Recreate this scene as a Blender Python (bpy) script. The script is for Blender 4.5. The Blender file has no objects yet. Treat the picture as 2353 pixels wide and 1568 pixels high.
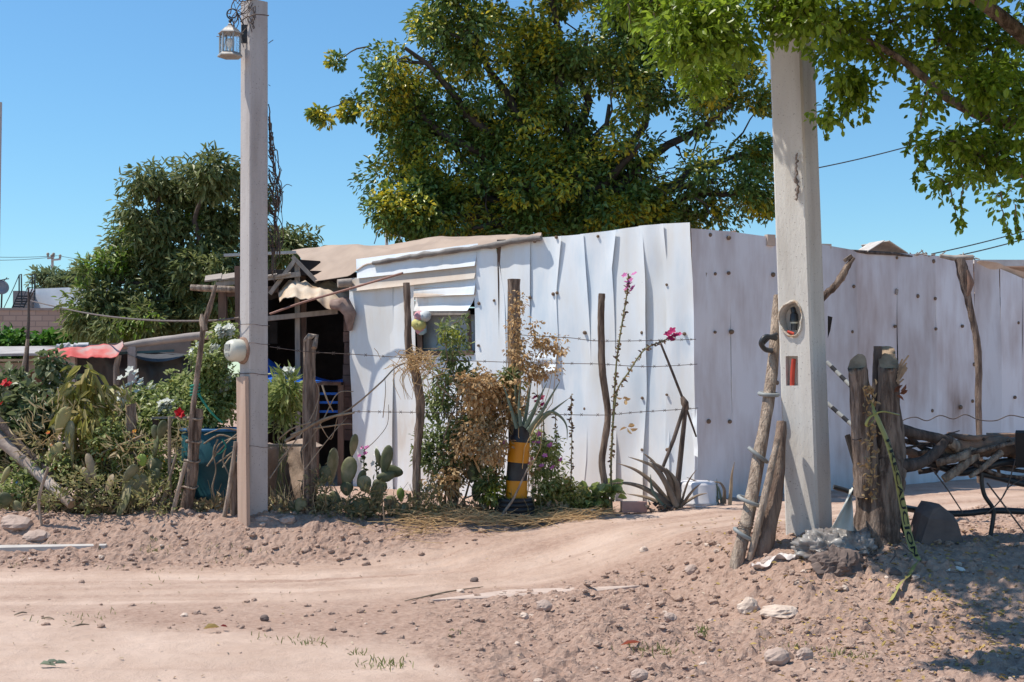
import bpy, math, random
import numpy as np
from mathutils import Vector, Matrix
R = random.Random(11)
NR = np.random.RandomState(5)
SC = bpy.context.scene
COL = SC.collection
rad = math.radians

# ---------------------------------------------------------------- camera
F_PX, CX, CY = 3000.0, 1176.5, 784.0
PITCH = math.atan((880 - 784) / F_PX)
CAMZ = 1.55
cam = bpy.data.cameras.new("camera")
cam.lens = 36 * F_PX / 2353.0
cam.sensor_width = 36
cam.clip_start = .05
cam.clip_end = 3000
camo = bpy.data.objects.new("camera", cam)
camo.location = (0, 0, CAMZ)
camo.rotation_euler = (rad(90) + PITCH, 0, 0)
COL.objects.link(camo)
SC.camera = camo
_F = Vector((0, math.cos(PITCH), math.sin(PITCH)))
_U = Vector((0, -math.sin(PITCH), math.cos(PITCH)))


def ray(x, y):
    return _F + Vector(((x - CX) / F_PX, 0, 0)) + _U * ((CY - y) / F_PX)


def P(x, y, Y):
    """the point of the place seen at photo position x, y, Y metres away"""
    d = ray(x, y)
    return Vector((0, 0, CAMZ)) + d * (Y / d.y)


def on_plane(x, y, p0, n):
    d = ray(x, y)
    o = Vector((0, 0, CAMZ))
    return o + d * ((p0 - o).dot(n) / d.dot(n))


def px(n, Y):
    return n * Y / F_PX


# ---------------------------------------------------------------- noise (numpy)
_perm = np.random.RandomState(3).permutation(512).astype(np.int64)
_perm = np.concatenate([_perm, _perm, _perm])


def vnoise(x, y, z=None):
    x = np.asarray(x, float); y = np.asarray(y, float)
    xi = np.floor(x).astype(np.int64); yi = np.floor(y).astype(np.int64)
    u = x - xi; v = y - yi
    u = u * u * u * (u * (u * 6 - 15) + 10); v = v * v * v * (v * (v * 6 - 15) + 10)
    h = lambda a, b: _perm[(_perm[a & 511] + b) & 511] / 255.5 - 1
    return (h(xi, yi) * (1 - u) + h(xi + 1, yi) * u) * (1 - v) + (h(xi, yi + 1) * (1 - u) + h(xi + 1, yi + 1) * u) * v


def fbm(x, y, oct=4, gain=.5):
    s = 0; a = 1; t = 0
    for k in range(oct):
        s = s + a * vnoise(x * 2 ** k + 17.3 * k, y * 2 ** k - 9.1 * k); t += a; a *= gain
    return s / t


def sstep(a, b, x):
    t = np.clip((x - a) / (b - a), 0, 1)
    return t * t * (3 - 2 * t)


def clods(x, y, seed=0, thr=.35):
    """lumps of earth: a dome in some cells of a jittered grid"""
    x = np.asarray(x, float); y = np.asarray(y, float)
    xi = np.floor(x).astype(np.int64); yi = np.floor(y).astype(np.int64); out = np.zeros(x.shape)
    H = lambda a, b, k: _perm[(_perm[(a + k * 37) & 511] + b + seed) & 511] / 511.0
    for i in (-1, 0, 1):
        for j in (-1, 0, 1):
            a = xi + i; b = yi + j
            r = .28 + .42 * H(a, b, 3)
            dx = x - a - .15 - .7 * H(a, b, 1); dy = (y - b - .15 - .7 * H(a, b, 2)) * (.8 + .5 * H(a, b, 5))
            d = np.sqrt(dx * dx + dy * dy) / r
            h = np.where(H(a, b, 4) > thr, r * np.clip(1.25 * (1 - d * d), 0, .75), 0)
            out = np.maximum(out, h)
    return out


# ---------------------------------------------------------------- objects
OFF = {}


def thing(name, label, cat, base, group=None):
    o = bpy.data.objects.new(name, None)
    o.empty_display_size = .1
    o.location = base
    COL.objects.link(o)
    OFF[o.name] = Vector(base)
    o["label"] = label; o["category"] = cat
    if group: o["group"] = group
    return o


class MB:
    """collects shapes; build() links them as one mesh object"""

    def __init__(self):
        self.ch = []; self.n = 0

    def raw(self, v, f, smooth=False, mi=0):
        v = np.asarray(v, float).reshape(-1, 3)
        f = np.asarray(f, np.int64)
        self.ch.append((v, f + self.n, smooth, mi)); self.n += len(v)
        return self

    def tube(self, pts, rads, n=8, bump=0, mi=0, cap=True, flat=None, smooth=True, sub=0, cmi=None, slant=None):
        pts = [Vector(p) for p in pts]
        if not hasattr(rads, '__len__'): rads = [rads] * len(pts)
        rads = list(rads)
        if sub:  # smooth the line through its points
            q = []; r2 = []
            m = len(pts)
            for i in range(m - 1):
                p0 = pts[max(i - 1, 0)]; p1 = pts[i]; p2 = pts[i + 1]; p3 = pts[min(i + 2, m - 1)]
                for k in range(sub):
                    t = k / sub
                    q.append(.5 * (2 * p1 + (p2 - p0) * t + (2 * p0 - 5 * p1 + 4 * p2 - p3) * t * t + (3 * p1 - p0 - 3 * p2 + p3) * t ** 3))
                    r2.append(rads[i] * (1 - t) + rads[i + 1] * t)
            q.append(pts[-1]); r2.append(rads[-1])
            pts, rads = q, r2
        m = len(pts)
        t0 = (pts[1] - pts[0]).normalized()
        a = t0.orthogonal().normalized()
        V = []
        for i in range(m):
            t = (pts[min(i + 1, m - 1)] - pts[max(i - 1, 0)])
            t = t.normalized() if t.length > 1e-9 else t0
            a = (a - t * a.dot(t))
            a = a.normalized() if a.length > 1e-6 else t.orthogonal().normalized()
            b = t.cross(a)
            for k in range(n):
                an = 2 * math.pi * k / n
                r = rads[i] * (1 + (bump * R.uniform(-1, 1) if bump else 0))
                V.append(pts[i] + a * (math.cos(an) * r) + b * (math.sin(an) * r * (flat or 1)))
        if slant:
            for k in range(n):
                q = V[(m - 1) * n + k]; e = q - pts[-1]; q.z += slant[0] * e.x + slant[1] * e.y
        Fq = []
        for i in range(m - 1):
            for k in range(n):
                k2 = (k + 1) % n
                Fq.append((i * n + k, i * n + k2, (i + 1) * n + k2, (i + 1) * n + k))
        self.raw(V, Fq, smooth, mi)
        if cap:
            b0 = len(V)
            self.raw([V[k] for k in range(n)] + [pts[0]], [((k + 1) % n, k, n) for k in range(n)], False, mi if cmi is None else cmi)
            self.raw([V[(m - 1) * n + k] for k in range(n)] + [pts[-1]], [(k, (k + 1) % n, n) for k in range(n)], False, mi if cmi is None else cmi)
        return self

    def hexa(self, p, mi=0):
        """eight corners: four of the bottom loop, four of the top loop"""
        self.raw([tuple(q) for q in p], [(3, 2, 1, 0), (4, 5, 6, 7), (0, 1, 5, 4), (1, 2, 6, 5), (2, 3, 7, 6), (3, 0, 4, 7)], False, mi)
        return self

    def box(self, c, s, rz=0, M=None, mi=0):
        c = Vector(c)
        M = M or Matrix.Rotation(rz, 3, 'Z')
        h = [x / 2 for x in s]
        p = [c + M @ Vector((sx * h[0], sy * h[1], sz * h[2])) for sz in (-1, 1) for sx, sy in ((-1, -1), (1, -1), (1, 1), (-1, 1))]
        return self.hexa(p, mi)

    def bar(self, a, b, w, d, up=(0, 0, 1), mi=0):
        """a rectangular bar from a to b"""
        a = Vector(a); b = Vector(b)
        t = (b - a).normalized(); s = t.cross(Vector(up))
        s = s.normalized() if s.length > 1e-6 else t.orthogonal().normalized()
        u = s.cross(t)
        s = s * (w / 2); u = u * (d / 2)
        return self.hexa([a - s - u, a + s - u, a + s + u, a - s + u, b - s - u, b + s - u, b + s + u, b - s + u], mi)

    def slab(self, loop, n, th, mi=0):
        """a polygon (points in order) given thickness th along n"""
        n = Vector(n).normalized(); k = len(loop)
        a = [Vector(p) for p in loop]; b = [p - n * th for p in a]
        V = a + b
        self.raw(V, [tuple(range(k))], False, mi)
        self.ch[-1] = (self.ch[-1][0], self.ch[-1][1], False, mi)
        base = self.n - len(V)
        self.ch.append((np.zeros((0, 3)), np.array([[base + k + i for i in reversed(range(k))]]), False, mi))
        self.ch.append((np.zeros((0, 3)), np.array([(base + i, base + k + i, base + k + (i + 1) % k, base + (i + 1) % k) for i in range(k)]), False, mi))
        return self

    def grid(self, fn, nu, nv, smooth=True, mi=0, th=0, nrm=None):
        V = [fn(i / nu, j / nv) for j in range(nv + 1) for i in range(nu + 1)]
        Fq = [(j * (nu + 1) + i, j * (nu + 1) + i + 1, (j + 1) * (nu + 1) + i + 1, (j + 1) * (nu + 1) + i) for j in range(nv) for i in range(nu)]
        self.raw(V, Fq, smooth, mi)
        if th:
            o = Vector(nrm) * th
            V2 = [Vector(v) - o for v in V]
            self.raw(V2, [tuple(reversed(q)) for q in Fq], smooth, mi)
            ring = [i for i in range(nu + 1)] + [j * (nu + 1) + nu for j in range(1, nv + 1)] + [nv * (nu + 1) + i for i in range(nu - 1, -1, -1)] + [j * (nu + 1) for j in range(nv - 1, 0, -1)]
            VV = [V[i] for i in ring] + [V2[i] for i in ring]
            k = len(ring)
            self.raw(VV, [((i + 1) % k, i, k + i, k + (i + 1) % k) for i in range(k)], False, mi)
        return self

    def lathe(self, prof, c, n=20, axis=None, smooth=True, mi=0, sq=None):
        """prof: (radius, height) pairs turned round the axis through c"""
        c = Vector(c)
        q = (Vector(axis).to_track_quat('Z', 'Y') if axis is not None else None)
        V = []
        for r, h in prof:
            for k in range(n):
                a = 2 * math.pi * k / n
                p = Vector((r * math.cos(a), r * math.sin(a), h))
                V.append(c + (q @ p if q else p))
        m = len(prof)
        self.raw(V, [(i * n + k, i * n + (k + 1) % n, (i + 1) * n + (k + 1) % n, (i + 1) * n + k) for i in range(m - 1) for k in range(n)], smooth, mi)
        return self

    def leaves(self, c, d, nm, L, W, fold=.25, mi=0, curl=0.0):
        """many leaves at once: c centres of the stalk end, d directions, nm facing, L lengths, W widths"""
        c = np.asarray(c, float); d = np.asarray(d, float); nm = np.asarray(nm, float)
        N = len(c)
        if N == 0: return self
        d = d / (np.linalg.norm(d, axis=1, keepdims=True) + 1e-9)
        s = np.cross(d, nm); s /= (np.linalg.norm(s, axis=1, keepdims=True) + 1e-9)
        nn = np.cross(s, d)
        L = np.broadcast_to(np.asarray(L, float), (N,))[:, None]; W = np.broadcast_to(np.asarray(W, float), (N,))[:, None]
        V = np.empty((N, 6, 3))
        V[:, 0] = c
        V[:, 1] = c + d * L * .38 + s * W * .5 + nn * W * fold
        V[:, 2] = c + d * L * .75 + s * W * .38 + nn * (W * fold - L * curl * .5)
        V[:, 3] = c + d * L - nn * L * curl
        V[:, 4] = c + d * L * .75 - s * W * .38 + nn * (W * fold - L * curl * .5)
        V[:, 5] = c + d * L * .38 - s * W * .5 + nn * W * fold
        b = (np.arange(N) * 6)[:, None]
        f1 = b + np.array([[0, 1, 2, 3]]); f2 = b + np.array([[0, 3, 4, 5]])
        self.raw(V.reshape(-1, 3), np.concatenate([f1, f2]), False, mi)
        return self

    def build(self, name, mat, parent=None, base=None):
        mats = mat if isinstance(mat, (list, tuple)) else [mat]
        off = OFF[parent.name] if parent is not None else Vector(base if base is not None else (0, 0, 0))
        V = np.concatenate([c[0] for c in self.ch]) - np.array(off)
        me = bpy.data.meshes.new(name)
        me.vertices.add(len(V)); me.vertices.foreach_set('co', V.ravel().astype(np.float32))
        idx = np.concatenate([c[1].ravel() for c in self.ch])
        tot = np.concatenate([np.full(len(c[1]), c[1].shape[1]) for c in self.ch])
        st = np.concatenate([[0], np.cumsum(tot)[:-1]])
        me.loops.add(len(idx)); me.loops.foreach_set('vertex_index', idx.astype(np.int32))
        me.polygons.add(len(tot)); me.polygons.foreach_set('loop_start', st.astype(np.int32))
        me.polygons.foreach_set('material_index', np.concatenate([np.full(len(c[1]), c[3]) for c in self.ch]).astype(np.int32))
        me.polygons.foreach_set('use_smooth', np.concatenate([np.full(len(c[1]), c[2]) for c in self.ch]).astype(bool))
        me.update(calc_edges=True)
        for m in mats: me.materials.append(m)
        o = bpy.data.objects.new(name, me)
        COL.objects.link(o)
        OFF[o.name] = Vector(off)
        if parent is not None:
            o.parent = parent
        else:
            o.location = off
        return o

    def single(self, name, mat, label, cat, base, group=None):
        o = self.build(name, mat, None, base)
        o["label"] = label; o["category"] = cat
        if group: o["group"] = group
        return o


# ---------------------------------------------------------------- materials
def newmat(name):
    m = bpy.data.materials.new(name); m.use_nodes = True
    nt = m.node_tree
    b = nt.nodes["Principled BSDF"]
    return m, nt, b


def ramp(nt, stops):
    r = nt.nodes.new("ShaderNodeValToRGB")
    cr = r.color_ramp
    while len(cr.elements) < len(stops): cr.elements.new(.5)
    for e, (p, c) in zip(cr.elements, stops):
        e.position = p; e.color = (*c, 1)
    return r


def noise_tex(nt, scale, detail=5, stretch=None, rough=.55, coord='Object'):
    tc = nt.nodes.new("ShaderNodeTexCoord")
    mp = nt.nodes.new("ShaderNodeMapping")
    nt.links.new(tc.outputs[coord], mp.inputs[0])
    if stretch: mp.inputs['Scale'].default_value = stretch
    n = nt.nodes.new("ShaderNodeTexNoise")
    n.inputs['Scale'].default_value = scale; n.inputs['Detail'].default_value = detail
    n.inputs['Roughness'].default_value = rough
    nt.links.new(mp.outputs[0], n.inputs['Vector'])
    return n


def mat(name, c1, c2=None, scale=4, rough=.8, bump=.25, bscale=40, stretch=None, metal=0, spec=.3, lo=.35, hi=.65, c3=None, bdist=.01):
    m, nt, b = newmat(name)
    c2 = c2 or tuple(x * .75 for x in c1)
    n = noise_tex(nt, scale, 6, stretch)
    st = [(lo, c1), (hi, c2)] if c3 is None else [(lo, c1), ((lo + hi) / 2, c2), (hi, c3)]
    r = ramp(nt, st)
    nt.links.new(n.outputs['Fac'], r.inputs[0])
    nt.links.new(r.outputs[0], b.inputs['Base Color'])
    b.inputs['Roughness'].default_value = rough
    b.inputs['Metallic'].default_value = metal
    b.inputs['Specular IOR Level'].default_value = spec
    if bump:
        n2 = noise_tex(nt, bscale, 6, stretch)
        bp = nt.nodes.new("ShaderNodeBump")
        bp.inputs['Strength'].default_value = bump; bp.inputs['Distance'].default_value = bdist
        nt.links.new(n2.outputs['Fac'], bp.inputs['Height'])
        nt.links.new(bp.outputs[0], b.inputs['Normal'])
    return m


def leafmat(name, cols, trans=.3, rough=.5, patch=None, pscale=1.2, plo=.55, phi=.65, spec=.35):
    """cols: a list of colours picked leaf by leaf; patch: colours of leaves in patches"""
    m, nt, b = newmat(name)
    g = nt.nodes.new("ShaderNodeNewGeometry")
    if len(cols) == 1: cols = [cols[0], cols[0]]
    k = len(cols)
    r = ramp(nt, [(i / max(1, k - 1), c) for i, c in enumerate(cols)])
    nt.links.new(g.outputs['Random Per Island'], r.inputs[0])
    out = r.outputs[0]
    if patch:
        n = noise_tex(nt, pscale, 3)
        r2 = ramp(nt, [(plo, (0, 0, 0)), (phi, (1, 1, 1))])
        nt.links.new(n.outputs['Fac'], r2.inputs[0])
        mth = nt.nodes.new("ShaderNodeMath"); mth.operation = 'MULTIPLY'
        wn = nt.nodes.new("ShaderNodeTexWhiteNoise"); wn.noise_dimensions = '1D'
        nt.links.new(g.outputs['Random Per Island'], wn.inputs['W'])
        gt = nt.nodes.new("ShaderNodeMath"); gt.operation = 'GREATER_THAN'; gt.inputs[1].default_value = .35
        nt.links.new(wn.outputs['Value'], gt.inputs[0])
        nt.links.new(r2.outputs[0], mth.inputs[0]); nt.links.new(gt.outputs[0], mth.inputs[1])
        r3 = ramp(nt, [(i / max(1, len(patch) - 1), c) for i, c in enumerate(patch)])
        nt.links.new(wn.outputs['Value'], r3.inputs[0])
        mx = nt.nodes.new("ShaderNodeMix"); mx.data_type = 'RGBA'
        nt.links.new(mth.outputs[0], mx.inputs['Factor'])
        nt.links.new(out, mx.inputs['A']); nt.links.new(r3.outputs[0], mx.inputs['B'])
        out = mx.outputs['Result']
    nt.links.new(out, b.inputs['Base Color'])
    b.inputs['Roughness'].default_value = rough
    b.inputs['Specular IOR Level'].default_value = spec
    if trans:
        t = nt.nodes.new("ShaderNodeBsdfTranslucent")
        nt.links.new(out, t.inputs['Color'])
        ms = nt.nodes.new("ShaderNodeMixShader"); ms.inputs[0].default_value = trans
        nt.links.new(b.outputs[0], ms.inputs[1]); nt.links.new(t.outputs[0], ms.inputs[2])
        nt.links.new(ms.outputs[0], nt.nodes["Material Output"].inputs['Surface'])
    return m




def concrete(name, c1, c2):
    m = mat(name, c1, c2, 3.2, .92, .5, 55, (1, 1, .3), lo=.3, hi=.7, bdist=.006)
    nt = m.node_tree; b = nt.nodes["Principled BSDF"]
    src = b.inputs['Base Color'].links[0].from_socket
    sp = noise_tex(nt, 75, 2); r = ramp(nt, [(.26, (.45, .42, .40)), (.36, (1, 1, 1))]); nt.links.new(sp.outputs['Fac'], r.inputs[0])
    st = noise_tex(nt, 7, 5, (1, 1, .12)); r2 = ramp(nt, [(.3, (.80, .77, .74)), (.55, (1, 1, 1))]); nt.links.new(st.outputs['Fac'], r2.inputs[0])
    for rr in (r, r2):
        mx = nt.nodes.new("ShaderNodeMix"); mx.data_type = 'RGBA'; mx.blend_type = 'MULTIPLY'; mx.inputs['Factor'].default_value = 1
        nt.links.new(src, mx.inputs['A']); nt.links.new(rr.outputs[0], mx.inputs['B']); src = mx.outputs['Result']
    nt.links.new(src, b.inputs['Base Color'])
    return m


M_conc = concrete("grey_concrete", (.54, .505, .49), (.42, .385, .375))
M_conc_pale = concrete("pale_concrete", (.70, .67, .625), (.56, .53, .49))
M_bark = mat("weathered_wood", (.35, .26, .205), (.12, .082, .064), 8, .92, 1, 30, (3, 3, .4), bdist=.035, lo=.4, hi=.6)
M_bark_dark = mat("dark_bark", (.15, .115, .10), (.06, .046, .04), 6, .95, .9, 26, (3, 3, .6), bdist=.02)
M_bark_pale = mat("pale_bark", (.52, .41, .32), (.24, .175, .135), 8, .9, 1, 30, (3, 3, .5), bdist=.03, lo=.38, hi=.62)
M_cut = mat("cut_wood", (.42, .30, .20), (.24, .165, .11), 9, .8, .5, 60)
M_plank = mat("bare_plank", (.56, .40, .31), (.46, .32, .245), 3, .85, .3, 60, (6, 6, .4))
M_timber = mat("brown_timber", (.19, .12, .09), (.10, .065, .05), 4, .85, .3, 40, (4, 4, .6))
M_timber_grey = mat("grey_timber", (.40, .34, .29), (.26, .22, .19), 4, .85, .3, 40, (4, 4, .6))
M_dark = mat("dark_brown_boards", (.05, .04, .036), (.028, .022, .02), 4, .9, .3, 30)  # near-black brown for inner walls and dark boards
M_twig = mat("dry_twig", (.36, .28, .20), (.20, .15, .11), 12, .9, .2)
M_twig_dark = mat("dark_twig", (.13, .10, .085), (.07, .05, .045), 12, .9, .2)
M_stem = mat("green_stem", (.16, .17, .07), (.22, .19, .10), 14, .8, .1)
M_wire = mat("rusty_wire", (.20, .16, .14), (.12, .09, .08), 30, .7, 0, metal=.5)
M_iron = mat("dark_iron", (.07, .07, .072), (.04, .038, .04), 14, .5, .1, metal=.6, spec=.5)
M_hose_grey = mat("grey_hose", (.30, .315, .31), (.22, .23, .23), 8, .5, .05)
M_hose_black = mat("black_hose", (.022, .025, .028), (.035, .036, .04), 8, .45, .05, spec=.5)
M_straw = mat("dry_straw", (.66, .46, .24), (.45, .29, .14), 14, .85, .1)
M_stone = mat("dusty_stone", (.47, .355, .295), (.36, .265, .22), 6, .95, .5, 40)
M_stone_pale = mat("pale_stone", (.62, .49, .40), (.50, .39, .315), 6, .95, .5, 40)
M_stone_dark = mat("dark_stone", (.19, .14, .12), (.12, .09, .08), 6, .95, .5, 40)
# ---------------------------------------------------------------- light and sky
SUN_EL, SUN_A = 62.0, 2.0     # the sun stands to the left, a little beyond
sdir = Vector((-math.cos(rad(SUN_A)) * math.cos(rad(SUN_EL)), math.sin(rad(SUN_A)) * math.cos(rad(SUN_EL)), math.sin(rad(SUN_EL))))
sl = bpy.data.lights.new("sun", 'SUN'); sl.energy = 5.0; sl.angle = rad(.53); sl.color = (1, .94, .84)
so = bpy.data.objects.new("sun", sl); COL.objects.link(so)
so.rotation_euler = sdir.to_track_quat('Z', 'Y').to_euler(); so.location = sdir * 40
w = bpy.data.worlds.new("World"); SC.world = w; w.use_nodes = True
wn = w.node_tree
sky = wn.nodes.new("ShaderNodeTexSky"); sky.sky_type = 'NISHITA'; sky.sun_disc = False
sky.sun_elevation = rad(SUN_EL); sky.sun_rotation = math.atan2(sdir.x, sdir.y) % (2 * math.pi)
sky.air_density = 1.8; sky.dust_density = 0; sky.ozone_density = 10; sky.altitude = 3000
tint = wn.nodes.new("ShaderNodeMix"); tint.data_type = 'RGBA'; tint.blend_type = 'MULTIPLY'; tint.inputs['Factor'].default_value = 1
tint.inputs['B'].default_value = (.86, 1.03, 1.0, 1)
wn.links.new(sky.outputs[0], tint.inputs['A']); wn.links.new(tint.outputs['Result'], wn.nodes["Background"].inputs[0])
wn.nodes["Background"].inputs[1].default_value = .135
SC.view_settings.view_transform = 'Standard'; SC.view_settings.look = 'None'
SC.view_settings.exposure = 0.14; SC.view_settings.gamma = 1

# ---------------------------------------------------------------- ground
_gx = [-6, -1.6, -.6, .3, 1.2, 1.9, 4, 9]
_g0 = [11.2, 11.2, 10.9, 9.7, 8.9, 7.9, 7.6, 7.6]
_g1 = [12.0, 12.0, 12.1, 12.3, 11.4, 10.0, 9.8, 9.8]
_gh = [.31, .29, .255, .26, .31, .35, .355, .36]
PATH = [(-9, 10.3), (-3.9, 10.1), (-1.6, 10.25), (.1, 10.9), (2.0, 12.0), (5.6, 14.4), (9, 16.5)]


def path_dist(X, Y):
    best = np.full(np.shape(X), 1e9); side = np.zeros(np.shape(X)); along = np.zeros(np.shape(X)); acc = 0
    for (ax, ay), (bx, by) in zip(PATH[:-1], PATH[1:]):
        dx, dy = bx - ax, by - ay; L = math.hypot(dx, dy)
        t = np.clip(((X - ax) * dx + (Y - ay) * dy) / L ** 2, 0, 1)
        ex = X - (ax + t * dx); ey = Y - (ay + t * dy)
        d = np.hypot(ex, ey)
        sg = np.sign(dx * ey - dy * ex)
        k = d < best
        best = np.where(k, d, best); side = np.where(k, sg, side); along = np.where(k, acc + t * L, along)
        acc += L
    return best * side, along


def gbase(X, Y):
    X = np.asarray(X, float); Y = np.asarray(Y, float)
    a = np.interp(X, _gx, _g0); b = np.interp(X, _gx, _g1); h = np.interp(X, _gx, _gh)
    z = h * sstep(a, b, Y)
    # the heap of dug earth along the garden and round the thick pole
    z = z + .05 * np.exp(-((Y - 11.95) / .35) ** 2) * sstep(.1, -.5, X)
    z = z + .045 * np.exp(-((Y - 9.7) / .5) ** 2 - ((X - 2.55) / .55) ** 2)
    return z


def rough_mask(X, Y):
    d, s = path_dist(X, Y)
    road = sstep(1.25, .65, np.abs(d + .1))
    sand = sstep(-.25, .35, (np.interp(X, [-6, -3.5, -.6, -.3, .2], [9.2, 8.9, 7.8, 7.2, 6.0]) - Y) + .25 * fbm(X * 1.3, Y * 1.3, 3))
    r = (1 - road) * (1 - sand)
    r = r * sstep(14.5, 13.2, Y)
    left = sstep(.2, -.8, X) * sstep(11.2, 10.6, Y)
    r = r * (1 - .72 * left)
    return r, road, sand, d, s


def gfull(X, Y):
    z = gbase(X, Y)
    r, road, sand, d, s = rough_mask(X, Y)
    near = sstep(30, 15, Y)
    wx = X + .03 * fbm(X * 11, Y * 11, 2); wy = Y + .03 * fbm(X * 11 + 50, Y * 11, 2)
    pch = sstep(-.25, .3, fbm(X * 1.9 + 3, Y * 1.9, 3))
    cl = clods(wx / .17, wy / .17, 0, .72) * .075 * pch + clods(wx / .085, wy / .085, 40, .55) * .045 * (.2 + .8 * pch) + clods(wx / .045, wy / .045, 90, .45) * .024
    z = z + near * r * (cl + fbm(X * 1.6, Y * 1.6, 3) * .05 + fbm(X * 24, Y * 24, 2) * .007 + fbm(X * 55 + 9, Y * 55, 1) * .004)
    z = z + near * road * (fbm(s * .5, d * 7, 3) * .016 + fbm(X * 9, Y * 9, 2) * .004)
    z = z + near * sand * (fbm(X * .8 + Y * .5, Y * 5, 3) * .02 + fbm(X * 12, Y * 12, 2) * .003)
    z = z + near * fbm(X * 14, Y * 14, 2) * .005
    return z


def gz(x, y):
    return float(gbase(np.array([x]), np.array([y]))[0])


def G(x, y, lo=6.0, hi=30.0):
    """where the ground is seen at photo position x, y"""
    d = ray(x, y)
    Y = lo
    while Y < hi:
        p = Vector((0, 0, CAMZ)) + d * (Y / d.y)
        if p.z <= gz(p.x, p.y): return Vector((p.x, p.y, gz(p.x, p.y)))
        Y += .02
    return p


def B(x, Y):
    """the ground under photo column x, Y metres away"""
    X = (x - CX) / F_PX * Y
    return Vector((X, Y, gz(X, Y)))


def axis(fine0, fine1, step, far0, far1):
    a = list(np.arange(fine0, fine1, step))
    s = step; v = fine1; up = []
    while v < far1:
        up.append(v); s *= 1.16; v += s
    up.append(far1)
    s = step; v = fine0; dn = []
    while v > far0:
        s *= 1.16; v -= s; dn.append(max(v, far0))
    return np.array(dn[::-1] + a + up)


xs = axis(-5.2, 4.9, .0165, -900, 900)
ys = axis(6.3, 12.9, .0165, -30, 1500)
XX, YY = np.meshgrid(xs, ys)
_in = (XX > -5.2) & (XX < 4.88) & (YY > 6.32) & (YY < 12.88)
XX = XX + _in * NR.uniform(-.0062, .0062, XX.shape); YY = YY + _in * NR.uniform(-.0062, .0062, YY.shape)
ZZ = gfull(XX, YY)
ZZ[YY > 18] = .34
nx, ny = len(xs), len(ys)
g = MB()
I = np.arange(nx * ny).reshape(ny, nx)
g.raw(np.stack([XX, YY, ZZ], -1).reshape(-1, 3), np.stack([I[:-1, :-1], I[:-1, 1:], I[1:, 1:], I[1:, :-1]], -1).reshape(-1, 4), True)
rm, rd, sd, dd, ss = rough_mask(XX, YY)


def groundmat():
    m, nt, b = newmat("dusty_earth")
    at = nt.nodes.new("ShaderNodeAttribute"); at.attribute_name = "pale"
    n1 = noise_tex(nt, 1.7, 8, rough=.65); n2 = noise_tex(nt, 22, 8, rough=.7)
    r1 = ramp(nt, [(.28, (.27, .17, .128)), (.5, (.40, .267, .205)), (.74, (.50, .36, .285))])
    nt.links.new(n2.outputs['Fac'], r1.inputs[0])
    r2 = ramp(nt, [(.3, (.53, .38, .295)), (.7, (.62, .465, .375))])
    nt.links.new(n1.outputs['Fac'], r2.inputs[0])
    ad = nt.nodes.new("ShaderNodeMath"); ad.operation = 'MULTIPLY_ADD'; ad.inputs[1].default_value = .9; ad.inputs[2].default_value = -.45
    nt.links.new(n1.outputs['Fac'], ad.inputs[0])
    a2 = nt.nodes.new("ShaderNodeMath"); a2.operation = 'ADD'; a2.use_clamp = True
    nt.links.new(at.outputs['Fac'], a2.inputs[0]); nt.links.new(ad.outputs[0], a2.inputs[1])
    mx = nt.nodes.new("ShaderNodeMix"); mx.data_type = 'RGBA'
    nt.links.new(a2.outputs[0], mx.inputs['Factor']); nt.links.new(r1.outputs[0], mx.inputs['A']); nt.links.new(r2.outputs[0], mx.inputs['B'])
    nt.links.new(mx.outputs['Result'], b.inputs['Base Color'])
    b.inputs['Roughness'].default_value = .96; b.inputs['Specular IOR Level'].default_value = .12
    n3 = noise_tex(nt, 38, 9, rough=.75)
    bp = nt.nodes.new("ShaderNodeBump"); bp.inputs['Strength'].default_value = .8; bp.inputs['Distance'].default_value = .02
    nt.links.new(n3.outputs['Fac'], bp.inputs['Height']); nt.links.new(bp.outputs[0], b.inputs['Normal'])
    return m


M_ground = groundmat()
rf, rd, sd, dd, ss = rough_mask(XX, YY)
flat_ = (rf[:-1, :-1] > .32) & (YY[:-1, :-1] < 13.2) & (YY[:-1, :-1] > 6)
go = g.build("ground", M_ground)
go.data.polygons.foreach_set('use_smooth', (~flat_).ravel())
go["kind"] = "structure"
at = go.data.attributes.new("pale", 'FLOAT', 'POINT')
at.data.foreach_set('value', np.clip(.20 + .30 * rd + .78 * sd - .14 * rm - .5 * np.exp(-((YY - 11.75) / .45) ** 2) * sstep(.6, -.3, XX) + .95 * fbm(ss * .3, dd * 4.5, 4) * (rd + .3 * sd) + .25 * fbm(XX * 1.2, YY * 1.2, 3), 0, 1).ravel().astype(np.float32))

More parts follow.
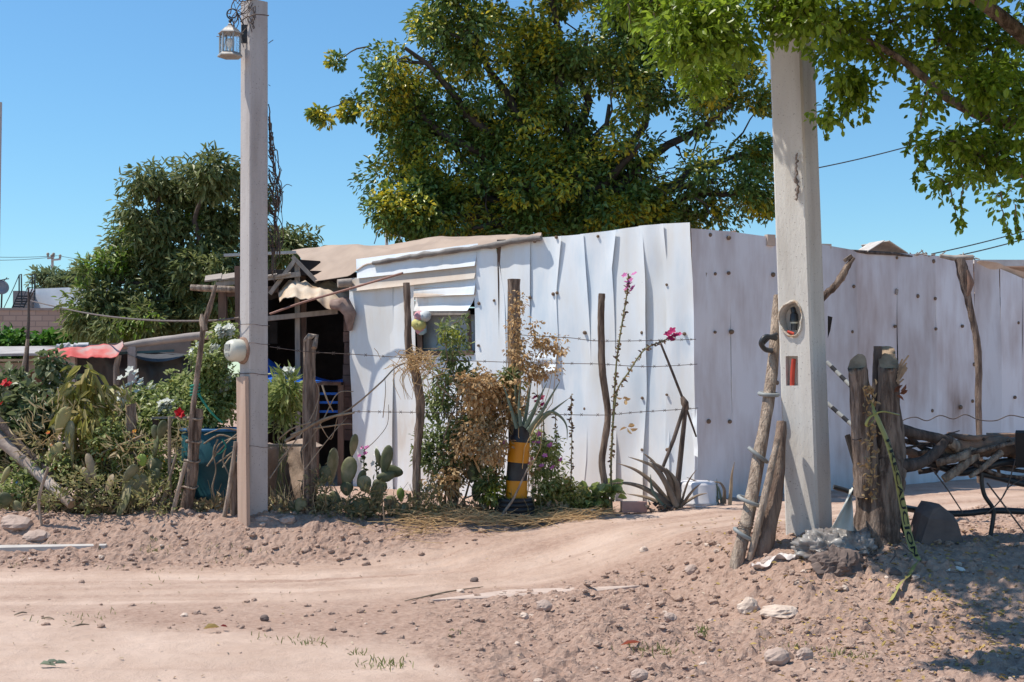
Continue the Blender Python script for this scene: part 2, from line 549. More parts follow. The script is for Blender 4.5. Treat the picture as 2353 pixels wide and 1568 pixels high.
# ---------------------------------------------------------------- concrete poles
def concrete_pole(name, label, cat, b, t, s0, s1, alpha, mt, cham=.012, cuts=None, group=None, z0=-.3):
    b = Vector(b); t = Vector(t)
    root = thing(name, label, cat, b, group)
    ax = (t - b).normalized()
    def ring(c, s):
        h = s / 2; q = []
        for sx, sy in ((-1, -1), (1, -1), (1, 1), (-1, 1)):
            for k in ((0, 1) if sx * sy > 0 else (1, 0)):
                q.append((sx * (h - (cham if k == 1 else 0)), sy * (h - (cham if k == 0 else 0))))
        ca, sa = math.cos(-alpha), math.sin(-alpha)
        return [c + Vector((x * ca - y * sa, x * sa + y * ca, 0)) for x, y in q]
    mb = MB()
    N = 14; V = []
    for i in range(N + 1):
        f = i / N
        V += ring(b + ax * z0 + (t - b - ax * z0) * f, s0 + (s1 - s0) * f)
    mb.raw(V, [(i * 8 + k, i * 8 + (k + 1) % 8, (i + 1) * 8 + (k + 1) % 8, (i + 1) * 8 + k) for i in range(N) for k in range(8)])
    mb.ch.append((np.zeros((0, 3)), np.array([[N * 8 + k for k in range(8)]]), False, 0))
    mb.ch.append((np.zeros((0, 3)), np.array([[k for k in reversed(range(8))]]), False, 0))
    o = mb.build("shaft", mt, root)
    nl = Vector((-math.sin(alpha), -math.cos(alpha), 0))
    if cuts:
        dg = bpy.context.evaluated_depsgraph_get
        for cmb in cuts(nl):
            c = cmb.build("cutter", mt, root)
            md = o.modifiers.new("cut", 'BOOLEAN'); md.object = c; md.operation = 'DIFFERENCE'; md.solver = 'EXACT'
            bpy.context.view_layer.update()
            me = bpy.data.meshes.new_from_object(o.evaluated_get(dg()))
            o.modifiers.clear(); o.data = me
            bpy.data.objects.remove(c)
    return root, nl, ax


LPB = B(585, 12.0)
lpt = P(584.5, 6, 12.0)
lamp_pole, nL, axL = concrete_pole("concrete_pole", "tall grey concrete pole carrying a lantern and a round meter", "pole", LPB, lpt, .196, .186, rad(50), M_conc, .01)
RPB = P(1860, 1242, 10.0)
RPB.z = gz(RPB.x, RPB.y) - .02
rpt = P(1813, -90, 10.0)


def face_pt(x, y, c, n, s):
    return on_plane(x, y, c + n * (s / 2), n)


def rcuts(nl):
    mid = P(1839, 780, 10.0)
    out = []
    c = face_pt(1817, 733, mid, nl, .268)
    m1 = MB()
    q = nl.to_track_quat('Z', 'Y')
    side = Vector((nl.y, -nl.x, 0)).normalized()
    n = 26; V = []
    for d in (.05, -.11):
        for k in range(n):
            a = 2 * math.pi * k / n
            r = 1 + .05 * math.sin(3 * a + 1) + .03 * math.sin(7 * a)
            V.append(c + nl * d + side * (.088 * r * math.cos(a)) + Vector((0, 0, 1)) * (.126 * r * math.sin(a)))
    m1.raw(V, [(k, (k + 1) % n, n + (k + 1) % n, n + k) for k in range(n)])
    m1.ch.append((np.zeros((0, 3)), np.array([list(reversed(range(n)))]), False, 0)); m1.ch.append((np.zeros((0, 3)), np.array([[n + k for k in range(n)]]), False, 0))
    out.append(m1)
    c2 = face_pt(1818, 852.5, mid, nl, .268)
    m2 = MB()
    p = []
    for d in (-.075, .05):
        for sx, sz in ((-1, -1), (1, -1), (1, 1), (-1, 1)):
            p.append(c2 + nl * d + side * (.05 * sx) + Vector((0, 0, .112 * sz)))
    # bottom loop/top loop order along the face normal
    m2.raw([tuple(v) for v in p], [(0, 1, 2, 3), (7, 6, 5, 4), (1, 0, 4, 5), (2, 1, 5, 6), (3, 2, 6, 7), (0, 3, 7, 4)])
    out.append(m2)
    return out


thick_pole, nR, axR = concrete_pole("concrete_pole", "thick pale concrete pole with an oval meter hole and red pipe slot", "pole", RPB, rpt, .274, .262, rad(37), M_conc_pale, .016, rcuts)
sideR = Vector((nR.y, -nR.x, 0)).normalized()
_mid = P(1839, 780, 10.0)
hc = face_pt(1817, 733, _mid, nR, .268); sc2 = face_pt(1818, 852.5, _mid, nR, .268)
M_rim = mat("crumbling_mortar", (.62, .58, .52), (.40, .27, .17), 14, .95, .8, 60)
M_red = mat("red_pipe", (.55, .07, .04), (.42, .05, .035), 8, .5, .05)
m = MB()
pts = []
for k in range(29):
    a = 2 * math.pi * k / 28; r = 1 + .06 * math.sin(3 * a + 1) + R.uniform(-.03, .03)
    pts.append(hc + nR * .001 + sideR * (.094 * r * math.cos(a)) + Vector((0, 0, .133 * r * math.sin(a))))
m.tube(pts, [R.uniform(.005, .010) for _ in pts], 7, .3, cap=False)
m.build("mortar_rim", M_rim, thick_pole)
m = MB()
ic = hc - nR * .06
m.tube([ic + Vector((0, 0, -.085)), ic + Vector((0, 0, -.02))], [.024, .026], 12)
m.tube([ic + Vector((0, 0, -.02)), ic + Vector((0, 0, .035)), ic + Vector((0, 0, .05))], [.034, .03, .02], 12)
m.tube([ic + Vector((0, 0, .05)), ic + Vector((0, 0, .09)) + sideR * .012], [.022, .018], 12)
cso = m.build("conduit_socket", M_hose_black, thick_pole)
MB().lathe([(.0275, -.006), (.0285, 0), (.0275, .006)], ic + Vector((0, 0, -.028)), 14).build("collar", mat("pale_collar", (.6, .6, .5)), cso)
MB().tube([ic + nR * .03 + Vector((0, 0, -.112)) - sideR * .01, ic + nR * .035 + Vector((0, 0, -.095)) + sideR * .04], [.011, .011], 8).build("pipe_end", M_red, thick_pole)
MB().tube([sc2 - nR * .04 + Vector((0, 0, -.118)) + sideR * .012, sc2 - nR * .035 + Vector((0, 0, .0)) + sideR * .004, sc2 - nR * .03 + Vector((0, 0, .092)) - sideR * .008], [.017, .018, .0165], 12).build("pipe", M_red, thick_pole)
m = MB()
for k in range(26):
    a = R.uniform(0, 1)
    c = face_pt(1835 + 26 * (a - .3) * .6, 640 - 280 * a * 0 - R.uniform(0, 180) * 0 - 40, _mid, nR, .268)
# chipped edge of the pole
edge = [P(1830 + R.uniform(-2, 3), y, 9.823) for y in range(352, 462, 6)]
m.tube(edge, [R.uniform(.003, .014) for _ in edge], 7, .8)
m.build("chipped_edge", mat("broken_concrete", (.30, .24, .21), (.18, .14, .13), 30, .95, .8, 50), thick_pole)
# wire tied round the pole
def wrap_wire(root, y, x0, xc, x1, Y, nm, mt, r=.003, name="wire_tie"):
    pl = [P(x0 - 1, y + 4, Y + .04), P((x0 + xc) / 2, y + 1, Y - .09), P(xc, y - 3, Y - .215), P((xc + x1) / 2, y - 3, Y - .12), P(x1 + 1, y - 2, Y - .02)]
    MB().tube(pl, r, 5).build(name, mt, root)
edge_pole = concrete_pole("concrete_pole", "grey concrete pole cut off by the edge of the picture, standing alone", "pole", B(-32, 12.6), P(-20, 236, 12.6), .17, .16, rad(50), M_conc, .01)[0]

# lantern and bracket on the left pole (an object of its own hanging from it)
LC = P(528.5, 100, 11.85)
M_lampmetal = mat("dull_lamp_metal", (.42, .40, .37), (.30, .28, .26), 8, .45, .08, metal=.5, spec=.5)
M_glass, nt, b = newmat("clear_glass")
b.inputs['Base Color'].default_value = (.9, .93, .93, 1); b.inputs['Roughness'].default_value = .08
b.inputs['Transmission Weight'].default_value = .85; b.inputs['IOR'].default_value = 1.2; b.inputs['Alpha'].default_value = .5
u = px(1, 11.85)
lan = thing("lantern", "six-sided metal wall lantern with glass sides and a scroll hook beside the tall grey pole", "lantern", LC - Vector((0, 0, 33 * u)))
m = MB()
m.lathe([(0, 47 * u), (4 * u, 46 * u), (5.5 * u, 44 * u), (4.5 * u, 42 * u), (10 * u, 39 * u), (18 * u, 33 * u), (24 * u, 26.5 * u), (28 * u, 23.5 * u), (28.5 * u, 22 * u), (25 * u, 21 * u), (0, 20.5 * u)], LC, 6, smooth=False)
m.build("dome", M_lampmetal, lan)
m = MB()
m.lathe([(0, 56 * u), (2 * u, 55 * u), (4 * u, 53 * u), (4.2 * u, 51 * u), (2 * u, 49 * u), (2 * u, 46 * u)], LC, 10)
m.build("finial", M_iron, lan)
m = MB()
for k in range(6):
    a = math.pi / 3 * k
    p = LC + Vector((math.cos(a), math.sin(a), 0)) * 23.5 * u
    m.bar(p + Vector((0, 0, -24 * u)), p + Vector((0, 0, 21 * u)), .012, .012)
m.build("glass_frame", M_lampmetal, lan)
m = MB()
m.lathe([(21 * u, -24 * u), (22 * u, -24 * u), (22 * u, 21 * u)], LC, 6, smooth=False)
m.build("glass", M_glass, lan)
m = MB()
m.lathe([(23 * u, -22 * u), (27 * u, -26 * u), (29.5 * u, -30 * u), (29 * u, -32 * u), (20 * u, -33.5 * u), (0, -34 * u)], LC, 6, smooth=False)
m.lathe([(24 * u, -23 * u), (0, -23.5 * u)], LC, 6, smooth=False)
m.build("base_ring", M_lampmetal, lan)
m = MB()
m.lathe([(3 * u, -22 * u), (4 * u, -12 * u), (7 * u, -4 * u), (8 * u, 3 * u), (5 * u, 10 * u), (0, 12 * u)], LC, 12)
m.build("bulb", mat("frosted_bulb", (.82, .80, .74), (.75, .72, .66), 3, .3, 0), lan)
m = MB()
sp = []
for k in range(26):
    a = -math.pi * .5 - k / 25 * 2 * math.pi * 1.15; r = (13.5 - 4.5 * (k / 25)) * u
    sp.append(LC + Vector((5 * u + r * math.cos(a), 0, 69 * u + r * math.sin(a))))
m.tube([LC + Vector((0, 0, 50 * u)), sp[0]] + sp, [.007] * 28, 6)
m.tube([sp[14], LC + Vector((22 * u, .03, 60 * u)), LC + Vector((30 * u, .08, 40 * u)), LC + Vector((27 * u, .06, 24 * u))], .007, 6, sub=4)
m.bar(LC + Vector((29 * u, .07, 5 * u)), LC + Vector((29 * u, .07, 48 * u)), .05, .02, (0, 1, 0))
m.build("scroll_bracket", M_iron, lan)
# loose wires at the pole top
m = MB()
top = P(584, 6, 11.95)
for k in range(16):
    a = top + Vector((R.uniform(-.09, .04), R.uniform(-.12, -.02), R.uniform(-.08, .05)))
    pts = [a]
    for j in range(5):
        a = a + Vector((R.uniform(-.09, .045), R.uniform(-.03, .03), R.uniform(-.13, .05)))
        pts.append(a)
    m.tube(pts, R.choice([.003, .004, .005]), 5, sub=4)
m.tube([P(571, 40, 11.8), P(583, 34, 11.79), P(600, 34, 11.83), P(617, 36, 11.93)], .006, 6, sub=3)
m.tube([P(553, 50, 11.85), P(560, 44, 11.8), P(571, 37, 11.79)], .007, 6, sub=3)
m.single("cable_bundle", M_wire, "tangle of loose wires and cable ends tied round the head of the lantern pole", "wires", top)
# electric meter
Ym = 11.86
mc = face_pt(560, 806, P(585, 806, 12.0), nL, .19)
met = thing("electric_meter", "round cream electric meter on a rusty mount, facing left from the lantern pole", "meter", mc)
M_cream = mat("cream_plastic", (.60, .585, .50), (.52, .50, .42), 6, .4, .05, spec=.5)
m = MB()
m.lathe([(0, .002), (.115, .002), (.125, .006), (.125, .02), (.108, .026), (0, .026)], mc, 24, nL, sq=1)
m.build("mount_plate", mat("rusty_mount", (.23, .13, .09), (.33, .24, .19), 16, .9, .5, 50), met)
m = MB()
m.lathe([(.1, .02), (.105, .05), (.10, .12), (.085, .155), (.05, .168), (0, .17)], mc, 28, nL)
cov = m.build("cover", M_cream, met)
sideL = Vector((nL.y, -nL.x, 0)).normalized()
m = MB(); m.box(mc + nL * .168 + Vector((0, 0, .03)), (.09, .05, .012), M=Matrix((sideL, Vector((0, 0, 1)), nL)).transposed())
m.box(mc + nL * .166 + Vector((0, 0, -.04)), (.07, .035, .012), M=Matrix((sideL, Vector((0, 0, 1)), nL)).transposed())
m.build("dial", mat("dial_grey", (.34, .34, .31), (.2, .2, .19), 40, .3, 0), cov)
# ---------------------------------------------------------------- the white tin shack
A3 = P(1598, 1165, 13.3); B3 = P(815, 1120, 16.0); C3 = P(2353, 1090, 17.0)
def vplane(a, b):
    d = Vector((b.x - a.x, b.y - a.y, 0)).normalized()
    n = Vector((d.y, -d.x, 0))
    if n.y > 0: n = -n
    return a, n, d
LW = vplane(A3, B3); RW = vplane(A3, C3)


def tinmat(name, base, stain, stain2, amt=.5, sc=(1.1, 1.1, .55), tone=.9, cool=None):
    m, nt, b = newmat(name)
    n = noise_tex(nt, 1.5, 5, sc, .5); n2 = noise_tex(nt, 9, 6, (1, 1, .18), .6); n3 = noise_tex(nt, 60, 3)
    r = ramp(nt, ([(.30, cool)] if cool else []) + [(.60 - .22 * amt, base), (.66, stain), (.80, stain2)])
    ad = nt.nodes.new("ShaderNodeMath"); ad.operation = 'MULTIPLY_ADD'; ad.inputs[1].default_value = .35
    nt.links.new(n2.outputs['Fac'], ad.inputs[0]); 
    sb = nt.nodes.new("ShaderNodeMath"); sb.operation = 'SUBTRACT'; sb.inputs[1].default_value = .175
    nt.links.new(ad.outputs[0], sb.inputs[0]); nt.links.new(n.outputs['Fac'], ad.inputs[2])
    nt.links.new(sb.outputs[0], r.inputs[0])
    oi = nt.nodes.new("ShaderNodeObjectInfo"); mr = nt.nodes.new("ShaderNodeMapRange"); mr.inputs['To Min'].default_value = tone; mr.inputs['To Max'].default_value = 1.03
    nt.links.new(oi.outputs['Random'], mr.inputs['Value'])
    mm = nt.nodes.new("ShaderNodeMix"); mm.data_type = 'RGBA'; mm.blend_type = 'MULTIPLY'; mm.inputs['Factor'].default_value = 1
    nt.links.new(r.outputs[0], mm.inputs['A']); nt.links.new(mr.outputs[0], mm.inputs['B']); nt.links.new(mm.outputs['Result'], b.inputs['Base Color'])
    b.inputs['Roughness'].default_value = .55; b.inputs['Specular IOR Level'].default_value = .3
    bp = nt.nodes.new("ShaderNodeBump"); bp.inputs['Strength'].default_value = .12; bp.inputs['Distance'].default_value = .01
    nt.links.new(n2.outputs['Fac'], bp.inputs['Height']); nt.links.new(bp.outputs[0], b.inputs['Normal'])
    return m


M_tin = tinmat("white_painted_tin", (.85, .885, .92), (.80, .775, .735), (.64, .54, .45), .78, tone=.92, cool=(.715, .795, .87))
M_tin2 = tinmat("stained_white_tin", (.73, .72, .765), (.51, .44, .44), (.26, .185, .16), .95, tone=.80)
M_tin_tan = tinmat("dusty_tin", (.72, .63, .54), (.66, .52, .41), (.55, .40, .29), .8)
shack = thing("tin_shack", "low shack walled in overlapping white tin sheets dotted with bottle caps", "shack", Vector((A3.x, A3.y, .3)))


def edge_at(e, v):
    ysv = [p[1] for p in e]; y = ysv[0] + (ysv[-1] - ysv[0]) * v
    return float(np.interp(y, ysv, [p[0] for p in e])), y


def panel(e0, e1, W, mt, lift=.03, amp=.012, seed=0, over=4, nu=9, nv=22, bot=None, base=.0, lipL=0.0, under=5):
    n = W[1]
    def fn(u, v):
        x0, y0 = edge_at(e0, v); x1, y1 = edge_at(e1, v)
        x0 -= under
        x1 += over
        uu = u
        x = x0 + (x1 - x0) * uu; y = y0 + (y1 - y0) * uu
        p = on_plane(x, y, W[0], n)
        wv = float(fbm(np.array(u * .9 + seed * 7.1), np.array(v * 2.2 + seed * 3.3), 2))
        ed = float(fbm(np.array(seed * 5.7), np.array(v * 3.1), 2))
        d = base + .012 + amp * wv * 2.4 + (lift * .5 * (u ** 6) * (.7 + .7 * ed)) + lipL * (1 - u) ** 4
        d += (bot or 0) * v ** 2
        return p + n * max(d, base + .001)
    m = MB(); m.grid(fn, nu, nv, True, 0, .002, n)
    return m.build("tin_sheet", mt, shack)


E = {
    'a': [(811, 640), (813, 800), (817, 1135)], 'b': [(899, 630), (901, 800), (903, 1142)], 'c': [(951, 630), (953, 800), (957, 1147)],
    'c2': [(956, 812), (959, 1147)], 'd': [(1098, 574), (1098, 812), (1101, 1158)], 'd2': [(1090, 812), (1098, 1158)],
    's1': [(1143, 567), (1163, 682), (1167, 800), (1167, 1163)], 's2': [(1216, 548), (1216, 800), (1220, 1168)],
    's3': [(1289, 543), (1277, 676), (1283, 800), (1291, 1000), (1287, 1170)], 's4': [(1341, 539), (1349, 660), (1357, 850), (1350, 950), (1349, 1050), (1337, 1172)],
    's5': [(1416, 529), (1406, 617), (1411, 743), (1415, 950), (1415, 1175)], 's6': [(1475, 520), (1484, 650), (1484, 907), (1477, 1047), (1477, 1178)],
    's7': [(1524, 515), (1537, 676), (1540, 837), (1535, 983), (1537, 1180)], 'k': [(1588, 512), (1598, 784), (1601, 940), (1604, 1044), (1598, 1183)],
}
seq = [('a', 'b', 0), ('b', 'c', 0), ('c2', 'd2', 0), ('d', 's1', 0), ('s1', 's2', 0), ('s2', 's3', 0), ('s3', 's4', 0), ('s4', 's5', 0), ('s5', 's6', 0), ('s6', 's7', 0), ('s7', 'k', 0)]
lifts = {'a': .02, 'b': .02, 'c2': .02, 'd': .03, 's1': .02, 's2': .03, 's3': .055, 's4': .045, 's5': .05, 's6': .045, 's7': .02}
for i, (a, b, _) in enumerate(seq):
    e0, e1 = E[a], E[b]
    if a == 's1': e0 = [(1152, 567), (1165, 682), (1167, 800), (1167, 1163)]
    panel(e0, e1, LW, M_tin, lifts[a], .015, i + 1, over=(0 if a in ('s7', 'd') else 4), lipL=.0)
# laths of tin lapped over the window
rows = [([(820, 596), (828, 641)], [(1100, 560), (1098, 612)], .032, M_tin, .008), ([(812, 640), (812, 671)], [(1098, 608), (1097, 641)], .032, M_tin_tan, .024),
        ([(955, 652), (957, 682)], [(1097, 638), (1096, 678)], .028, M_tin, .014), ([(957, 681), (957, 716)], [(1096, 676), (1080, 715)], .026, M_tin, .008),
        ([(957, 662), (957, 684)], [(1097, 660), (1096, 679)], .014, M_tin_tan, .028)]
for i, (e0, e1, bo, mt, ba) in enumerate(rows):
    panel(e0, e1, LW, mt, .0, .006, 30 + i, over=0, nu=20, nv=6, bot=bo, base=ba, under=0)
# the loose flap hanging at mid height
panel([(1232, 785), (1236, 858)], [(1286, 783), (1284, 852)], LW, M_tin, .03, .02, 41, over=0, bot=.06, base=.03, under=0)
panel([(1590, 950), (1598, 1046)], [(1604, 940), (1610, 1050)], LW, M_tin, .03, .01, 43, over=0, bot=.02, base=.02, under=0)
RE = [[(1592, 526), (1600, 784), (1603, 1044), (1598, 1184)], [(1676, 532), (1679, 760), (1683, 1172)], [(1775, 546), (1782, 800), (1786, 1165)], [(1870, 560), (1875, 800), (1880, 1155)], [(1966, 576), (1966, 828), (1967, 1145)],
      [(2059, 582), (2060, 800), (2062, 1134)], [(2147, 588), (2150, 800), (2152, 1125)], [(2236, 596), (2240, 800), (2244, 1116)], [(2296, 618), (2298, 800), (2300, 1110)], [(2345, 640), (2345, 800), (2346, 1106)], [(2440, 668), (2440, 800), (2440, 1100)], [(2560, 680), (2560, 800), (2560, 1090)]]
for i in range(len(RE) - 1):
    panel(RE[i], RE[i + 1], RW, M_tin2, .03, .012, 60 + i, over=-1.3, under=(9 if i == 0 else 0), base=.004 * (i % 2))
# bottle caps holding the sheets
M_cap = mat("rusty_cap", (.14, .09, .06), (.24, .17, .12), 60, .8, .3, 90)
capsL = [(45, 780), (175, 755), (480, 730), (680, 700), (712, 690), (1450, 600), (1650, 620), (948, 1030), (1440, 1030), (1062, 207), (520, 250), (705, 215), (40, 1140), (680, 1070), (1800, 1040)]
capsL = [(1091.5 + x * .26856, 488.3 + y * .26856) for x, y in capsL] + [(1091.5 + x * .26856, 861.7 + y * .26856) for x, y in [(1440, 198), (1650, 170), (950, 290), (1440, 640), (1655, 640)]]
capsR = [(1091.5 + x * .26856, 488.3 + y * .26856) for x, y in [(2035, 525), (2165, 525), (2150, 220), (1985, 200), (2048, 1020), (2175, 1015)]] + [(1091.5 + x * .26856, 861.7 + y * .26856) for x, y in [(1995, 403), (2175, 400)]]
capsR += [(1665.9 + x * .2931, 517 + y * .2931) for x, y in [(355, 390), (1000, 478), (1488, 568), (1640, 578), (990, 832), (1325, 805), (1640, 812), (1845, 803), (1940, 1085), (975, 1500), (1605, 1462), (1835, 1440), (1920, 1388), (2265, 1355), (2290, 772), (1330, 265), (1615, 290), (2280, 1820), (1000, 1200), (380, 830), (400, 1240)]]
cap0 = None
def put_cap(x, y, W, r):
    global cap0
    p = on_plane(x, y, W[0], W[1]) + W[1] * .03
    if cap0 is None or cap0[1] is not W:
        m = MB(); m.lathe([(1.05, -.9), (1.05, .0), (.9, .35), (.5, .5), (0, .5)], (0, 0, 0), 9, W[1])
        me = m.build("bottle_cap", M_cap)
        cap0 = (me, W); o = me
    else:
        o = cap0[0].copy(); COL.objects.link(o)
    o.parent = shack; OFF[o.name] = p
    o.location = p - OFF[shack.name]; o.scale = (r, r, r)
for x, y in capsL: put_cap(x, y, LW, R.uniform(.013, .02))
for x, y in capsR: put_cap(x + R.uniform(-3, 3), y + R.uniform(-3, 3), RW, R.uniform(.015, .026))
for i, (x, y, W, wd, hg, an) in enumerate([(1615, 634, RW, 9, 16, .35), (2056, 671, RW, 9, 13, .3)]):
    p = on_plane(x, y, W[0], W[1]) + W[1] * .028
    m = MB(); M3 = Matrix((W[2], Vector((0, 0, 1)), W[1])).transposed() @ Matrix.Rotation(-an, 3, 'Z')
    m.box(p, (px(wd, p.y), px(hg, p.y), .008), M=M3); m.build("tin_patch", mat("scrap_patch", (.36, .32, .29), (.2, .16, .14), 30), shack)
# crinkled roof tarp
M_tarp = mat("dusty_tarp", (.42, .32, .25), (.34, .255, .20), 2.5, .85, .25, 18)
eave = [(724, 646), (802, 634), (839, 608), (920, 593), (1054, 575), (1149, 560), (1243, 545)]
ridge = [(671, 579), (756, 568), (831, 567), (893, 565), (947, 555), (1014, 545), (1067, 544), (1149, 546), (1246, 541)]
def poly_at(pl, u):
    x = pl[0][0] + (pl[-1][0] - pl[0][0]) * u
    return x, float(np.interp(x, [p[0] for p in pl], [p[1] for p in pl]))
def tarpfn(u, v):
    ex, ey = poly_at(eave, u); rx, ry = poly_at(ridge, u)
    Ye = on_plane(max(ex, 700), 600, LW[0], LW[1]).y - .07
    a = P(ex, ey, Ye); b = P(rx, ry, Ye + 1.5 - .7 * u)
    p = a.lerp(b, v)
    wr = float(fbm(np.array(u * 9), np.array(v * 1.3), 3)) * .10 + abs(float(vnoise(np.array(u * 14 + v * 2.5), np.array(v * .6)))) * .07 * (1 - .6 * v)
    return p + Vector((0, -.03, .05 + wr)) * (v * (1.12 - v)) * 2.0
m = MB(); m.grid(tarpfn, 70, 12, True, 0, .006, (0, 0, 1))
m.build("roof_tarp", M_tarp, shack)
m = MB(); ro = []
for k in range(24):
    u = .26 + .74 * k / 23
    q = tarpfn(u, .02)
    ro.append(q + Vector((0, -.03, -.012 + R.uniform(-.01, .01))))
m.tube(ro, [R.uniform(.022, .036) for _ in ro], 8, .15)
m.build("rolled_edge", mat("rolled_cloth", (.27, .245, .225), (.17, .15, .14), 8, .9, .5, 30), shack)
# roof deck and the walls behind, so that the shack is a closed room
TL = on_plane(815, 640, LW[0], LW[1]); TA = on_plane(1598, 545, LW[0], LW[1]); TC = on_plane(2560, 700, RW[0], RW[1])
bk = Vector((.35, 1, 0)).normalized()
q1 = Vector((TL.x + .1, TL.y + .15, 2.75)); q2 = Vector((TA.x, TA.y + .2, 2.9)); q3 = Vector((TC.x - .1, TC.y + .1, 2.55)); q4 = q3 + bk * 2.2; q5 = q1 + bk * 3.2
MB().slab([q1, q2, q3, q4, q5], (0, 0, 1), .08).build("roof", M_timber, shack)
for a, b in ((q3, q4), (q4, q5), (q5, q1)):
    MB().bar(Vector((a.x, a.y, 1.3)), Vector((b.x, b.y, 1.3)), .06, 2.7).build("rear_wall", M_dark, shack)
MB().bar(P(1152, 552, 14.75), P(1165, 1150, 14.75), .1, .1).build("stud", M_timber, shack)
MB().bar(P(1598, 535, 13.45), P(1600, 1165, 13.45), .1, .1).build("stud", M_timber, shack)
# window
wz = thing
m = MB()
lw = lambda x, y, o: on_plane(x, y, LW[0], LW[1]) + LW[1] * o
m.bar(lw(955, 721, .02), lw(1080, 719, .02), .05, .05); m.build("lintel", M_timber_grey, shack)
m = MB(); m.bar(lw(962, 726, .0), lw(966, 812, .0), .06, .06, (0, 1, 0)); m.bar(lw(1076, 722, -.01), lw(1079, 812, -.01), .05, .05, (0, 1, 0))
m.bar(lw(957, 812, .0), lw(1090, 811, .0), .05, .05)
win = m.build("window_frame", M_timber, shack)
m = MB(); m.slab([lw(958, 722, -.12), lw(958, 816, -.12), lw(1085, 816, -.12), lw(1085, 722, -.12)], LW[1], .02); m.build("window_board", mat("pale_blue_board", (.45, .50, .54), (.30, .34, .38), 6), win)
# junk along the top of the right wall
def on_top(name, label, cat, mb, mt, base):
    return mb.single(name, mt, label, cat, base)
rw = lambda x, y, o: on_plane(x, y, RW[0], RW[1]) + RW[1] * o
m = MB(); m.slab([rw(1985, 578, .05), rw(2033, 552, .0), rw(2046, 553, -.3), rw(2005, 580, -.3)], (0, -.4, 1), .012)
m.slab([rw(2040, 553, .02), rw(2084, 582, .02), rw(2070, 584, -.4), rw(2044, 556, -.4)], (.5, -.3, 1), .012)
m.single("bent_sheet", mat("pale_sheet", (.58, .54, .50), (.42, .38, .35), 8), "folded pale metal sheet making a small peak on the wall top", "metal sheet", rw(2040, 582, 0))
m = MB(); m.tube([rw(1955, 576, .0), rw(1990, 581, .03), rw(2050, 584, .03), rw(2092, 590, .02)], [.014, .02, .018, .012], 7, .2)
m.single("dark_stick", M_bark_dark, "thin dark stick lying along the wall top under the bent sheet", "stick", rw(2030, 582, 0))
M_rp = mat("reddish_pole", (.28, .17, .12), (.16, .1, .08), 8)
MB().tube([rw(1672, 545, -.35), rw(1700, 533, -.05)], [.03, .022], 8, .1).build("roof_pole", M_rp, shack)
MB().tube([rw(1600, 528, -.1), rw(1640, 524, -.6)], [.03, .03], 8).build("roof_pole", M_rp, shack)
MB().box(rw(1766, 553, .02), (.1, .06, .12), .4).build("wall_rubble", M_stone_pale, shack)
MB().box(rw(1900, 566, -.02), (.12, .06, .05), .3).build("wall_rubble", M_stone_pale, shack)
m = MB()
for k in range(26):
    x = R.uniform(2095, 2235); y = 586 + (x - 2095) * .06 + R.uniform(-4, 4)
    c = rw(x, y, R.uniform(-.05, .06))
    m.tube([c, c + Vector((R.uniform(-.1, .1), R.uniform(-.05, .05), R.uniform(-.02, .06)))], [.012, .006], 5, .2)
m.single("twig_litter", M_timber_grey, "pale twigs and debris heaped along the top edge of the stained tin wall", "twigs", rw(2160, 590, 0))
m = MB()
m.grid(lambda u, v: rw(2240 + 150 * u, 606 + 50 * u + (14 + 26 * math.sin(u * 3)) * (v - .4), .06 - .2 * v + .05 * math.sin(u * 9)), 14, 5, True, 0, .006, RW[1])
m.single("cloth_scrap", mat("pale_cloth", (.62, .53, .46), (.5, .42, .36), 5, .9, .3), "pale torn cloth draped over the sagging end of the tin wall", "cloth", rw(2300, 630, 0))
# house with a flat white roof edge behind the right wall
hb = thing("far_house", "low house with a pale flat roof edge showing behind the tin wall end", "house", P(2350, 880, 24))
MB().box(P(2400, 610, 25) + Vector((0, 1.5, 0)), (3.0, 4, .12)).build("roof", mat("white_eave", (.72, .66, .62), (.6, .52, .48), 5), hb)
MB().box(P(2400, 745, 25) + Vector((.1, 1.6, 0)), (2.7, 3.6, 2.2)).build("wall", mat("pale_wall", (.42, .33, .29), (.34, .26, .23), 5), hb)

# cloth bundle at the window
m = MB(); c = lw(985, 745, .12)
for k in range(7):
    o = Vector((R.uniform(-.07, .07), R.uniform(-.03, .03), R.uniform(-.09, .09)))
    m.lathe([(0, -.08), (.05, -.06), (.075, 0), (.05, .06), (0, .08)], c + o, 9, (R.uniform(-1, 1), R.uniform(-1, 1), R.uniform(.2, 1)), mi=k % 4)
m.single("cloth_bundle", [mat("bundle_blue", (.33, .48, .55)), mat("bundle_yellow", (.62, .56, .2)), mat("bundle_pink", (.6, .3, .33)), mat("bundle_white", (.65, .68, .68))], "bunched blue, yellow and pink cloth hanging at the shack window", "cloth bundle", c)

# ---------------------------------------------------------------- porch beside the shack
YP = 16.4
porch = thing("wooden_porch", "dark open timber porch with a gable and a crumpled canvas awning", "porch", B(700, YP))
def pbar(p, q, Y, w, d, mt, name, Y2=None, par=None):
    m = MB(); m.bar(P(*p, Y), P(*q, Y2 or Y), px(w, Y), d); return m.build(name, mt, par or porch)
pbar((683, 604), (686, 1060), YP, 10, .06, M_timber_grey, "post")
pbar((698, 625), (700, 1060), YP + .25, 9, .06, M_timber, "post")
pbar((678, 598), (620, 676), YP - .05, 8, .05, M_timber_grey, "rafter")
pbar((672, 590), (728, 648), YP - .05, 6, .05, M_timber_grey, "rafter")
pbar((600, 734), (776, 716), YP - .1, 13, .06, M_timber_grey, "beam")
pbar((545, 612), (548, 790), YP - .2, 9, .06, M_timber, "post")
pbar((512, 672), (513, 960), YP, 15, .1, M_timber, "post")
pbar((497, 654), (690, 630), YP - .1, 8, .06, M_timber_grey, "beam")
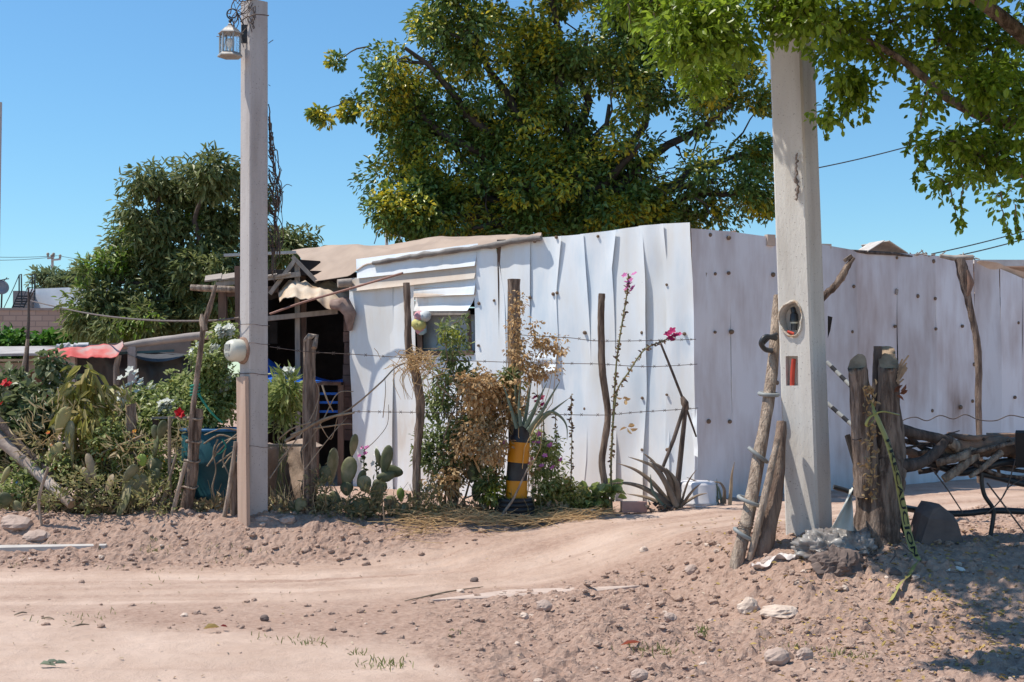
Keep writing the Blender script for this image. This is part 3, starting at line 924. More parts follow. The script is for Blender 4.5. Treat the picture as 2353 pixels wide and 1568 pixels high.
pbar((503, 677), (640, 664), YP, 11, .08, M_timber, "beam")
m = MB(); m.tube([P(438, 661, YP - .3), P(470, 663, YP - .3), P(600, 668, YP)], [.038, .042, .04], 9, .05); m.build("log_beam", M_bark_pale, porch)
m = MB()
for k in range(6):
    x = 470 + k * 32
    m.slab([P(x, 645 - k * 2, YP - .15), P(x + 38, 640 - k * 2.5, YP - .15), P(x + 40, 628 - k * 2, YP + 1.2), P(x + 2, 634 - k * 2, YP + 1.2)], (0, -.3, 1), .02)
m.build("shingle", M_timber_grey, porch)
m = MB(); m.bar(P(515, 587, 14.5), P(680, 580, 14.5), .05, .03); 
m.single("metal_pipe", mat("pale_pipe", (.5, .5, .49), None, 4, .5), "pale horizontal pipe running behind the lantern pole to the porch peak", "pipe", P(515, 587, 14.5))
# the interior
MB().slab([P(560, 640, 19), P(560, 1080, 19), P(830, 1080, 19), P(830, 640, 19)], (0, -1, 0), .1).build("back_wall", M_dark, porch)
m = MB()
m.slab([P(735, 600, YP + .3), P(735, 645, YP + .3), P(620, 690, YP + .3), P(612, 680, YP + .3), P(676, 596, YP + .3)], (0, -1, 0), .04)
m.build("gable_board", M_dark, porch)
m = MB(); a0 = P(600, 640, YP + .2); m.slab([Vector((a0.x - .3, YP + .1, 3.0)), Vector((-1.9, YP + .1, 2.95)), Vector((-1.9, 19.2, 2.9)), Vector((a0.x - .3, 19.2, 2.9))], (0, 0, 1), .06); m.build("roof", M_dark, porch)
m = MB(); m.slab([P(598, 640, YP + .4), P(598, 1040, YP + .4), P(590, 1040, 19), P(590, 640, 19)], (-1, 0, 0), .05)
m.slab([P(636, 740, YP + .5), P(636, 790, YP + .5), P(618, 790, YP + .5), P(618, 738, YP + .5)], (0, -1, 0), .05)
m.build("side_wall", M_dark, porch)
# brick pier
m = MB()
for k in range(13):
    y = 700 + k * 25; c = P(801 + R.uniform(-2, 2), y, YP - .1)
    m.box(c, (.125 + R.uniform(-.012, .012), .14, .128), R.uniform(-.06, .06))
m.build("brick_pier", mat("dark_brick", (.24, .15, .125), (.13, .085, .075), 6, .95, .5, 30), porch)
def canv(u, v):
    xt, yt = poly_at([(640, 688), (667, 649), (775, 650), (812, 657)], u); xb, yb = poly_at([(642, 692), (668, 682), (725, 694), (770, 706), (811, 722)], u)
    a = P(xt, yt, YP + .35 - .5 * u * 0); b = P(xb, yb, YP - .45)
    p = a.lerp(b, v)
    return p + Vector((0, -.05, .05)) * float(fbm(np.array(u * 6), np.array(v * 3), 3)) * 1.6 + Vector((0, 0, .05)) * math.sin(v * 3.1)
m = MB(); m.grid(canv, 36, 12, True, 0, .008, (0, 0, 1))
m.build("canvas_awning", mat("pale_canvas", (.66, .54, .42), (.46, .33, .22), 3.5, .9, .3, 20), porch)
m = MB(); 
m.tube([P(760, 700, YP - .45), P(790, 700, YP - .5), P(806, 722, YP - .5), P(803, 760, YP - .45)], [.05, .09, .08, .03], 9, .25)
m.single("rag_bundle", mat("brown_rag", (.36, .26, .22), (.2, .13, .11), 8, .9, .6, 25), "brown knotted rag hanging from the end of the canvas awning", "rag", P(800, 740, YP - .5))
m = MB(); m.tube([P(776, 652, YP - .5), P(808, 650, YP - .45)], [.05, .055], 10, .1); m.single("rolled_mat", M_timber_grey, "grey rolled mat resting on the awning beside the tin wall", "roll", P(790, 655, YP - .5))
m = MB(); m.tube([P(620, 722, 16.0), P(700, 694, 15.9), P(810, 662, 15.7), P(925, 628, 15.1)], .014, 6, sub=6)
m.single("cord", mat("reddish_cord", (.36, .2, .16)), "reddish cord slanting up from the porch across the tin wall", "cord", P(620, 722, 16.0))
# blue tarp and crates inside
M_blue = mat("bright_blue_tarp", (.012, .09, .42), (.02, .13, .52), 5, .5, .3, 12)
def bt(u, v):
    x = 610 + 178 * u; yt = 818 + 50 * min(1, u * 2) + 6 * math.sin(u * 9); yb = 882 - 4 * u
    return P(x, yt + (yb - yt) * v, 15.95 + .75 * (1 - v) + .05 * math.sin(u * 15 + v * 3))
m = MB(); m.grid(bt, 24, 10, True, 0, .006, (0, -1, 0)); m.single("blue_tarp", M_blue, "bright blue tarpaulin spread over the bench inside the porch", "tarp", P(700, 880, 16))
bench = thing("bench", "dark wooden bench of planks and blue slats under the blue tarp", "bench", B(756, 16.2))
m = MB(); m.box(P(757, 881, 16.3), (px(68, 16), .6, .05)); m.build("seat", M_timber, bench)
for x in (727, 784):
    m = MB(); m.bar(P(x, 885, 16.05), B(x, 16.05), .07, .07); m.build("leg", M_timber, bench)
for y in (905, 925, 946):
    m = MB(); m.box(P(755, y, 16.1), (px(54, 16), .03, .03)); m.build("blue_slat", M_blue, bench)

# earth wall in front of the porch
m = MB()
def ew(u, v):
    x = 600 + 125 * u; p = B(x, 13.4 + .3 * math.sin(u * 4))
    top = P(x, 1022 + 8 * math.sin(u * 7), 13.4).z
    q = p + Vector((0, 0, (top - p.z) * min(1, v * 1.35)))
    q.y += .5 * max(0, v - .74) * 4 + .07 * float(fbm(np.array(u * 5), np.array(v * 5), 3))
    return q
m.grid(ew, 26, 20, True)
m.single("earth_wall", mat("adobe_wall", (.40, .30, .235), (.27, .195, .15), 7, .95, .8, 25), "low rough brown adobe wall beside the foot of the lantern pole", "wall", B(660, 13.4))
MB().bar(P(612, 1024, 13.35), P(722, 1023, 13.4), .1, .025).single("board", M_timber_grey, "grey board lying on top of the low adobe wall", "board", P(670, 1024, 13.4))
# ---------------------------------------------------------------- low shelter on the left
YS = 17.0
shel = thing("low_shelter", "low shelter with grey awning roll, black plastic walls and board roof", "shelter", B(300, YS))
M_black = mat("black_plastic_sheet", (.022, .022, .026), (.04, .04, .045), 3, .45, .5, 9, spec=.5)
m = MB()
m.tube([P(278, 797, YS - .3), P(330, 788, YS - .3), P(400, 779, YS - .3), P(467, 772, YS - .3), P(560, 769, YS - .3)], [.04, .05, .05, .055, .05], 10, .06, sub=3)
m.build("awning_roll", mat("grey_awning", (.42, .36, .33), (.3, .26, .24), 4, .9, .4), shel)
def bp_(u, v):
    x = 165 + 272 * u; return P(x, 812 + 4 * math.sin(u * 8) + (90 - 14 * u) * v, YS - .05 + .09 * float(fbm(np.array(u * 9), np.array(v * 2), 3)))
m = MB(); m.grid(bp_, 40, 8, True, 0, .004, (0, -1, 0)); m.build("plastic_wall", M_black, shel)
def sag(u, v):
    x = 290 + 145 * u; return P(x, 806 + 8 * u + 22 * v * math.sin(math.pi * min(1, u * .9 + .1)), YS - .35 + .35 * (1 - v))
m = MB(); m.grid(sag, 20, 6, True, 0, .004, (0, -1, 0)); m.build("sagging_sheet", mat("faded_black_sheet", (.06, .062, .068), (.1, .1, .105), 3, .5, .4, 12), shel)
MB().bar(P(164, 816, YS - .2), P(164, 900, YS - .2), px(16, YS), .12).build("post", M_conc, shel)
MB().bar(P(304, 797, YS - .3), P(304, 880, YS - .3), px(13, YS), .1).build("post", M_conc, shel)
MB().tube([P(273, 816, YS - .5), P(267, 845, YS - .5), P(268, 885, YS - .5)], [.035, .04, .045], 8, .1).build("post", M_bark_pale, shel)
MB().bar(P(172, 817, YS - .25), P(400, 806, YS - .25), .03, .03).build("pipe", mat("teal_pipe", (.08, .16, .18)), shel)
MB().slab([P(112, 826, YS - .1), P(112, 892, YS - .1), P(144, 892, YS - .1), P(144, 824, YS - .1)], (0, -1, 0), .03).build("white_panel", mat("white_panel", (.72, .76, .78), (.62, .66, .68), 3), shel)
MB().slab([P(-60, 814, YS - .5), P(152, 811, YS - .3), P(152, 795, YS + 1.5), P(-60, 797, YS + 1.5)], (0, 0, 1), .03).build("board_roof", mat("grey_boards", (.46, .43, .41), (.32, .29, .28), 5, .9), shel)
MB().bar(P(-60, 829, YS - .4), P(150, 827, YS - .2), .1, .03).build("fascia", mat("yellow_board", (.52, .40, .26), (.36, .28, .2), 4), shel)
MB().bar(P(-60, 846, YS - .1), P(112, 843, YS - .1), .12, .12).build("beam", M_timber_grey, shel)
M_tanw = mat("tan_wall", (.34, .26, .21), (.25, .19, .15), 4)
MB().slab([P(-60, 855, YS + .6), P(-60, 960, YS + .6), P(60, 960, YS + .6), P(60, 855, YS + .6)], (0, -1, 0), .05).build("front_wall", M_tanw, shel)
m = MB()
m.slab([P(440, 780, YS + 1.2), P(440, 960, YS + 1.2), P(60, 960, YS + 1.2), P(60, 845, YS + 1.2), P(60, 800, YS + 1.2)][::-1], (0, 1, 0), .05)
m.build("back_wall", M_tanw, shel)
MB().slab([P(66, 846, YS + .3), P(66, 925, YS + .3), P(107, 925, YS + .3), P(107, 846, YS + .3)], (0, -1, 0), .04).build("door", mat("brown_door", (.19, .11, .085), (.13, .08, .06), 4), shel)
# red tarp on the shelter roof
def rt(u, v):
    x = 110 + 172 * u; yt = float(np.interp(x, [110, 140, 170, 200, 240, 262, 282], [806, 800, 797, 799, 789, 792, 792])); yb = float(np.interp(x, [110, 150, 160, 200, 210, 235, 268, 282], [825, 828, 822, 825, 820, 824, 819, 797]))
    p = P(x, yt, YS + .1).lerp(P(x + 3, yb, YS - .55), v)
    return p + Vector((0, -.03, .02 * float(fbm(np.array(u * 7), np.array(v * 1.5), 2)) + .05 * math.sin(v * 3)))
m = MB(); m.grid(rt, 44, 10, True, 0, .008, (0, 0, 1))
m.single("red_tarp", mat("faded_red_tarp", (.46, .05, .045), (.55, .14, .12), 2.6, .7, .4, 14, c3=(.42, .30, .27)), "faded red tarpaulin crumpled over the edge of the low shelter roof", "tarp", P(200, 815, YS))
m = MB()
for k in range(6):
    a = P(130 + k * 10, 797 + R.uniform(-3, 3), YS + .2)
    m.tube([a, a + Vector((R.uniform(.05, .15), 0, R.uniform(-.03, .05)))], [.04, .03], 7, .3)
m.single("rag_heap", mat("bluish_rags", (.42, .45, .5), (.6, .58, .55), 9), "small heap of pale rags on the roof left of the red tarp", "rags", P(155, 800, YS))
# blue-grey rail, barrels
m = MB(); m.bar(P(-40, 911, 15.2), P(120, 908, 15.2), .05, .1); m.bar(P(-40, 901, 15.2), P(120, 900, 15.2), .07, .015)
for x in (20, 100): m.bar(P(x, 915, 15.2), B(x, 15.2), .05, .05)
m.single("metal_rail", mat("bluish_metal", (.085, .125, .15), (.13, .17, .19), 5, .5), "blue grey metal rail on legs in front of the shelter door", "rail", B(40, 15.2))
def barrel(name, label, x, y0, y1, w, Y, body, rimm):
    r = px(w, Y) / 2; z0 = P(x, y1, Y).z; z1 = P(x, y0, Y).z; h = z1 - z0
    c = P(x, y1, Y); c.y += r
    t = thing(name, label, "barrel", c)
    m = MB(); m.lathe([(0, .0), (r * .97, 0), (r, .02), (r, h * .31), (r * 1.025, h * .33), (r, h * .35), (r, h * .64), (r * 1.025, h * .66), (r, h * .68), (r, h - .02), (r * .96, h - .01), (r * .95, h - .12), (0, h - .12)], c, 32)
    m.build("drum", body, t)
    m = MB(); pts = [c + Vector((r * 1.01 * math.cos(a), r * 1.01 * math.sin(a), h - .008)) for a in np.linspace(0, 2 * math.pi, 33)]
    m.tube(pts, .017, 8, cap=False); m.build("rim", rimm, t)
    return t
M_teal = mat("teal_paint", (.005, .048, .06), (.012, .08, .095), 4, .45, .15, 20, spec=.45)
M_bluep = mat("blue_paint", (.02, .10, .24), (.04, .15, .30), 6, .5, .1)
barrel("barrel", "teal barrel with a blue rim standing beside the lantern pole", 474, 988, 1218, 150, 12.45, M_teal, M_bluep)
barrel("barrel", "dark blue barrel half hidden behind the cactus at the picture edge", 49, 948, 1130, 42, 14.2, mat("deep_blue_paint", (.015, .085, .19), (.02, .13, .24), 5, .5), M_bluep)

# ---------------------------------------------------------------- far things
bw = thing("brick_house", "flat brick wall of a house behind the green vines", "house", P(80, 880, 36))
m, nt, b = newmat("pale_brick")
tc = nt.nodes.new("ShaderNodeTexCoord"); mp = nt.nodes.new("ShaderNodeMapping"); mp.inputs['Rotation'].default_value = (rad(90), 0, 0)
bt_ = nt.nodes.new("ShaderNodeTexBrick"); nt.links.new(tc.outputs['Object'], mp.inputs[0]); nt.links.new(mp.outputs[0], bt_.inputs['Vector'])
bt_.inputs['Color1'].default_value = (.37, .255, .20, 1); bt_.inputs['Color2'].default_value = (.44, .32, .26, 1); bt_.inputs['Mortar'].default_value = (.27, .20, .17, 1)
bt_.inputs['Scale'].default_value = 1; bt_.inputs['Brick Width'].default_value = .36; bt_.inputs['Row Height'].default_value = .155; bt_.inputs['Mortar Size'].default_value = .014
nt.links.new(bt_.outputs['Color'], b.inputs['Base Color']); b.inputs['Roughness'].default_value = .95
M_brick = m
top = P(80, 714, 36).z
MB().box((P(80, 700, 36).x - .6, 37.2, (top + .2) / 2), (6.2, 2.4, top - .2)).build("wall", M_brick, bw)
MB().box((P(80, 700, 36).x - .6, 37.2, top + .035), (6.25, 2.45, .07)).build("parapet", mat("parapet_mortar", (.33, .27, .24), (.25, .2, .18), 4), bw)
wb = thing("white_building", "plain whitewashed block rising behind the brick wall", "building", P(130, 880, 41))
zt = P(130, 660, 41).z
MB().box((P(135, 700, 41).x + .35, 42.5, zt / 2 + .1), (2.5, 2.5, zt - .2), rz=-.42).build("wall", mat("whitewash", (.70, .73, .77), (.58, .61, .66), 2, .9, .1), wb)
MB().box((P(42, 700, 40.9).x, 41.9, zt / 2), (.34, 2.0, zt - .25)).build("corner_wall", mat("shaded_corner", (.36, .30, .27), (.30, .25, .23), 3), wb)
# roof ladder with hand rails
lad = thing("roof_ladder", "thin dark iron ladder with two tall hand rails above the brick wall", "ladder", P(60, 708, 39))
for x0, x1 in ((28, 64), (60, 124)):
    pass
m = MB(); m.tube([P(28, 708, 39), P(44, 672, 39), P(44, 632, 39), P(49, 630, 39), P(50, 700, 39)], .022, 6); m.build("hand_rail", M_iron, lad)
m = MB(); m.tube([P(54, 708, 39), P(74, 665, 39), P(74, 630, 39), P(80, 629, 39), P(80, 690, 39)], .022, 6); m.build("hand_rail", M_iron, lad)
m = MB()
for k in range(5):
    f = k / 5; m.tube([P(30 + 12 * f, 705 - 30 * f, 39), P(57 + 17 * f, 705 - 30 * f, 39)], .022, 6)
m.build("rung", M_iron, lad)
m = MB(); m.tube([P(8, 710, 38.5), P(33, 632 + 26, 38.5), P(44, 632, 38.6)], .012, 5); m.tube([P(44, 708, 38.5), P(72, 640, 38.5)], .012, 5); m.build("stay", M_iron, lad)
dish = thing("satellite_dish", "grey satellite dish on a thin arm at the picture edge", "satellite dish", P(2, 690, 38))
dc = P(0, 662, 38)
MB().lathe([(0, 0), (.1, .012), (.18, .035), (.24, .07), (.235, .08), (.1, .03), (0, .015)], dc, 24, (.5, -.75, .35)).build("reflector", mat("dish_grey", (.33, .30, .31)), dish)
m = MB(); m.tube([dc, dc + Vector((.0, .15, -.1)), P(3, 708, 38.1)], .025, 7); m.tube([dc + Vector((-.1, 0, .2)), P(12, 642, 37.8), P(20, 641, 37.7)], .014, 6, sub=3); m.tube([dc + Vector((.1, 0, .2)), P(10, 645, 37.8), P(16, 638, 37.7)], .012, 6, sub=3); m.build("arm", M_iron, dish)
def upole(name, label, x, y0, y1, Y, w, arms):
    b = P(x, 880, Y); b.z = .3
    t = thing(name, label, "utility pole", b)
    MB().tube([b, P(x, y0, Y)], [px(w, Y) * .6, px(w, Y) * .45], 9).build("shaft", M_conc, t)
    for (xa, xb, y) in arms:
        MB().bar(P(xa, y, Y - .12), P(xb, y - 2, Y - .12), .1, .1).build("crossarm", M_conc, t)
        for x in (xa + 1, xb - 1):
            MB().lathe([(.03, 0), (.09, .04), (.05, .1), (.1, .16), (.06, .24), (0, .26)], P(x, y - 3, Y - .12), 8).build("insulator", M_timber_grey, t)
    return t
upole("utility_pole", "distant utility pole with two short crossarms above the white building", 120.5, 590, 700, 75, 6.5, [(109, 124, 594), (118, 139, 598)])
upole("utility_pole", "distant utility pole with one bracket behind the shack roof tarp", 888.5, 470, 600, 40, 8, [(892, 922, 541)])
MB().tube([P(918, 505, 39.8), P(918, 560, 39.8)], .05, 6).single("bracket_post", M_conc, "short grey post beside the pole behind the tarp roof", "post", P(918, 560, 39.8))
for nm, a, b, sagz, lab in (("power_line", P(-40, 590, 70), P(132, 588, 75), .25, "upper power line reaching the far left utility pole"), ("power_line", P(-40, 598, 70), P(112, 592, 75), .25, "lower power line reaching the far left utility pole"),
                            ("power_line", P(134, 588, 75), P(330, 612, 95), .4, "power line running from the far pole behind the dark tree"), ("power_line", P(1880, 386, 30), P(2160, 316, 30), .15, "thin power line crossing the sky beside the thick pole"),
                            ("power_line", P(2140, 584, 30), P(2420, 512, 30), .15, "upper of two lines rising over the right end of the tin wall"), ("power_line", P(2205, 587, 28), P(2420, 530, 28), .1, "lower of two lines rising over the right end of the tin wall"),
                            ("power_line", P(860, 560, 34), P(880, 497, 40), .02, "short thin line slanting down from the pole behind the tarp")):
    pts = [a.lerp(b, k / 12) - Vector((0, 0, sagz * (k / 12) * (1 - k / 12))) for k in range(13)]
    MB().tube(pts, .014, 5).single(nm, M_iron, lab, "power line", a, "overhead lines")
# ---------------------------------------------------------------- trees and plants
def unit(v): return v / (np.linalg.norm(v, axis=1, keepdims=True) + 1e-9)


def clumps_in(blobs, n, shell=.5, dens=1):
    """n clump centres spread through a set of ellipsoids given as photo position, distance and radii in photo pixels"""
    wts = np.array([(b[3] * b[4]) ** .8 * (b[5] if len(b) > 5 else 1) for b in blobs]); wts /= wts.sum()
    idx = NR.choice(len(blobs), n, p=wts)
    d = unit(NR.normal(size=(n, 3))); r = shell + (1 - shell) * NR.rand(n) ** .6
    C = np.array([P(b[0], b[1], b[2]) for b in blobs]); S = np.array([(px(b[3], b[2]), px((b[3] + b[4]) * .5, b[2]) * .85, px(b[4], b[2])) for b in blobs])
    return C[idx] + d * r[:, None] * S[idx], d, C


def foliage(mb, cl, out, per, sig, L, W, droop=.3, up=.5, fold=.2, curl=.1, flat=.8, jit=.35):
    n = len(cl)
    c = np.repeat(cl, per, 0); o = np.repeat(out, per, 0)
    g = unit(NR.normal(size=(n * per, 3))) * (NR.rand(n * per) ** .45)[:, None] * np.array([1, 1, flat]) * sig * 1.9 * np.repeat(NR.uniform(.65, 1.2, n), per)[:, None]
    pos = c + g
    d = unit(unit(g) * .7 + o * .35 + NR.normal(size=(n * per, 3)) * .5 + np.array([0, 0, -droop]))
    nm = unit(NR.normal(size=(n * per, 3)) * .42 + np.array([0, 0, up]) + o * .25 + unit(g) * .8)
    Ls = L * (1 + NR.uniform(-jit, jit, n * per)); 
    mb.leaves(pos, d, nm, Ls, W * Ls / L, fold, 0, curl)
    return mb


def limb(mb, a, b, r0, r1, wob=.08, n=7, seg=5):
    a = Vector(a); b = Vector(b); pts = []; L = (b - a).length
    for k in range(n + 1):
        f = k / n
        p = a.lerp(b, f) + Vector((R.uniform(-1, 1), R.uniform(-1, 1), R.uniform(-1, 1))) * wob * L * math.sin(f * 3.14) * .5
        p.z += math.sin(f * 3.14) * .06 * L
        pts.append(p)
    mb.tube(pts, [r0 + (r1 - r0) * k / n for k in range(n + 1)], seg, .06)
    return pts


def jitterY(bl, s):
    return [(b[0], b[1], b[2] + R.uniform(-s, s)) + tuple(b[3:]) for b in bl]


# --- the large tree with yellow flowers behind the shack
YT = 21.0
big = [(1060, 60, 110, 110), (930, 110, 82, 66), (900, 205, 66, 62), (985, 300, 120, 100), (920, 405, 70, 84), (1000, 485, 110, 64), (1150, 190, 160, 160), (1180, 380, 180, 140), (1085, 525, 130, 34),
       (1350, 70, 190, 130), (1400, 240, 110, 100, .7), (1340, 440, 130, 80), (1440, 490, 90, 50), (1560, 110, 160, 140), (1680, 240, 100, 110), (1650, 420, 90, 70, .55), (1590, 480, 70, 44, .6), (1710, 350, 56, 66, .8),
       (1250, -110, 260, 90), (1470, 330, 110, 60, .5), (1550, 520, 60, 25, .6), (905, 475, 60, 50), (960, 528, 60, 22), (1210, 510, 130, 36), (1460, 520, 120, 30, .8), (1290, 430, 240, 100), (1100, 450, 200, 80), (1620, 500, 60, 30, .7), (1740, 430, 26, 40, .8)]
big = jitterY([(b[0], b[1], YT, b[2], b[3]) + tuple(b[4:]) for b in big], .9)
tb = P(1330, 1000, YT + .6); tb.z = .25
T = thing("flowering_tree", "large dense tree with yellow flower clusters rising behind the tin shack", "tree", tb)
cl, out, C = clumps_in(big, 320, .5)
M_big = leafmat("yellowing_foliage", [(.065, .115, .022), (.105, .175, .03), (.155, .235, .045), (.23, .30, .07)], .3, .38, [(.90, .62, .03), (.74, .60, .045), (.40, .44, .06)], 1.35, .50, .57, .55)
m = MB(); foliage(m, cl, out, 300, .215, .095, .046, .3, 1.0, flat=.8)
for x, y, n in ((770, 138, 130), (728, 262, 190), (800, 258, 240), (745, 275, 120), (1755, 490, 110), (1765, 470, 70), (815, 235, 120)):
    c = np.array([P(x, y, YT)]); foliage(m, c, np.array([[-.5, 0, .2]]), n, .085, .10, .042, .35, .5)
m.build("crown", M_big, T)
m = MB()
fork = P(1330, 560, YT + .5)
m.tube([tb, tb.lerp(fork, .5) + Vector((.1, 0, 0)), fork], [.42, .34, .3], 10, .06)
m.build("trunk", M_bark_dark, T)
m = MB()
for i in range(len(C)):
    p = limb(m, fork + Vector((R.uniform(-.2, .2), 0, R.uniform(-.3, .4))), C[i], .13, .03, .1)
    for j in range(5):
        q = cl[NR.randint(len(cl))]
        k = int(np.argmin(np.linalg.norm(cl - np.array(C[i]) - NR.normal(size=3) * .4, axis=1))); q = cl[k]
        limb(m, p[-2], q, .025, .008, .15, 5, 4)
for x, y, x2, y2 in ((870, 110, 775, 138), (860, 215, 735, 262), (850, 230, 800, 255), (1740, 420, 1755, 490)):
    limb(m, P(x, y, YT), P(x2, y2, YT), .02, .008, .12, 6, 4)
for k in range(34):   # bare twigs in the open gap on the shaded side
    a = P(1450 + R.uniform(0, 190), 300 + R.uniform(0, 170), YT + R.uniform(-.6, .6)); limb(m, a, a + Vector((R.uniform(-.5, .5), R.uniform(-.3, .3), R.uniform(-.6, .25))), .018, .004, .2, 6, 4)
m.build("branches", mat("grey_branches", (.10, .08, .07), (.05, .042, .036), 8), T)

# --- dark mango tree on the left
YM = 20.5
mg = [(475, 400, 58, 38), (410, 445, 60, 50), (520, 470, 74, 90), (340, 500, 52, 52), (430, 560, 105, 84), (300, 575, 56, 56), (255, 645, 52, 54), (365, 680, 110, 74), (500, 650, 86, 86), (220, 705, 44, 54), (188, 748, 32, 34), (622, 565, 26, 34), (655, 575, 34, 20),
      (692, 568, 13, 18), (460, 740, 96, 44), (300, 755, 90, 34), (560, 590, 44, 76), (345, 420, 24, 26)]
mg = jitterY([(b[0], b[1], YM, b[2], b[3]) for b in mg], .7)
tb = P(440, 1000, YM + .5); tb.z = .25
T = thing("mango_tree", "dark olive mango tree with drooping leaves behind the shelter", "tree", tb)
cl, out, C = clumps_in(mg, 235, .55)
M_mango = leafmat("mango_leaves", [(.10, .13, .04), (.155, .19, .06), (.22, .25, .09), (.30, .31, .14)], .36, .45, [(.16, .27, .03), (.22, .34, .04)], .9, .58, .64, .4)
m = MB(); foliage(m, cl, out, 135, .165, .125, .040, .5, .9, .15, .15)
m.build("crown", M_mango, T)
m = MB(); fork = P(440, 700, YM + .4)
m.tube([tb, fork], [.26, .18], 9, .06); m.build("trunk", M_bark_dark, T)
m = MB()
for i in range(len(C)): limb(m, fork, C[i], .07, .02, .1)
m.build("branches", M_twig_dark, T)

# --- the near tree hanging in from the right
YN = 9.2
ne = [(1480, 14, 80, 46), (1580, 70, 80, 76), (1600, 185, 34, 44), (1545, 120, 34, 40), (1680, 56, 86, 66), (1640, 150, 40, 40), (1790, 12, 60, 34), (1850, 26, 60, 56), (1930, 110, 62, 100), (1965, 205, 34, 40), (1908, 265, 17, 36), (2050, 50, 110, 90), (2160, 90, 110, 110),
      (2280, 110, 100, 130), (2330, 250, 50, 100), (2250, 190, 80, 50), (2190, 325, 64, 26, .7), (2265, 365, 90, 46, .8), (2185, 420, 40, 34, .6), (2295, 450, 56, 56, .7), (2060, 130, 60, 34, .6), (2130, 220, 30, 40, .5)]
ab = [(1750, -130, 200, 90), (2000, -130, 200, 100), (2250, -120, 220, 110), (2480, 60, 120, 240), (2450, 340, 90, 150), (2560, -160, 200, 200), (2000, -330, 280, 110), (2350, -300, 280, 130)]  # clumps mostly out of view, added for the shade they cast
nb = [(b[0], b[1], YN + (-.5 if b[0] < 1900 else 0) + R.uniform(-.7, .7), b[2], b[3]) + tuple(b[4:]) for b in ne]
na = [(b[0], b[1], 8.7 + R.uniform(-1.0, 1.0), b[2], b[3]) + tuple(b[4:]) for b in ab]
tb = Vector((4.9, 9.6, .3))
T = thing("shade_tree", "leafy bright green tree whose branches hang across the top of the thick pole", "tree", tb)
M_near = leafmat("bright_leaves", [(.09, .15, .014), (.15, .235, .018), (.22, .32, .025), (.32, .44, .045), (.18, .27, .022)], .5, .36, [(.42, .17, .03), (.22, .34, .04)], 3.5, .68, .76, .5)
cl, out, C = clumps_in(nb, 330, .35)
m = MB(); foliage(m, cl, out, 42, .075, .054, .029, .45, .45, .12, .1)
cl2, out2, C2 = clumps_in(na, 400, .2)
foliage(m, cl2, out2, 56, .12, .06, .036, .4, .6, .12, .1)
nc = [(b[0], b[1], 9.25 + R.uniform(-.2, .2), b[2], b[3]) for b in ((1430, -95, 110, 50), (1540, -110, 110, 60), (1650, -90, 100, 50), (1520, -200, 140, 80), (1700, -150, 130, 80), (1950, -150, 130, 80), (2200, -150, 130, 80), (1600, -330, 150, 90), (1900, -340, 150, 90), (2200, -340, 150, 90))]  # unseen leaf clumps placed to shade the ground by the cut trunk
cl3, out3, C3 = clumps_in(nc, 400, .15)
nd = [(b[0], b[1], 7.3 + R.uniform(-.4, .6), b[2], b[3]) for b in ((1320, -170, 90, 50), (1450, -150, 110, 50), (1600, -140, 110, 50), (1750, -170, 100, 50), (1500, -260, 150, 60), (1700, -260, 150, 60))]  # unseen clumps nearer the camera, put in for dappled shade on the slope
cl4, out4, C4 = clumps_in(nd, 120, .2); foliage(m, cl4, out4, 60, .12, .06, .036, .4, .6, .12, .1)
cl5, out5, C5 = clumps_in([(1630, -90, 9.9, 44, 36), (1700, -75, 9.9, 60, 36), (1660, -150, 9.9, 60, 40)], 90, .2); foliage(m, cl5, out5, 34, .075, .06, .034, .4, .6, .12, .1)  # unseen clumps added to dapple the top of the thick pole
foliage(m, cl3, out3, 95, .14, .075, .046, .4, .6, .12, .1)
tw = MB()
strands = [(2110, 290, 2105, 430), (2180, 440, 2205, 530), (2215, 420, 2212, 525), (2300, 470, 2322, 548), (2330, 500, 2340, 545), (2140, 330, 2120, 390), (1960, 180, 1985, 275), (1930, 200, 1945, 262), (1905, 200, 1900, 318), (2010, 120, 2070, 190), (2090, 160, 2110, 225), (1570, 150, 1592, 240), (1640, 120, 1660, 215), (1500, 60, 1530, 165), (1440, 40, 1470, 105), (1400, 0, 1392, 50), (1720, 90, 1705, 150), (1800, 30, 1792, 100), (1840, 50, 1850, 118), (2240, 400, 2160, 410), (2250, 330, 2110, 345), (2130, 240, 2080, 350), (2280, 300, 2170, 305)]
for x0, y0, x1, y1 in strands:
    Y0 = YN + R.uniform(-.5, .3) - (.5 if x0 < 1900 else 0)
    a = P(x0, y0 - 30, Y0); b = P(x1, y1, Y0 + .05); pts = []
    for k in range(9):
        f = k / 8; pts.append(a.lerp(b, f) + Vector((R.uniform(-.012, .012), R.uniform(-.03, .03), -.03 * math.sin(f * 3.1))))
    tw.tube(pts, [.006 - .0005 * k for k in range(9)], 4)
    L = (b - a).length; n = int(L * 115)
    f = NR.rand(n) ** .8; base = np.array([tuple(pts[int(min(7, q * 8))].lerp(pts[int(min(7, q * 8)) + 1], (q * 8) % 1)) for q in f])
    d = unit(NR.normal(size=(n, 3)) * .8 + np.array(tuple((b - a).normalized())) * .9 + np.array([0, 0, -.5]))
    m.leaves(base, d, NR.normal(size=(n, 3)) + np.array([0, -.3, .4]), .048 * NR.uniform(.7, 1.3, n), .026, .12, 0, .1)
m.build("crown", M_near, T)
m = MB()
m.tube([tb, tb + Vector((-.05, 0, 1.2)), Vector((4.6, 9.5, 2.6)), Vector((4.3, 9.4, 3.7))], [.22, .18, .16, .13], 10, .06)
m.build("trunk", M_bark, T)
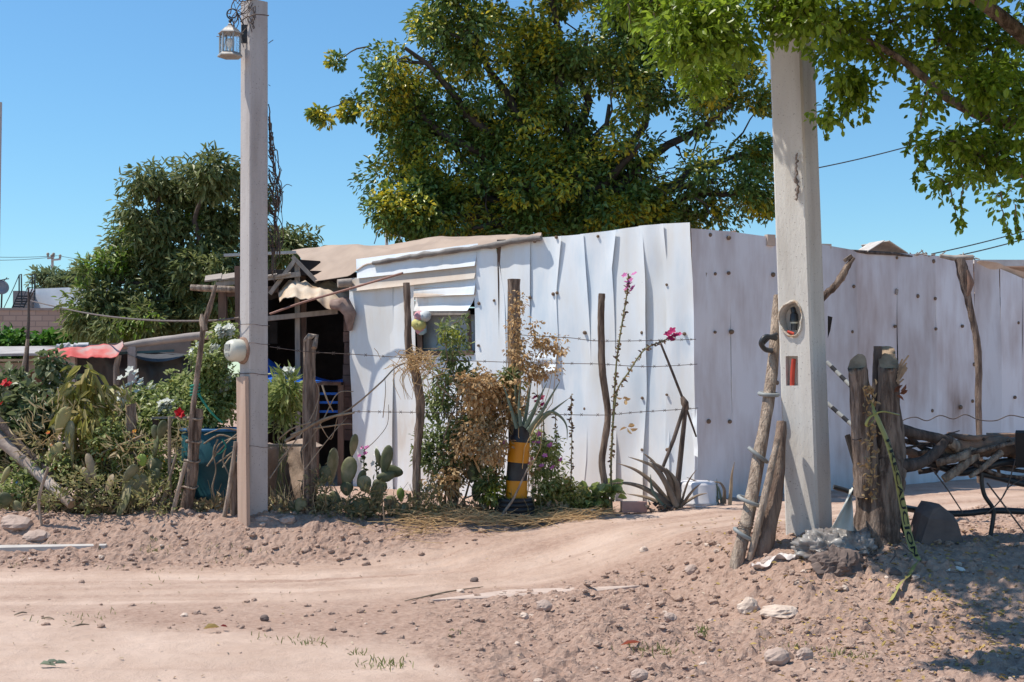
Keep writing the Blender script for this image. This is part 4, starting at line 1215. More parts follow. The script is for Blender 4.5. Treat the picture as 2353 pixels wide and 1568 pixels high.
for p in ([Vector((4.3, 9.4, 3.4)), P(2353, 290, 9.4), P(2200, 240, 9.3), P(2060, 130, 9.2), P(1850, 20, 9.0)], [Vector((4.2, 9.4, 3.6)), P(2300, 40, 9.0), P(2100, -80, 8.8), P(1800, -120, 8.6), P(1450, -60, 8.6)], [Vector((4.5, 9.5, 2.9)), P(2420, 420, 9.3), P(2300, 380, 9.2), P(2180, 345, 9.2)], [Vector((4.2, 9.4, 3.7)), P(2200, -250, 8.6), P(1700, -330, 8.5), P(1250, -340, 8.4)]):
    tw.tube(p, [.075, .05, .036, .024, .012][:len(p)], 7, .06, sub=5)
for i in range(0, len(cl), 2):
    k = int(np.argmin(np.linalg.norm(np.array([tuple(c) for c in C]) - cl[i], axis=1))); limb(tw, C[k], cl[i], .007, .003, .2, 4, 4)
tw.build("branches", M_bark, T)

# --- generic bush
def bush(name, label, cat, blobs, Y, n, per, sig, L, W, lm, base=None, droop=.3, up=1.0, stems=True, stem_m=None, blossoms=None, group=None, curl=.12, sr=.008, shell=.3, sj=.25, leafname="foliage"):
    bl = jitterY([(b[0], b[1], (b[4] if len(b) > 4 else Y), b[2], b[3]) for b in blobs], sj)
    bp = base if base is not None else B(sum(b[0] for b in blobs) / len(blobs), Y)
    t = thing(name, label, cat, bp, group)
    cl, out, C = clumps_in(bl, n, shell)
    gzv = gbase(cl[:, 0], cl[:, 1]); cl[:, 2] = np.maximum(cl[:, 2], gzv + .03)
    m = MB(); foliage(m, cl, out, per, sig, L, W, droop, up, .18, curl); m.build(leafname, lm, t)
    if stems:
        m = MB()
        for c in C:
            limb(m, bp + Vector((R.uniform(-.05, .05), R.uniform(-.05, .05), -.02)), c, sr, sr * .5, .15, 6, 5)
        for k in range(min(30, n)):
            c = C[int(np.argmin([(Vector(cl[k]) - Vector(q)).length for q in C]))]; limb(m, c, cl[k], sr * .5, sr * .25, .2, 4, 4)
        m.build("stems", stem_m or M_stem, t)
    if blossoms:
        bm, pts, s = blossoms
        m = MB()
        for p in pts:
            c0 = P(*p[:3]) if len(p) > 2 else P(p[0], p[1], Y - .15)
            flower(m, c0, s * R.uniform(.8, 1.2))
        m.build("blossoms", bm, t)
    return t


def flower(m, c, s, face=None):
    """an open flower of five petals"""
    ax = Vector(face) if face else Vector((R.uniform(-.9, .1), R.uniform(-1, -.2), R.uniform(.4, 1.1)))
    q = ax.normalized().to_track_quat('Z', 'Y')
    k = np.arange(5) * 2 * math.pi / 5 + R.uniform(0, 1)
    d = np.array([tuple(q @ Vector((math.cos(a), math.sin(a), .45))) for a in k]); nm = np.array([tuple(q @ Vector((-math.cos(a) * .4, -math.sin(a) * .4, 1))) for a in k])
    m.leaves(np.repeat(np.array([tuple(c)]), 5, 0), d, nm, s, s * .75, .1, 0, .12)


M_white_f = leafmat("white_petals", [(.80, .80, .74), (.72, .73, .66)], .3, .6)
M_red_f = leafmat("red_petals", [(.62, .012, .02), (.5, .01, .02)], .3, .6)
M_pink_f = leafmat("pink_petals", [(.62, .16, .42), (.72, .28, .52)], .35, .6)
M_mag_f = leafmat("magenta_petals", [(.42, .02, .12), (.52, .04, .18)], .3, .6)
M_garden = leafmat("garden_leaves", [(.14, .19, .055), (.25, .31, .09), (.37, .42, .15), (.48, .50, .24)], .42, .42, [(.50, .42, .13), (.40, .40, .10)], 5, .60, .68, .4)
M_garden_d = leafmat("dark_leaves", [(.065, .10, .04), (.12, .165, .065), (.20, .235, .11), (.34, .35, .21)], .35, .4)
M_vine = leafmat("vivid_vine", [(.04, .12, .015), (.08, .19, .025), (.12, .24, .04)], .4, .45)
M_yelgreen = leafmat("yellow_green_leaves", [(.22, .23, .045), (.36, .33, .08), (.48, .42, .15), (.56, .47, .23)], .42, .42)
M_dryleaf = leafmat("dry_leaves", [(.36, .22, .10), (.50, .32, .15), (.58, .41, .22), (.28, .17, .09)], .2, .8)
M_palefar = leafmat("pale_far_leaves", [(.14, .19, .09), (.20, .25, .12), (.24, .27, .13)], .35, .6)
bush("creeping_vine", "bright green creeping vine spilling along the foot of the brick house", "vine", [(30, 806, 60, 16), (110, 797, 70, 18), (200, 795, 50, 22), (20, 785, 14, 10), (60, 820, 90, 25), (0, 815, 60, 20)], 27, 90, 60, .17, .17, .09, M_vine, stems=False)
bush("distant_tree", "pale hazy green tree showing over the white building roof", "tree", [(110, 640, 26, 14), (160, 642, 28, 12), (180, 630, 14, 12), (100, 630, 12, 12), (140, 655, 70, 18)], 68, 60, 50, .22, .28, .1, M_palefar, base=P(140, 880, 68) - Vector((0, 0, 1.2)), stem_m=M_twig)
bush("white_flower_bush", "leafy bush covered in white flowers, right behind the forked leaning post", "bush", [(430, 890, 40, 24), (450, 940, 60, 46), (395, 945, 50, 44), (500, 880, 40, 50), (525, 925, 26, 40), (480, 830, 26, 40), (520, 770, 22, 16), (420, 985, 60, 30)], 13.3, 170, 52, .07, .05, .03, M_garden,
     blossoms=(M_white_f, [(395 + R.uniform(-26, 26), 938 + R.uniform(-14, 14)) for _ in range(60)] + [(508 + R.uniform(-18, 16), 888 + R.uniform(-14, 14)) for _ in range(26)] + [(520 + R.uniform(-18, 18), 765 + R.uniform(-13, 13)) for _ in range(26)] + [(470 + R.uniform(-30, 30), 820 + R.uniform(-30, 30)) for _ in range(18)], .05))
bush("white_flower_bush", "leafy bush with scattered white flowers in front of the black plastic wall", "bush", [(330, 905, 40, 14), (300, 940, 50, 40), (350, 950, 50, 40), (340, 990, 50, 40), (290, 990, 50, 40), (270, 1050, 60, 40), (330, 1060, 40, 34)], 13.7, 170, 48, .072, .05, .03, M_garden,
     blossoms=(M_white_f, [(320 + R.uniform(-50, 50), 880 + R.uniform(-30, 40)) for _ in range(24)] + [(347 + R.uniform(-15, 15), 950 + R.uniform(-20, 20)) for _ in range(16)], .048))
bush("rose_bush", "dark leafy rose bush with broad leaves at the picture edge", "bush", [(30, 890, 30, 20), (70, 930, 40, 36), (20, 950, 40, 40), (100, 960, 40, 40), (128, 880, 12, 24), (116, 835, 9, 22), (60, 1000, 50, 40), (135, 930, 24, 30), (8, 1050, 30, 40)], 13.1, 110, 30, .08, .085, .055, M_garden_d,
     blossoms=(M_red_f, [(2, 930), (104, 912), (103, 908), (20, 885), (12, 880)], .045))
bush("young_mango_plant", "young mango plant with long drooping yellow green leaves", "plant", [(200, 862, 26, 20), (180, 890, 34, 26), (235, 895, 30, 24), (205, 920, 40, 30), (165, 930, 24, 30), (230, 945, 24, 26), (190, 960, 30, 30), (172, 1010, 20, 40), (195, 1010, 20, 50)], 12.6, 50, 11, .07, .18, .042, M_yelgreen, base=B(205, 12.6), droop=1.1, up=.3, curl=.25, sr=.016, stem_m=M_bark_pale)
bush("marigold_plants", "low tangle of leaves with orange and yellow flowers in the garden", "plants", [(250, 1010, 40, 40), (300, 1040, 40, 40), (360, 1060, 40, 50), (230, 1100, 60, 40), (300, 1120, 50, 40), (140, 1090, 60, 40), (380, 1120, 40, 40), (60, 1110, 60, 40), (190, 1140, 60, 24), (20, 1140, 40, 30)], 12.5, 150, 32, .07, .05, .026, M_garden,
     blossoms=(leafmat("orange_petals", [(.62, .20, .02), (.66, .36, .03), (.62, .05, .03)], .3, .6), [(250 + R.uniform(-140, 140), 1050 + R.uniform(-70, 70)) for _ in range(34)], .026))
bush("leafy_plant", "green strap leaved plant with white blooms right of the lantern pole", "plant", [(648, 905, 22, 20), (665, 890, 18, 18), (640, 870, 12, 16), (635, 930, 16, 20), (655, 930, 26, 20), (640, 960, 20, 30)], 13.0, 34, 16, .05, .15, .03, M_garden, droop=-.1, blossoms=(M_white_f, [(660 + R.uniform(-10, 10), 858 + R.uniform(-8, 8)) for _ in range(9)], .04))
bush("feathery_shrub", "feathery green shrub with yellowish tip growing before the shack window", "shrub", [(1040, 745, 24, 16), (1020, 770, 20, 20), (1060, 775, 20, 18), (1040, 810, 36, 28), (1025, 860, 40, 36), (1070, 880, 36, 36), (1000, 915, 26, 40), (1040, 930, 50, 40), (1000, 1010, 34, 34), (975, 1030, 26, 34), (1060, 1000, 46, 46), (1030, 1070, 50, 50), (1110, 1040, 34, 60), (1170, 870, 26, 24), (1130, 1120, 30, 40)], 12.5, 165, 30, .055, .055, .023,
     leafmat("feathery_leaves", [(.08, .115, .045), (.14, .185, .065), (.22, .27, .10), (.31, .34, .15)], .42, .42, [(.48, .48, .05), (.36, .38, .05)], 2.0, .56, .64), base=B(1040, 12.5), sr=.012, stem_m=M_twig, droop=.25)
bush("withered_vine", "withered brown creeper hanging through the feathery shrub beside the striped pot", "vine", [(1110, 900, 36, 50), (1090, 960, 50, 40), (1140, 950, 26, 60), (1080, 1010, 40, 40), (1130, 1020, 34, 50), (1160, 900, 20, 40), (1060, 1060, 40, 50), (1140, 1080, 20, 50), (1020, 1110, 40, 40), (1170, 960, 20, 30), (1130, 880, 40, 30), (1175, 925, 24, 40), (1085, 890, 36, 30)], 12.3, 220, 22, .05, .045, .026, M_dryleaf, sr=.009, stem_m=M_straw, base=B(1120, 12.4), droop=.6)
bush("dried_creeper", "dried brown creeper clinging to the thick post behind the striped pot", "vine", [(1180, 700, 18, 24), (1185, 740, 18, 24), (1186, 790, 20, 30), (1200, 820, 20, 24), (1225, 750, 12, 20), (1236, 780, 10, 24), (1205, 850, 26, 30), (1250, 800, 16, 30), (1240, 850, 20, 20), (1285, 800, 14, 30), (1270, 850, 16, 30)], 12.2, 84, 15, .04, .036, .022, M_dryleaf, base=B(1190, 12.3), sr=.005, stem_m=M_straw, droop=.6, sj=.12)
bush("pink_periwinkle", "small bush of pink flowers just right of the striped pot", "bush", [(1245, 1030, 22, 26), (1240, 1060, 24, 30), (1265, 1060, 22, 30), (1270, 1030, 12, 24), (1255, 1100, 28, 30), (1230, 1000, 10, 14), (1290, 1120, 22, 30), (1250, 1140, 24, 20)], 12.55, 90, 24, .05, .045, .02, M_garden, blossoms=(M_pink_f, [(1239, 999, 12.3), (1228, 1018, 12.3), (1238, 1018, 12.3), (1266, 1022, 12.3), (1262, 1026, 12.3), (1222, 1056, 12.3), (1290, 1057, 12.3), (1270, 1076, 12.3), (1217, 1066, 12.3), (1245, 1072, 12.3), (1160, 1018, 12.2), (1252, 1048, 12.2)], .032))
bush("weed_patch", "low yellow green weeds along the road edge beside the black tyre pot base", "weeds", [(1240, 1165, 24, 16), (1280, 1160, 30, 16), (1320, 1150, 24, 20), (1360, 1150, 24, 18), (1300, 1130, 30, 20), (1330, 1175, 30, 10), (1250, 1185, 22, 8)], 12.5, 80, 24, .05, .05, .022, M_yelgreen, stems=False, droop=0, sj=.1)
bush("broad_leaf_plant", "broad leaved green plant by the foot of the crooked grey stake", "plant", [(1370, 1140, 20, 14), (1355, 1150, 18, 16), (1395, 1130, 14, 16), (1335, 1165, 12, 10)], 12.55, 14, 7, .04, .11, .09, M_garden, droop=0, sj=.1)

# dry stalks, dead leaves and sticks on the garden floor
m = MB(); c = []
for k in range(1500):
    x = R.uniform(-4.9, .55); y = 12.05 + abs(R.gauss(0, .28)) + (.12 if x > -.6 else 0); c.append((x, y, gz(x, y) + abs(R.gauss(0, .05)) + .04))
c = np.array(c)
m.leaves(c, NR.normal(size=c.shape) + np.array([0, 0, .3]), NR.normal(size=c.shape) + np.array([0, -.4, .8]), NR.uniform(.04, .11, len(c)), NR.uniform(.015, .05, len(c)), .2, 0, .3)
for k in range(330):
    x = R.uniform(-4.9, .4); y = 12.0 + abs(R.gauss(0, .25)) + (.1 if x > -.6 else 0); a = Vector((x, y, gz(x, y) + .01)); d = Vector((R.gauss(0, .1), R.gauss(0, .06), R.uniform(.05, .32)))
    m.tube([a, a + d * .5 + Vector((R.uniform(-.03, .03), 0, 0)), a + d], [.005, .004, .002], 4, cap=False)
o = m.build("garden_litter", leafmat("dull_litter", [(.34, .25, .15), (.20, .145, .095), (.24, .22, .10), (.42, .33, .22)], .1, .85), None, (-2.2, 12.2, .3)); o["kind"] = "stuff"; o["label"] = "dry stalks and dead leaves littering the garden edge"; o["category"] = "plant litter"

bush("low_weeds", "low pale green weeds and dry leaves at the front of the left garden", "weeds", [(40, 1150, 50, 26), (130, 1150, 50, 24), (210, 1150, 50, 22), (290, 1165, 30, 22), (360, 1150, 40, 40), (250, 1120, 50, 30), (180, 1100, 40, 30), (330, 1110, 30, 30)], 11.98, 64, 12, .06, .055, .02, leafmat("pale_weeds", [(.20, .22, .08), (.32, .33, .13), (.42, .36, .18), (.14, .16, .06)], .4, .5), stems=False, droop=-.2, sj=.08)
bush("low_weeds", "low dusty weeds and dry stems around the cactus right of the split stake", "weeds", [(760, 1180, 40, 22), (830, 1185, 40, 18), (900, 1180, 40, 22), (730, 1120, 24, 40), (850, 1140, 30, 24), (990, 1150, 30, 40)], 12.05, 90, 12, .06, .055, .018, leafmat("dusty_weeds", [(.18, .19, .08), (.28, .26, .13), (.40, .31, .17), (.12, .13, .06)], .4, .5), stems=False, droop=-.2, sj=.08)

bush("withered_weeds", "tan withered stalks and thin dry leaves all through the left garden", "weeds", [(120, 1000, 70, 60), (220, 1060, 70, 50), (330, 1030, 60, 60), (60, 1080, 60, 50), (400, 1080, 40, 60), (290, 960, 60, 40), (170, 1120, 80, 30), (440, 1000, 30, 50)], 12.45, 130, 11, .10, .10, .014, leafmat("tan_stalks", [(.46, .35, .20), (.58, .46, .28), (.32, .26, .13), (.40, .40, .18)], .25, .8), stem_m=M_straw, droop=-.3, up=.3, sr=.006)
# ---------------------------------------------------------------- stakes, wires, sticks
def stick(name, label, cat, pts, Y, rpx, mt, group=None, bump=.1, n=9, sub=5, sink=True, cut=None, flat=None):
    Ys = Y if hasattr(Y, '__len__') else [Y] * len(pts)
    W = [P(p[0], p[1], y) for p, y in zip(pts, Ys)]
    if sink:
        lo = min(W, key=lambda v: v.z)
        W.append(lo + Vector((0, 0, -.15))) if lo is W[-1] else W.insert(0, lo + Vector((0, 0, -.15)))
    if not hasattr(rpx, '__len__'): rpx = [rpx] * len(pts)
    rs = [px(r, y) for r, y in zip(rpx, Ys)]
    if sink: rs = rs + [rs[-1]] if len(W) == len(rs) + 1 and W[-1].z < W[-2].z else [rs[0]] + rs
    base = min(W, key=lambda v: v.z) + Vector((0, 0, .15 if sink else 0))
    return MB().tube(W, rs, n, bump, sub=sub, cmi=(1 if cut else None), flat=flat).single(name, [mt, cut] if cut else mt, label, cat, base, group)


FG = "fence stakes along the garden edge"
YF = 12.15
st = thing("fence_stake", "thick grey fence stake with a split slanted top left of the tin wall", "fence stake", B(712, YF), FG)
MB().tube([P(711, 782, YF), P(711, 850, YF), P(710, 960, YF), P(712, 1080, YF), P(712, 1215, YF)], [.055, .057, .062, .064, .066], 12, .07, cmi=1, sub=4).build("shaft", [M_bark, M_cut], st)
MB().tube([P(700, 784, YF - .03), P(712, 774, YF - .03), P(727, 771, YF), P(722, 800, YF - .06)], [.022, .035, .02, .03], 7, .2).build("split_end", M_bark_pale, st)
stick("fence_stake", "crooked dark fence stake wrapped with a bunch of straw before the shack window", "fence stake", [(934, 650), (937, 720), (939, 800), (955, 860), (966, 930), (962, 1000), (957, 1080), (958, 1210)], 12.35, [8, 8, 9, 11, 11, 10, 9.5, 10], M_bark, FG, .12)
stick("fence_stake", "tall thick fence stake with dried creeper behind the striped flower pot", "fence stake", [(1181, 642), (1181, 760), (1182, 900), (1184, 1190)], 12.5, [15, 15, 15.5, 16], M_bark, FG, .06, 12)
stick("fence_stake", "slim wavy grey fence stake standing right of the striped pot", "fence stake", [(1383, 675), (1381, 730), (1382, 790), (1385, 862), (1397, 950), (1388, 1023), (1383, 1063), (1390, 1117), (1395, 1182)], 12.6, [8, 8, 8.5, 8.5, 8, 8, 8, 8, 7.5], M_bark, FG, .07, 10)
MB().hexa([P(300, 1106, 12.4) + v for v in (Vector((-.02, -.02, -.1)), Vector((.06, -.02, -.1)), Vector((.06, .05, -.1)), Vector((-.02, .05, -.1)))] + [P(x, y, 12.4 + d) for x, y, d in ((288, 930, 0), (313, 927, 0), (313, 927, .09), (288, 930, .09))]).single("fence_stake", M_bark, "short square grey fence stake among the garden flowers", "fence stake", B(305, 12.4), FG)
stick("fence_stake", "thin dark leaning stake beside the drooping mango plant", "fence stake", [(212, 965), (232, 1020), (250, 1085), (258, 1130)], 12.6, 8, M_bark_dark, FG)
fork_ = thing("forked_post", "tall leaning forked tree post tied with a green rope near the barrel", "post", B(421, 12.05), FG)
Yk = 12.0
MB().tube([P(420, 1245, Yk), P(428, 1170, Yk), P(439, 1100, Yk), P(447, 1010, Yk), P(456, 940, Yk)], [.06, .058, .057, .052, .045], 11, .1, sub=4).build("trunk", M_bark, fork_)
MB().tube([P(437, 1060, Yk - .05), P(441, 960, Yk - .05), P(450, 890, Yk - .04), P(459, 820, Yk), P(468, 752, Yk), P(482, 705, Yk), P(496, 655, Yk)], [.022, .026, .026, .025, .028, .026, .014], 9, .12, sub=4).build("fork_limb", M_bark, fork_)
MB().tube([P(470, 760, Yk), P(467, 735, Yk), P(463, 722, Yk)], [.03, .035, .012], 8, .2).build("stub", M_bark_pale, fork_)
for y, dx in ((1060, 0), (1120, -6), (962, 6), (1015, 3)):
    c = P(442 + dx, y, Yk); pts = [c + Vector((.066 * math.cos(a), .066 * math.sin(a), .01 * math.sin(a * 2))) for a in np.linspace(0, 2 * math.pi, 15)]
    MB().tube(pts, [R.uniform(.006, .014) for _ in pts], 6, .2, cap=False).build("binding", M_bark_pale, fork_)
M_rope = mat("green_rope", (.03, .24, .16), (.02, .17, .12), 20, .7, .3)
m = MB()
for k in range(4):
    c = P(449, 893 + k * 7, Yk); pts = [c + Vector((.04 * math.cos(a), .045 * math.sin(a) - .01, .006 * a)) for a in np.linspace(0, 6.3, 14)]; m.tube(pts, .011, 6, cap=False)
m.tube([P(456, 905, Yk - .05), P(475, 935, Yk - .06), P(492, 955, Yk - .05), P(511, 972, Yk)], [.012, .012, .011, .01], 6, sub=4)
m.tube([P(511, 1010, Yk), P(519, 1026, Yk - .03), P(508, 1040, Yk - .02), P(498, 1044, Yk)], [.008, .008, .007, .006], 6, sub=4)
m.single("rope", M_rope, "green rope knotted round the forked post and trailing to the right", "rope", P(449, 900, Yk))
stick("stick", "pale straight stick leaning at the foot of the forked post", "stick", [(427, 1063), (404, 1150), (383, 1240)], 11.9, [5, 5.5, 6], M_bark_pale, None, .08, 8)
stick("stick", "thin pale stick slanting across the teal barrel towards the lantern pole", "stick", [(542, 1015), (529, 1110), (512, 1212)], 11.85, [5, 5.5, 5.5], M_bark_pale, None, .05, 8)
stick("stick", "short thick grey stick upright between the barrel and the plank", "stick", [(541, 1062), (536, 1130), (539, 1210)], 11.9, [6, 9, 9], M_bark, None, .08, 8)
stick("stick", "bent brown stick stuck in the earth heap at the left", "stick", [(111, 1074), (97, 1115), (89, 1150), (92, 1180), (97, 1222)], 11.75, [3.5, 4, 4, 3.5, 3], M_bark_pale, None, .08, 7)
stick("stick", "slender pale stake left of the teal barrel", "stick", [(390, 957), (389, 1060), (392, 1170), (394, 1210)], 12.1, [4, 4, 3.5, 4], M_twig, None, .1, 7)
for i, (a, b, lab) in enumerate((((330, 1203), (376, 1103), "grey stick leaning low beside the slender pale stake"), ((362, 1200), (385, 1120), "short grey stick leaning behind the low grey stick"), ((352, 1208), (405, 1045), "long thin stick leaning towards the teal barrel"))):
    stick("stick", lab, "stick", [b, ((a[0] + b[0]) / 2 + 3, (a[1] + b[1]) / 2), a], 12.05, [3, 3.5, 4], M_twig, None, .1, 7)
# curls of dry vine on the barrel
m = MB()
for pts in ([(476, 1072), (500, 1040), (530, 1010), (560, 985)], [(486, 1060), (505, 1020), (545, 1005)], [(494, 1068), (520, 1050), (548, 1030)], [(519, 1030), (512, 1060), (528, 1100), (526, 1160), (516, 1190)], [(500, 1010), (490, 1040), (496, 1080), (488, 1120), (495, 1150)], [(470, 1000), (510, 985), (550, 990)], [(468, 1020), (505, 1000), (540, 1010)], [(512, 1075), (530, 1050), (548, 1048)]):
    m.tube([P(x, y, 12.12 + R.uniform(-.08, .05)) for x, y in pts], [px(R.uniform(1.2, 2.8), 12) for _ in pts], 5, .1, sub=5)
m.single("dry_vine", M_twig, "dry curling vine stems hanging over the front of the teal barrel", "vine", P(515, 1100, 12.1))
m = MB()
m.tube([P(418, 1240, 11.9), P(436, 1208, 11.85), P(452, 1198, 11.8), P(470, 1204, 11.8), P(467, 1218, 11.8), P(440, 1204, 11.85)], [.008, .012, .012, .012, .01, .007], 6, .1, sub=5)
m.single("curled_root", M_straw, "curled straw coloured root lying at the foot of the teal barrel", "root", B(450, 11.85))
m = MB()
m.bar(P(349, 961, 12.8), P(428, 959, 12.8), .045, .02); m.single("rail_board", M_timber_grey, "weathered rail board behind the red flower at mid garden", "board", P(390, 960, 12.8))
bpost = MB().bar(P(358, 965, 12.85), P(359, 1110, 12.85), .06, .05).single("board_post", M_timber, "dark short post under the weathered rail board", "post", B(359, 12.85))
# bleached logs at the left edge
lg = thing("bleached_log", "long bleached fallen log leaning down from the picture edge", "log", P(155, 1150, 12.1))
MB().tube([P(-40, 975, 12.5), P(30, 1035, 12.4), P(90, 1090, 12.25), P(165, 1160, 12.0)], [.07, .06, .055, .045], 11, .1, sub=4, cmi=1).build("trunk", [mat("bleached_wood", (.50, .41, .35), (.30, .23, .19), 4, .9, .9, 26, (1, 1, 1)), M_cut], lg)
MB().tube([P(-20, 940, 12.45), P(12, 985, 12.4), P(60, 1035, 12.35), P(120, 1090, 12.2)], [.035, .035, .03, .02], 8, .12, sub=4).build("side_limb", M_bark_dark, lg)
stick("branch", "pale dead branch lying under the bleached log", "branch", [(60, 1180), (110, 1135), (150, 1110)], [12.1, 12.2, 12.3], [4, 4, 2], M_bark_pale, None, .1, 7, 5, False)
for i, (a, b, lab, w) in enumerate((((190, 1138), (344, 1090), "thin pale stick lying level across the cactus", 1.8), ((310, 1012), (395, 1040), "pale split cane slanting through the flowers", 2.2), ((233, 1042), (330, 1000), "dark cane crossing behind the square stake", 2.6), ((343, 1090), (400, 1140), "pinkish cane slanting down beside the big cactus pad", 2.5))):
    stick("cane", lab, "cane", [a, b], 12.3, w, M_twig, None, .1, 6, 0, False)

# barbed and plain wires
def wire(label, pts, r=.0035, barbs=True, name="barbed_wire", mt=None):
    W = [P(*p) for p in pts]
    m = MB(); m.tube(W, r, 5, sub=6)
    if barbs:
        for a, b in zip(W[:-1], W[1:]):
            n = max(1, int((b - a).length / .13))
            for k in range(n):
                c = a.lerp(b, (k + .5) / n)
                m.tube([c + Vector((-.012, 0, -.014)), c + Vector((.012, 0, .014))], r * .8, 4); m.tube([c + Vector((.012, 0, -.012)), c + Vector((-.01, 0, .014))], r * .8, 4)
    m.single(name, mt or M_wire, label, "wire", W[0], "fence wires")
wire("barbed wire strand from the lantern pole past the split stake to the straw bunch", [(620, 797, 12.05), (660, 803, 12.1), (712, 809, 12.08), (820, 815, 12.2), (940, 823, 12.28)])
wire("barbed wire strand running level behind the dry shrub at mid height", [(960, 826, 12.3), (1091, 830, 12.4), (1182, 833, 12.36), (1333, 836, 12.5), (1384, 837, 12.52), (1489, 843, 12.9), (1602, 837, 13.2)])
wire("highest barbed wire strand on the white wall right of the thick stake", [(1196, 770, 12.4), (1247, 773, 12.45), (1314, 777, 12.5), (1382, 784, 12.5), (1532, 782, 13.0), (1599, 780, 13.25)])
wire("barbed wire strand passing behind the aloe at the striped pot", [(813, 946, 13.0), (958, 948, 12.4), (1184, 952, 12.4), (1280, 953, 12.5), (1392, 954, 12.52), (1459, 948, 12.8), (1567, 941, 13.1), (1604, 938, 13.25)])
wire("lowest wire strand near the ground beside the slim wavy stake", [(1240, 1128, 12.5), (1288, 1122, 12.5), (1389, 1118, 12.5)])
wire("twisted wire strand sagging from the far thin post to the lantern pole", [(67, 691, 24), (188, 718, 18), (322, 735, 14), (470, 738, 12.2), (549, 731, 12.0)], .011, False, mt=M_wire)
for y, lab in ((745, "upper wire wrapped round the lantern pole above the meter"), (788, "middle wire wrapped round the lantern pole at the meter"), (858, "rusty wire wrapped round the lantern pole below the meter"), (1025, "low thin wire wrapped round the lantern pole beside the plank")):
    wire(lab, [(530, y + 2, 12.05), (550, y + 1, 11.95), (580, y, 11.845), (600, y + 3, 11.87), (620, y + 4, 12.0)], .004 if y == 858 else .0028, False)
wire("wavy wire hanging in front of the stained right wall", [(2070, 969, 10.4), (2085, 962, 10.4), (2105, 959, 10.4), (2130, 967, 10.4), (2160, 955, 10.4), (2190, 963, 10.4), (2218, 953, 10.4), (2249, 965, 10.4), (2287, 967, 10.4), (2320, 955, 10.4), (2353, 960, 10.4), (2400, 966, 10.4)], .0045, False, "wire")

# thin far post with a branch, the stick beside it
stick("thin_post", "tall thin dark post with a side twig before the brick wall", "post", [(65, 661), (66, 720), (63, 790), (58, 900), (58, 960)], 15.6, [2, 3, 4.5, 6, 6], M_bark_dark, None, .1, 7)
stick("branch", "pale slanting branch resting against the thin dark post", "branch", [(78, 668), (68, 690), (66, 705)], 15.6, [1.5, 2, 2], M_bark_dark, None, .1, 6, 4, False)
stick("stick", "grey leaning pole in front of the shelter roof", "stick", [(64, 780), (58, 820), (46, 890), (40, 950)], 15.5, [4, 4.5, 5, 5], M_bark_pale, None, .08, 7)
# props leaning at the shack corner
prop = thing("stick_prop", "crossed dark sticks tied at a knot and propped before the shack corner", "prop", B(1553, 12.85))
Yp = 12.85
MB().tube([P(1517, 786, Yp), P(1545, 855, Yp), P(1573, 927, Yp), P(1600, 1004, Yp + .05)], [.011, .013, .014, .009], 7, .06).build("rod", M_bark_dark, prop)
MB().tube([P(1574, 930, Yp - .03), P(1548, 1010, Yp - .1), P(1516, 1092, Yp - .2)], [.018, .02, .016], 8, .1).build("leg", M_bark_dark, prop)
MB().tube([P(1576, 930, Yp - .02), P(1566, 1030, Yp), P(1551, 1172, Yp)], [.02, .026, .03], 9, .14).build("leg", M_bark_dark, prop)
MB().tube([P(1568, 912, Yp - .02), P(1575, 926, Yp - .03), P(1577, 942, Yp - .02)], [.02, .04, .024], 8, .25).build("knot", M_bark, prop)

# ---------------------------------------------------------------- plank with brush marks
pl = thing("plank", "bare brown plank with faint brush writing standing against the lantern pole", "plank", B(560, 11.86))
pA, pB = P(557, 866, 11.86), P(561, 1205, 11.76)
m = MB(); m.bar(pB + Vector((0, 0, -.1)), pA, .034, px(27, 11.8), (0, 1, 0)); 
d0 = (pA - pB).normalized(); q = MB()
sd_ = d0.cross(Vector((0, 1, 0))).normalized(); nn_ = sd_.cross(d0)
m = MB()
hw = px(15.5, 11.8)
fr = Vector((-.62, -.78, 0)).normalized()
si = fr.cross(d0).normalized()
c8 = []
for c in (pB + Vector((0, 0, -.1)), pA):
    c8 += [c - si * hw + fr * .02, c + si * hw + fr * .02, c + si * hw - fr * .02, c - si * hw - fr * .02]
m.hexa(c8); m.build("board", M_plank, pl)
M_ink = mat("faded_ink", (.12, .09, .09), (.22, .16, .14), 60, .9, 0)
def plank_pt(zx, zy):   # place of a mark, from the enlarged look at the plank
    x = (930 + zx / 7.46) / 1.7408; y = (1640 + zy / 7.46) / 1.7408
    return on_plane(x, y, pA + fr * .0225, fr)
for i, stroke in enumerate(([(235, 215), (195, 265), (165, 300)], [(235, 430), (225, 480), (205, 500)], [(300, 250), (300, 420), (310, 470), (260, 545)], [(410, 385), (370, 430), (310, 450)], [(340, 575), (370, 570), (385, 545)], [(400, 590), (385, 640)],
               [(265, 900), (240, 920)], [(370, 900), (355, 960), (385, 1000)], [(262, 1060), (245, 1115), (285, 1140)], [(390, 1175), (360, 1230), (375, 1275), (400, 1240), (390, 1180)], [(200, 1320), (240, 1330), (275, 1290)], [(350, 1400), (400, 1385), (470, 1300)])):
    MB().tube([plank_pt(*p) for p in stroke], .0035, 5, flat=.4, sub=3).build("brush_mark", M_ink, pl)

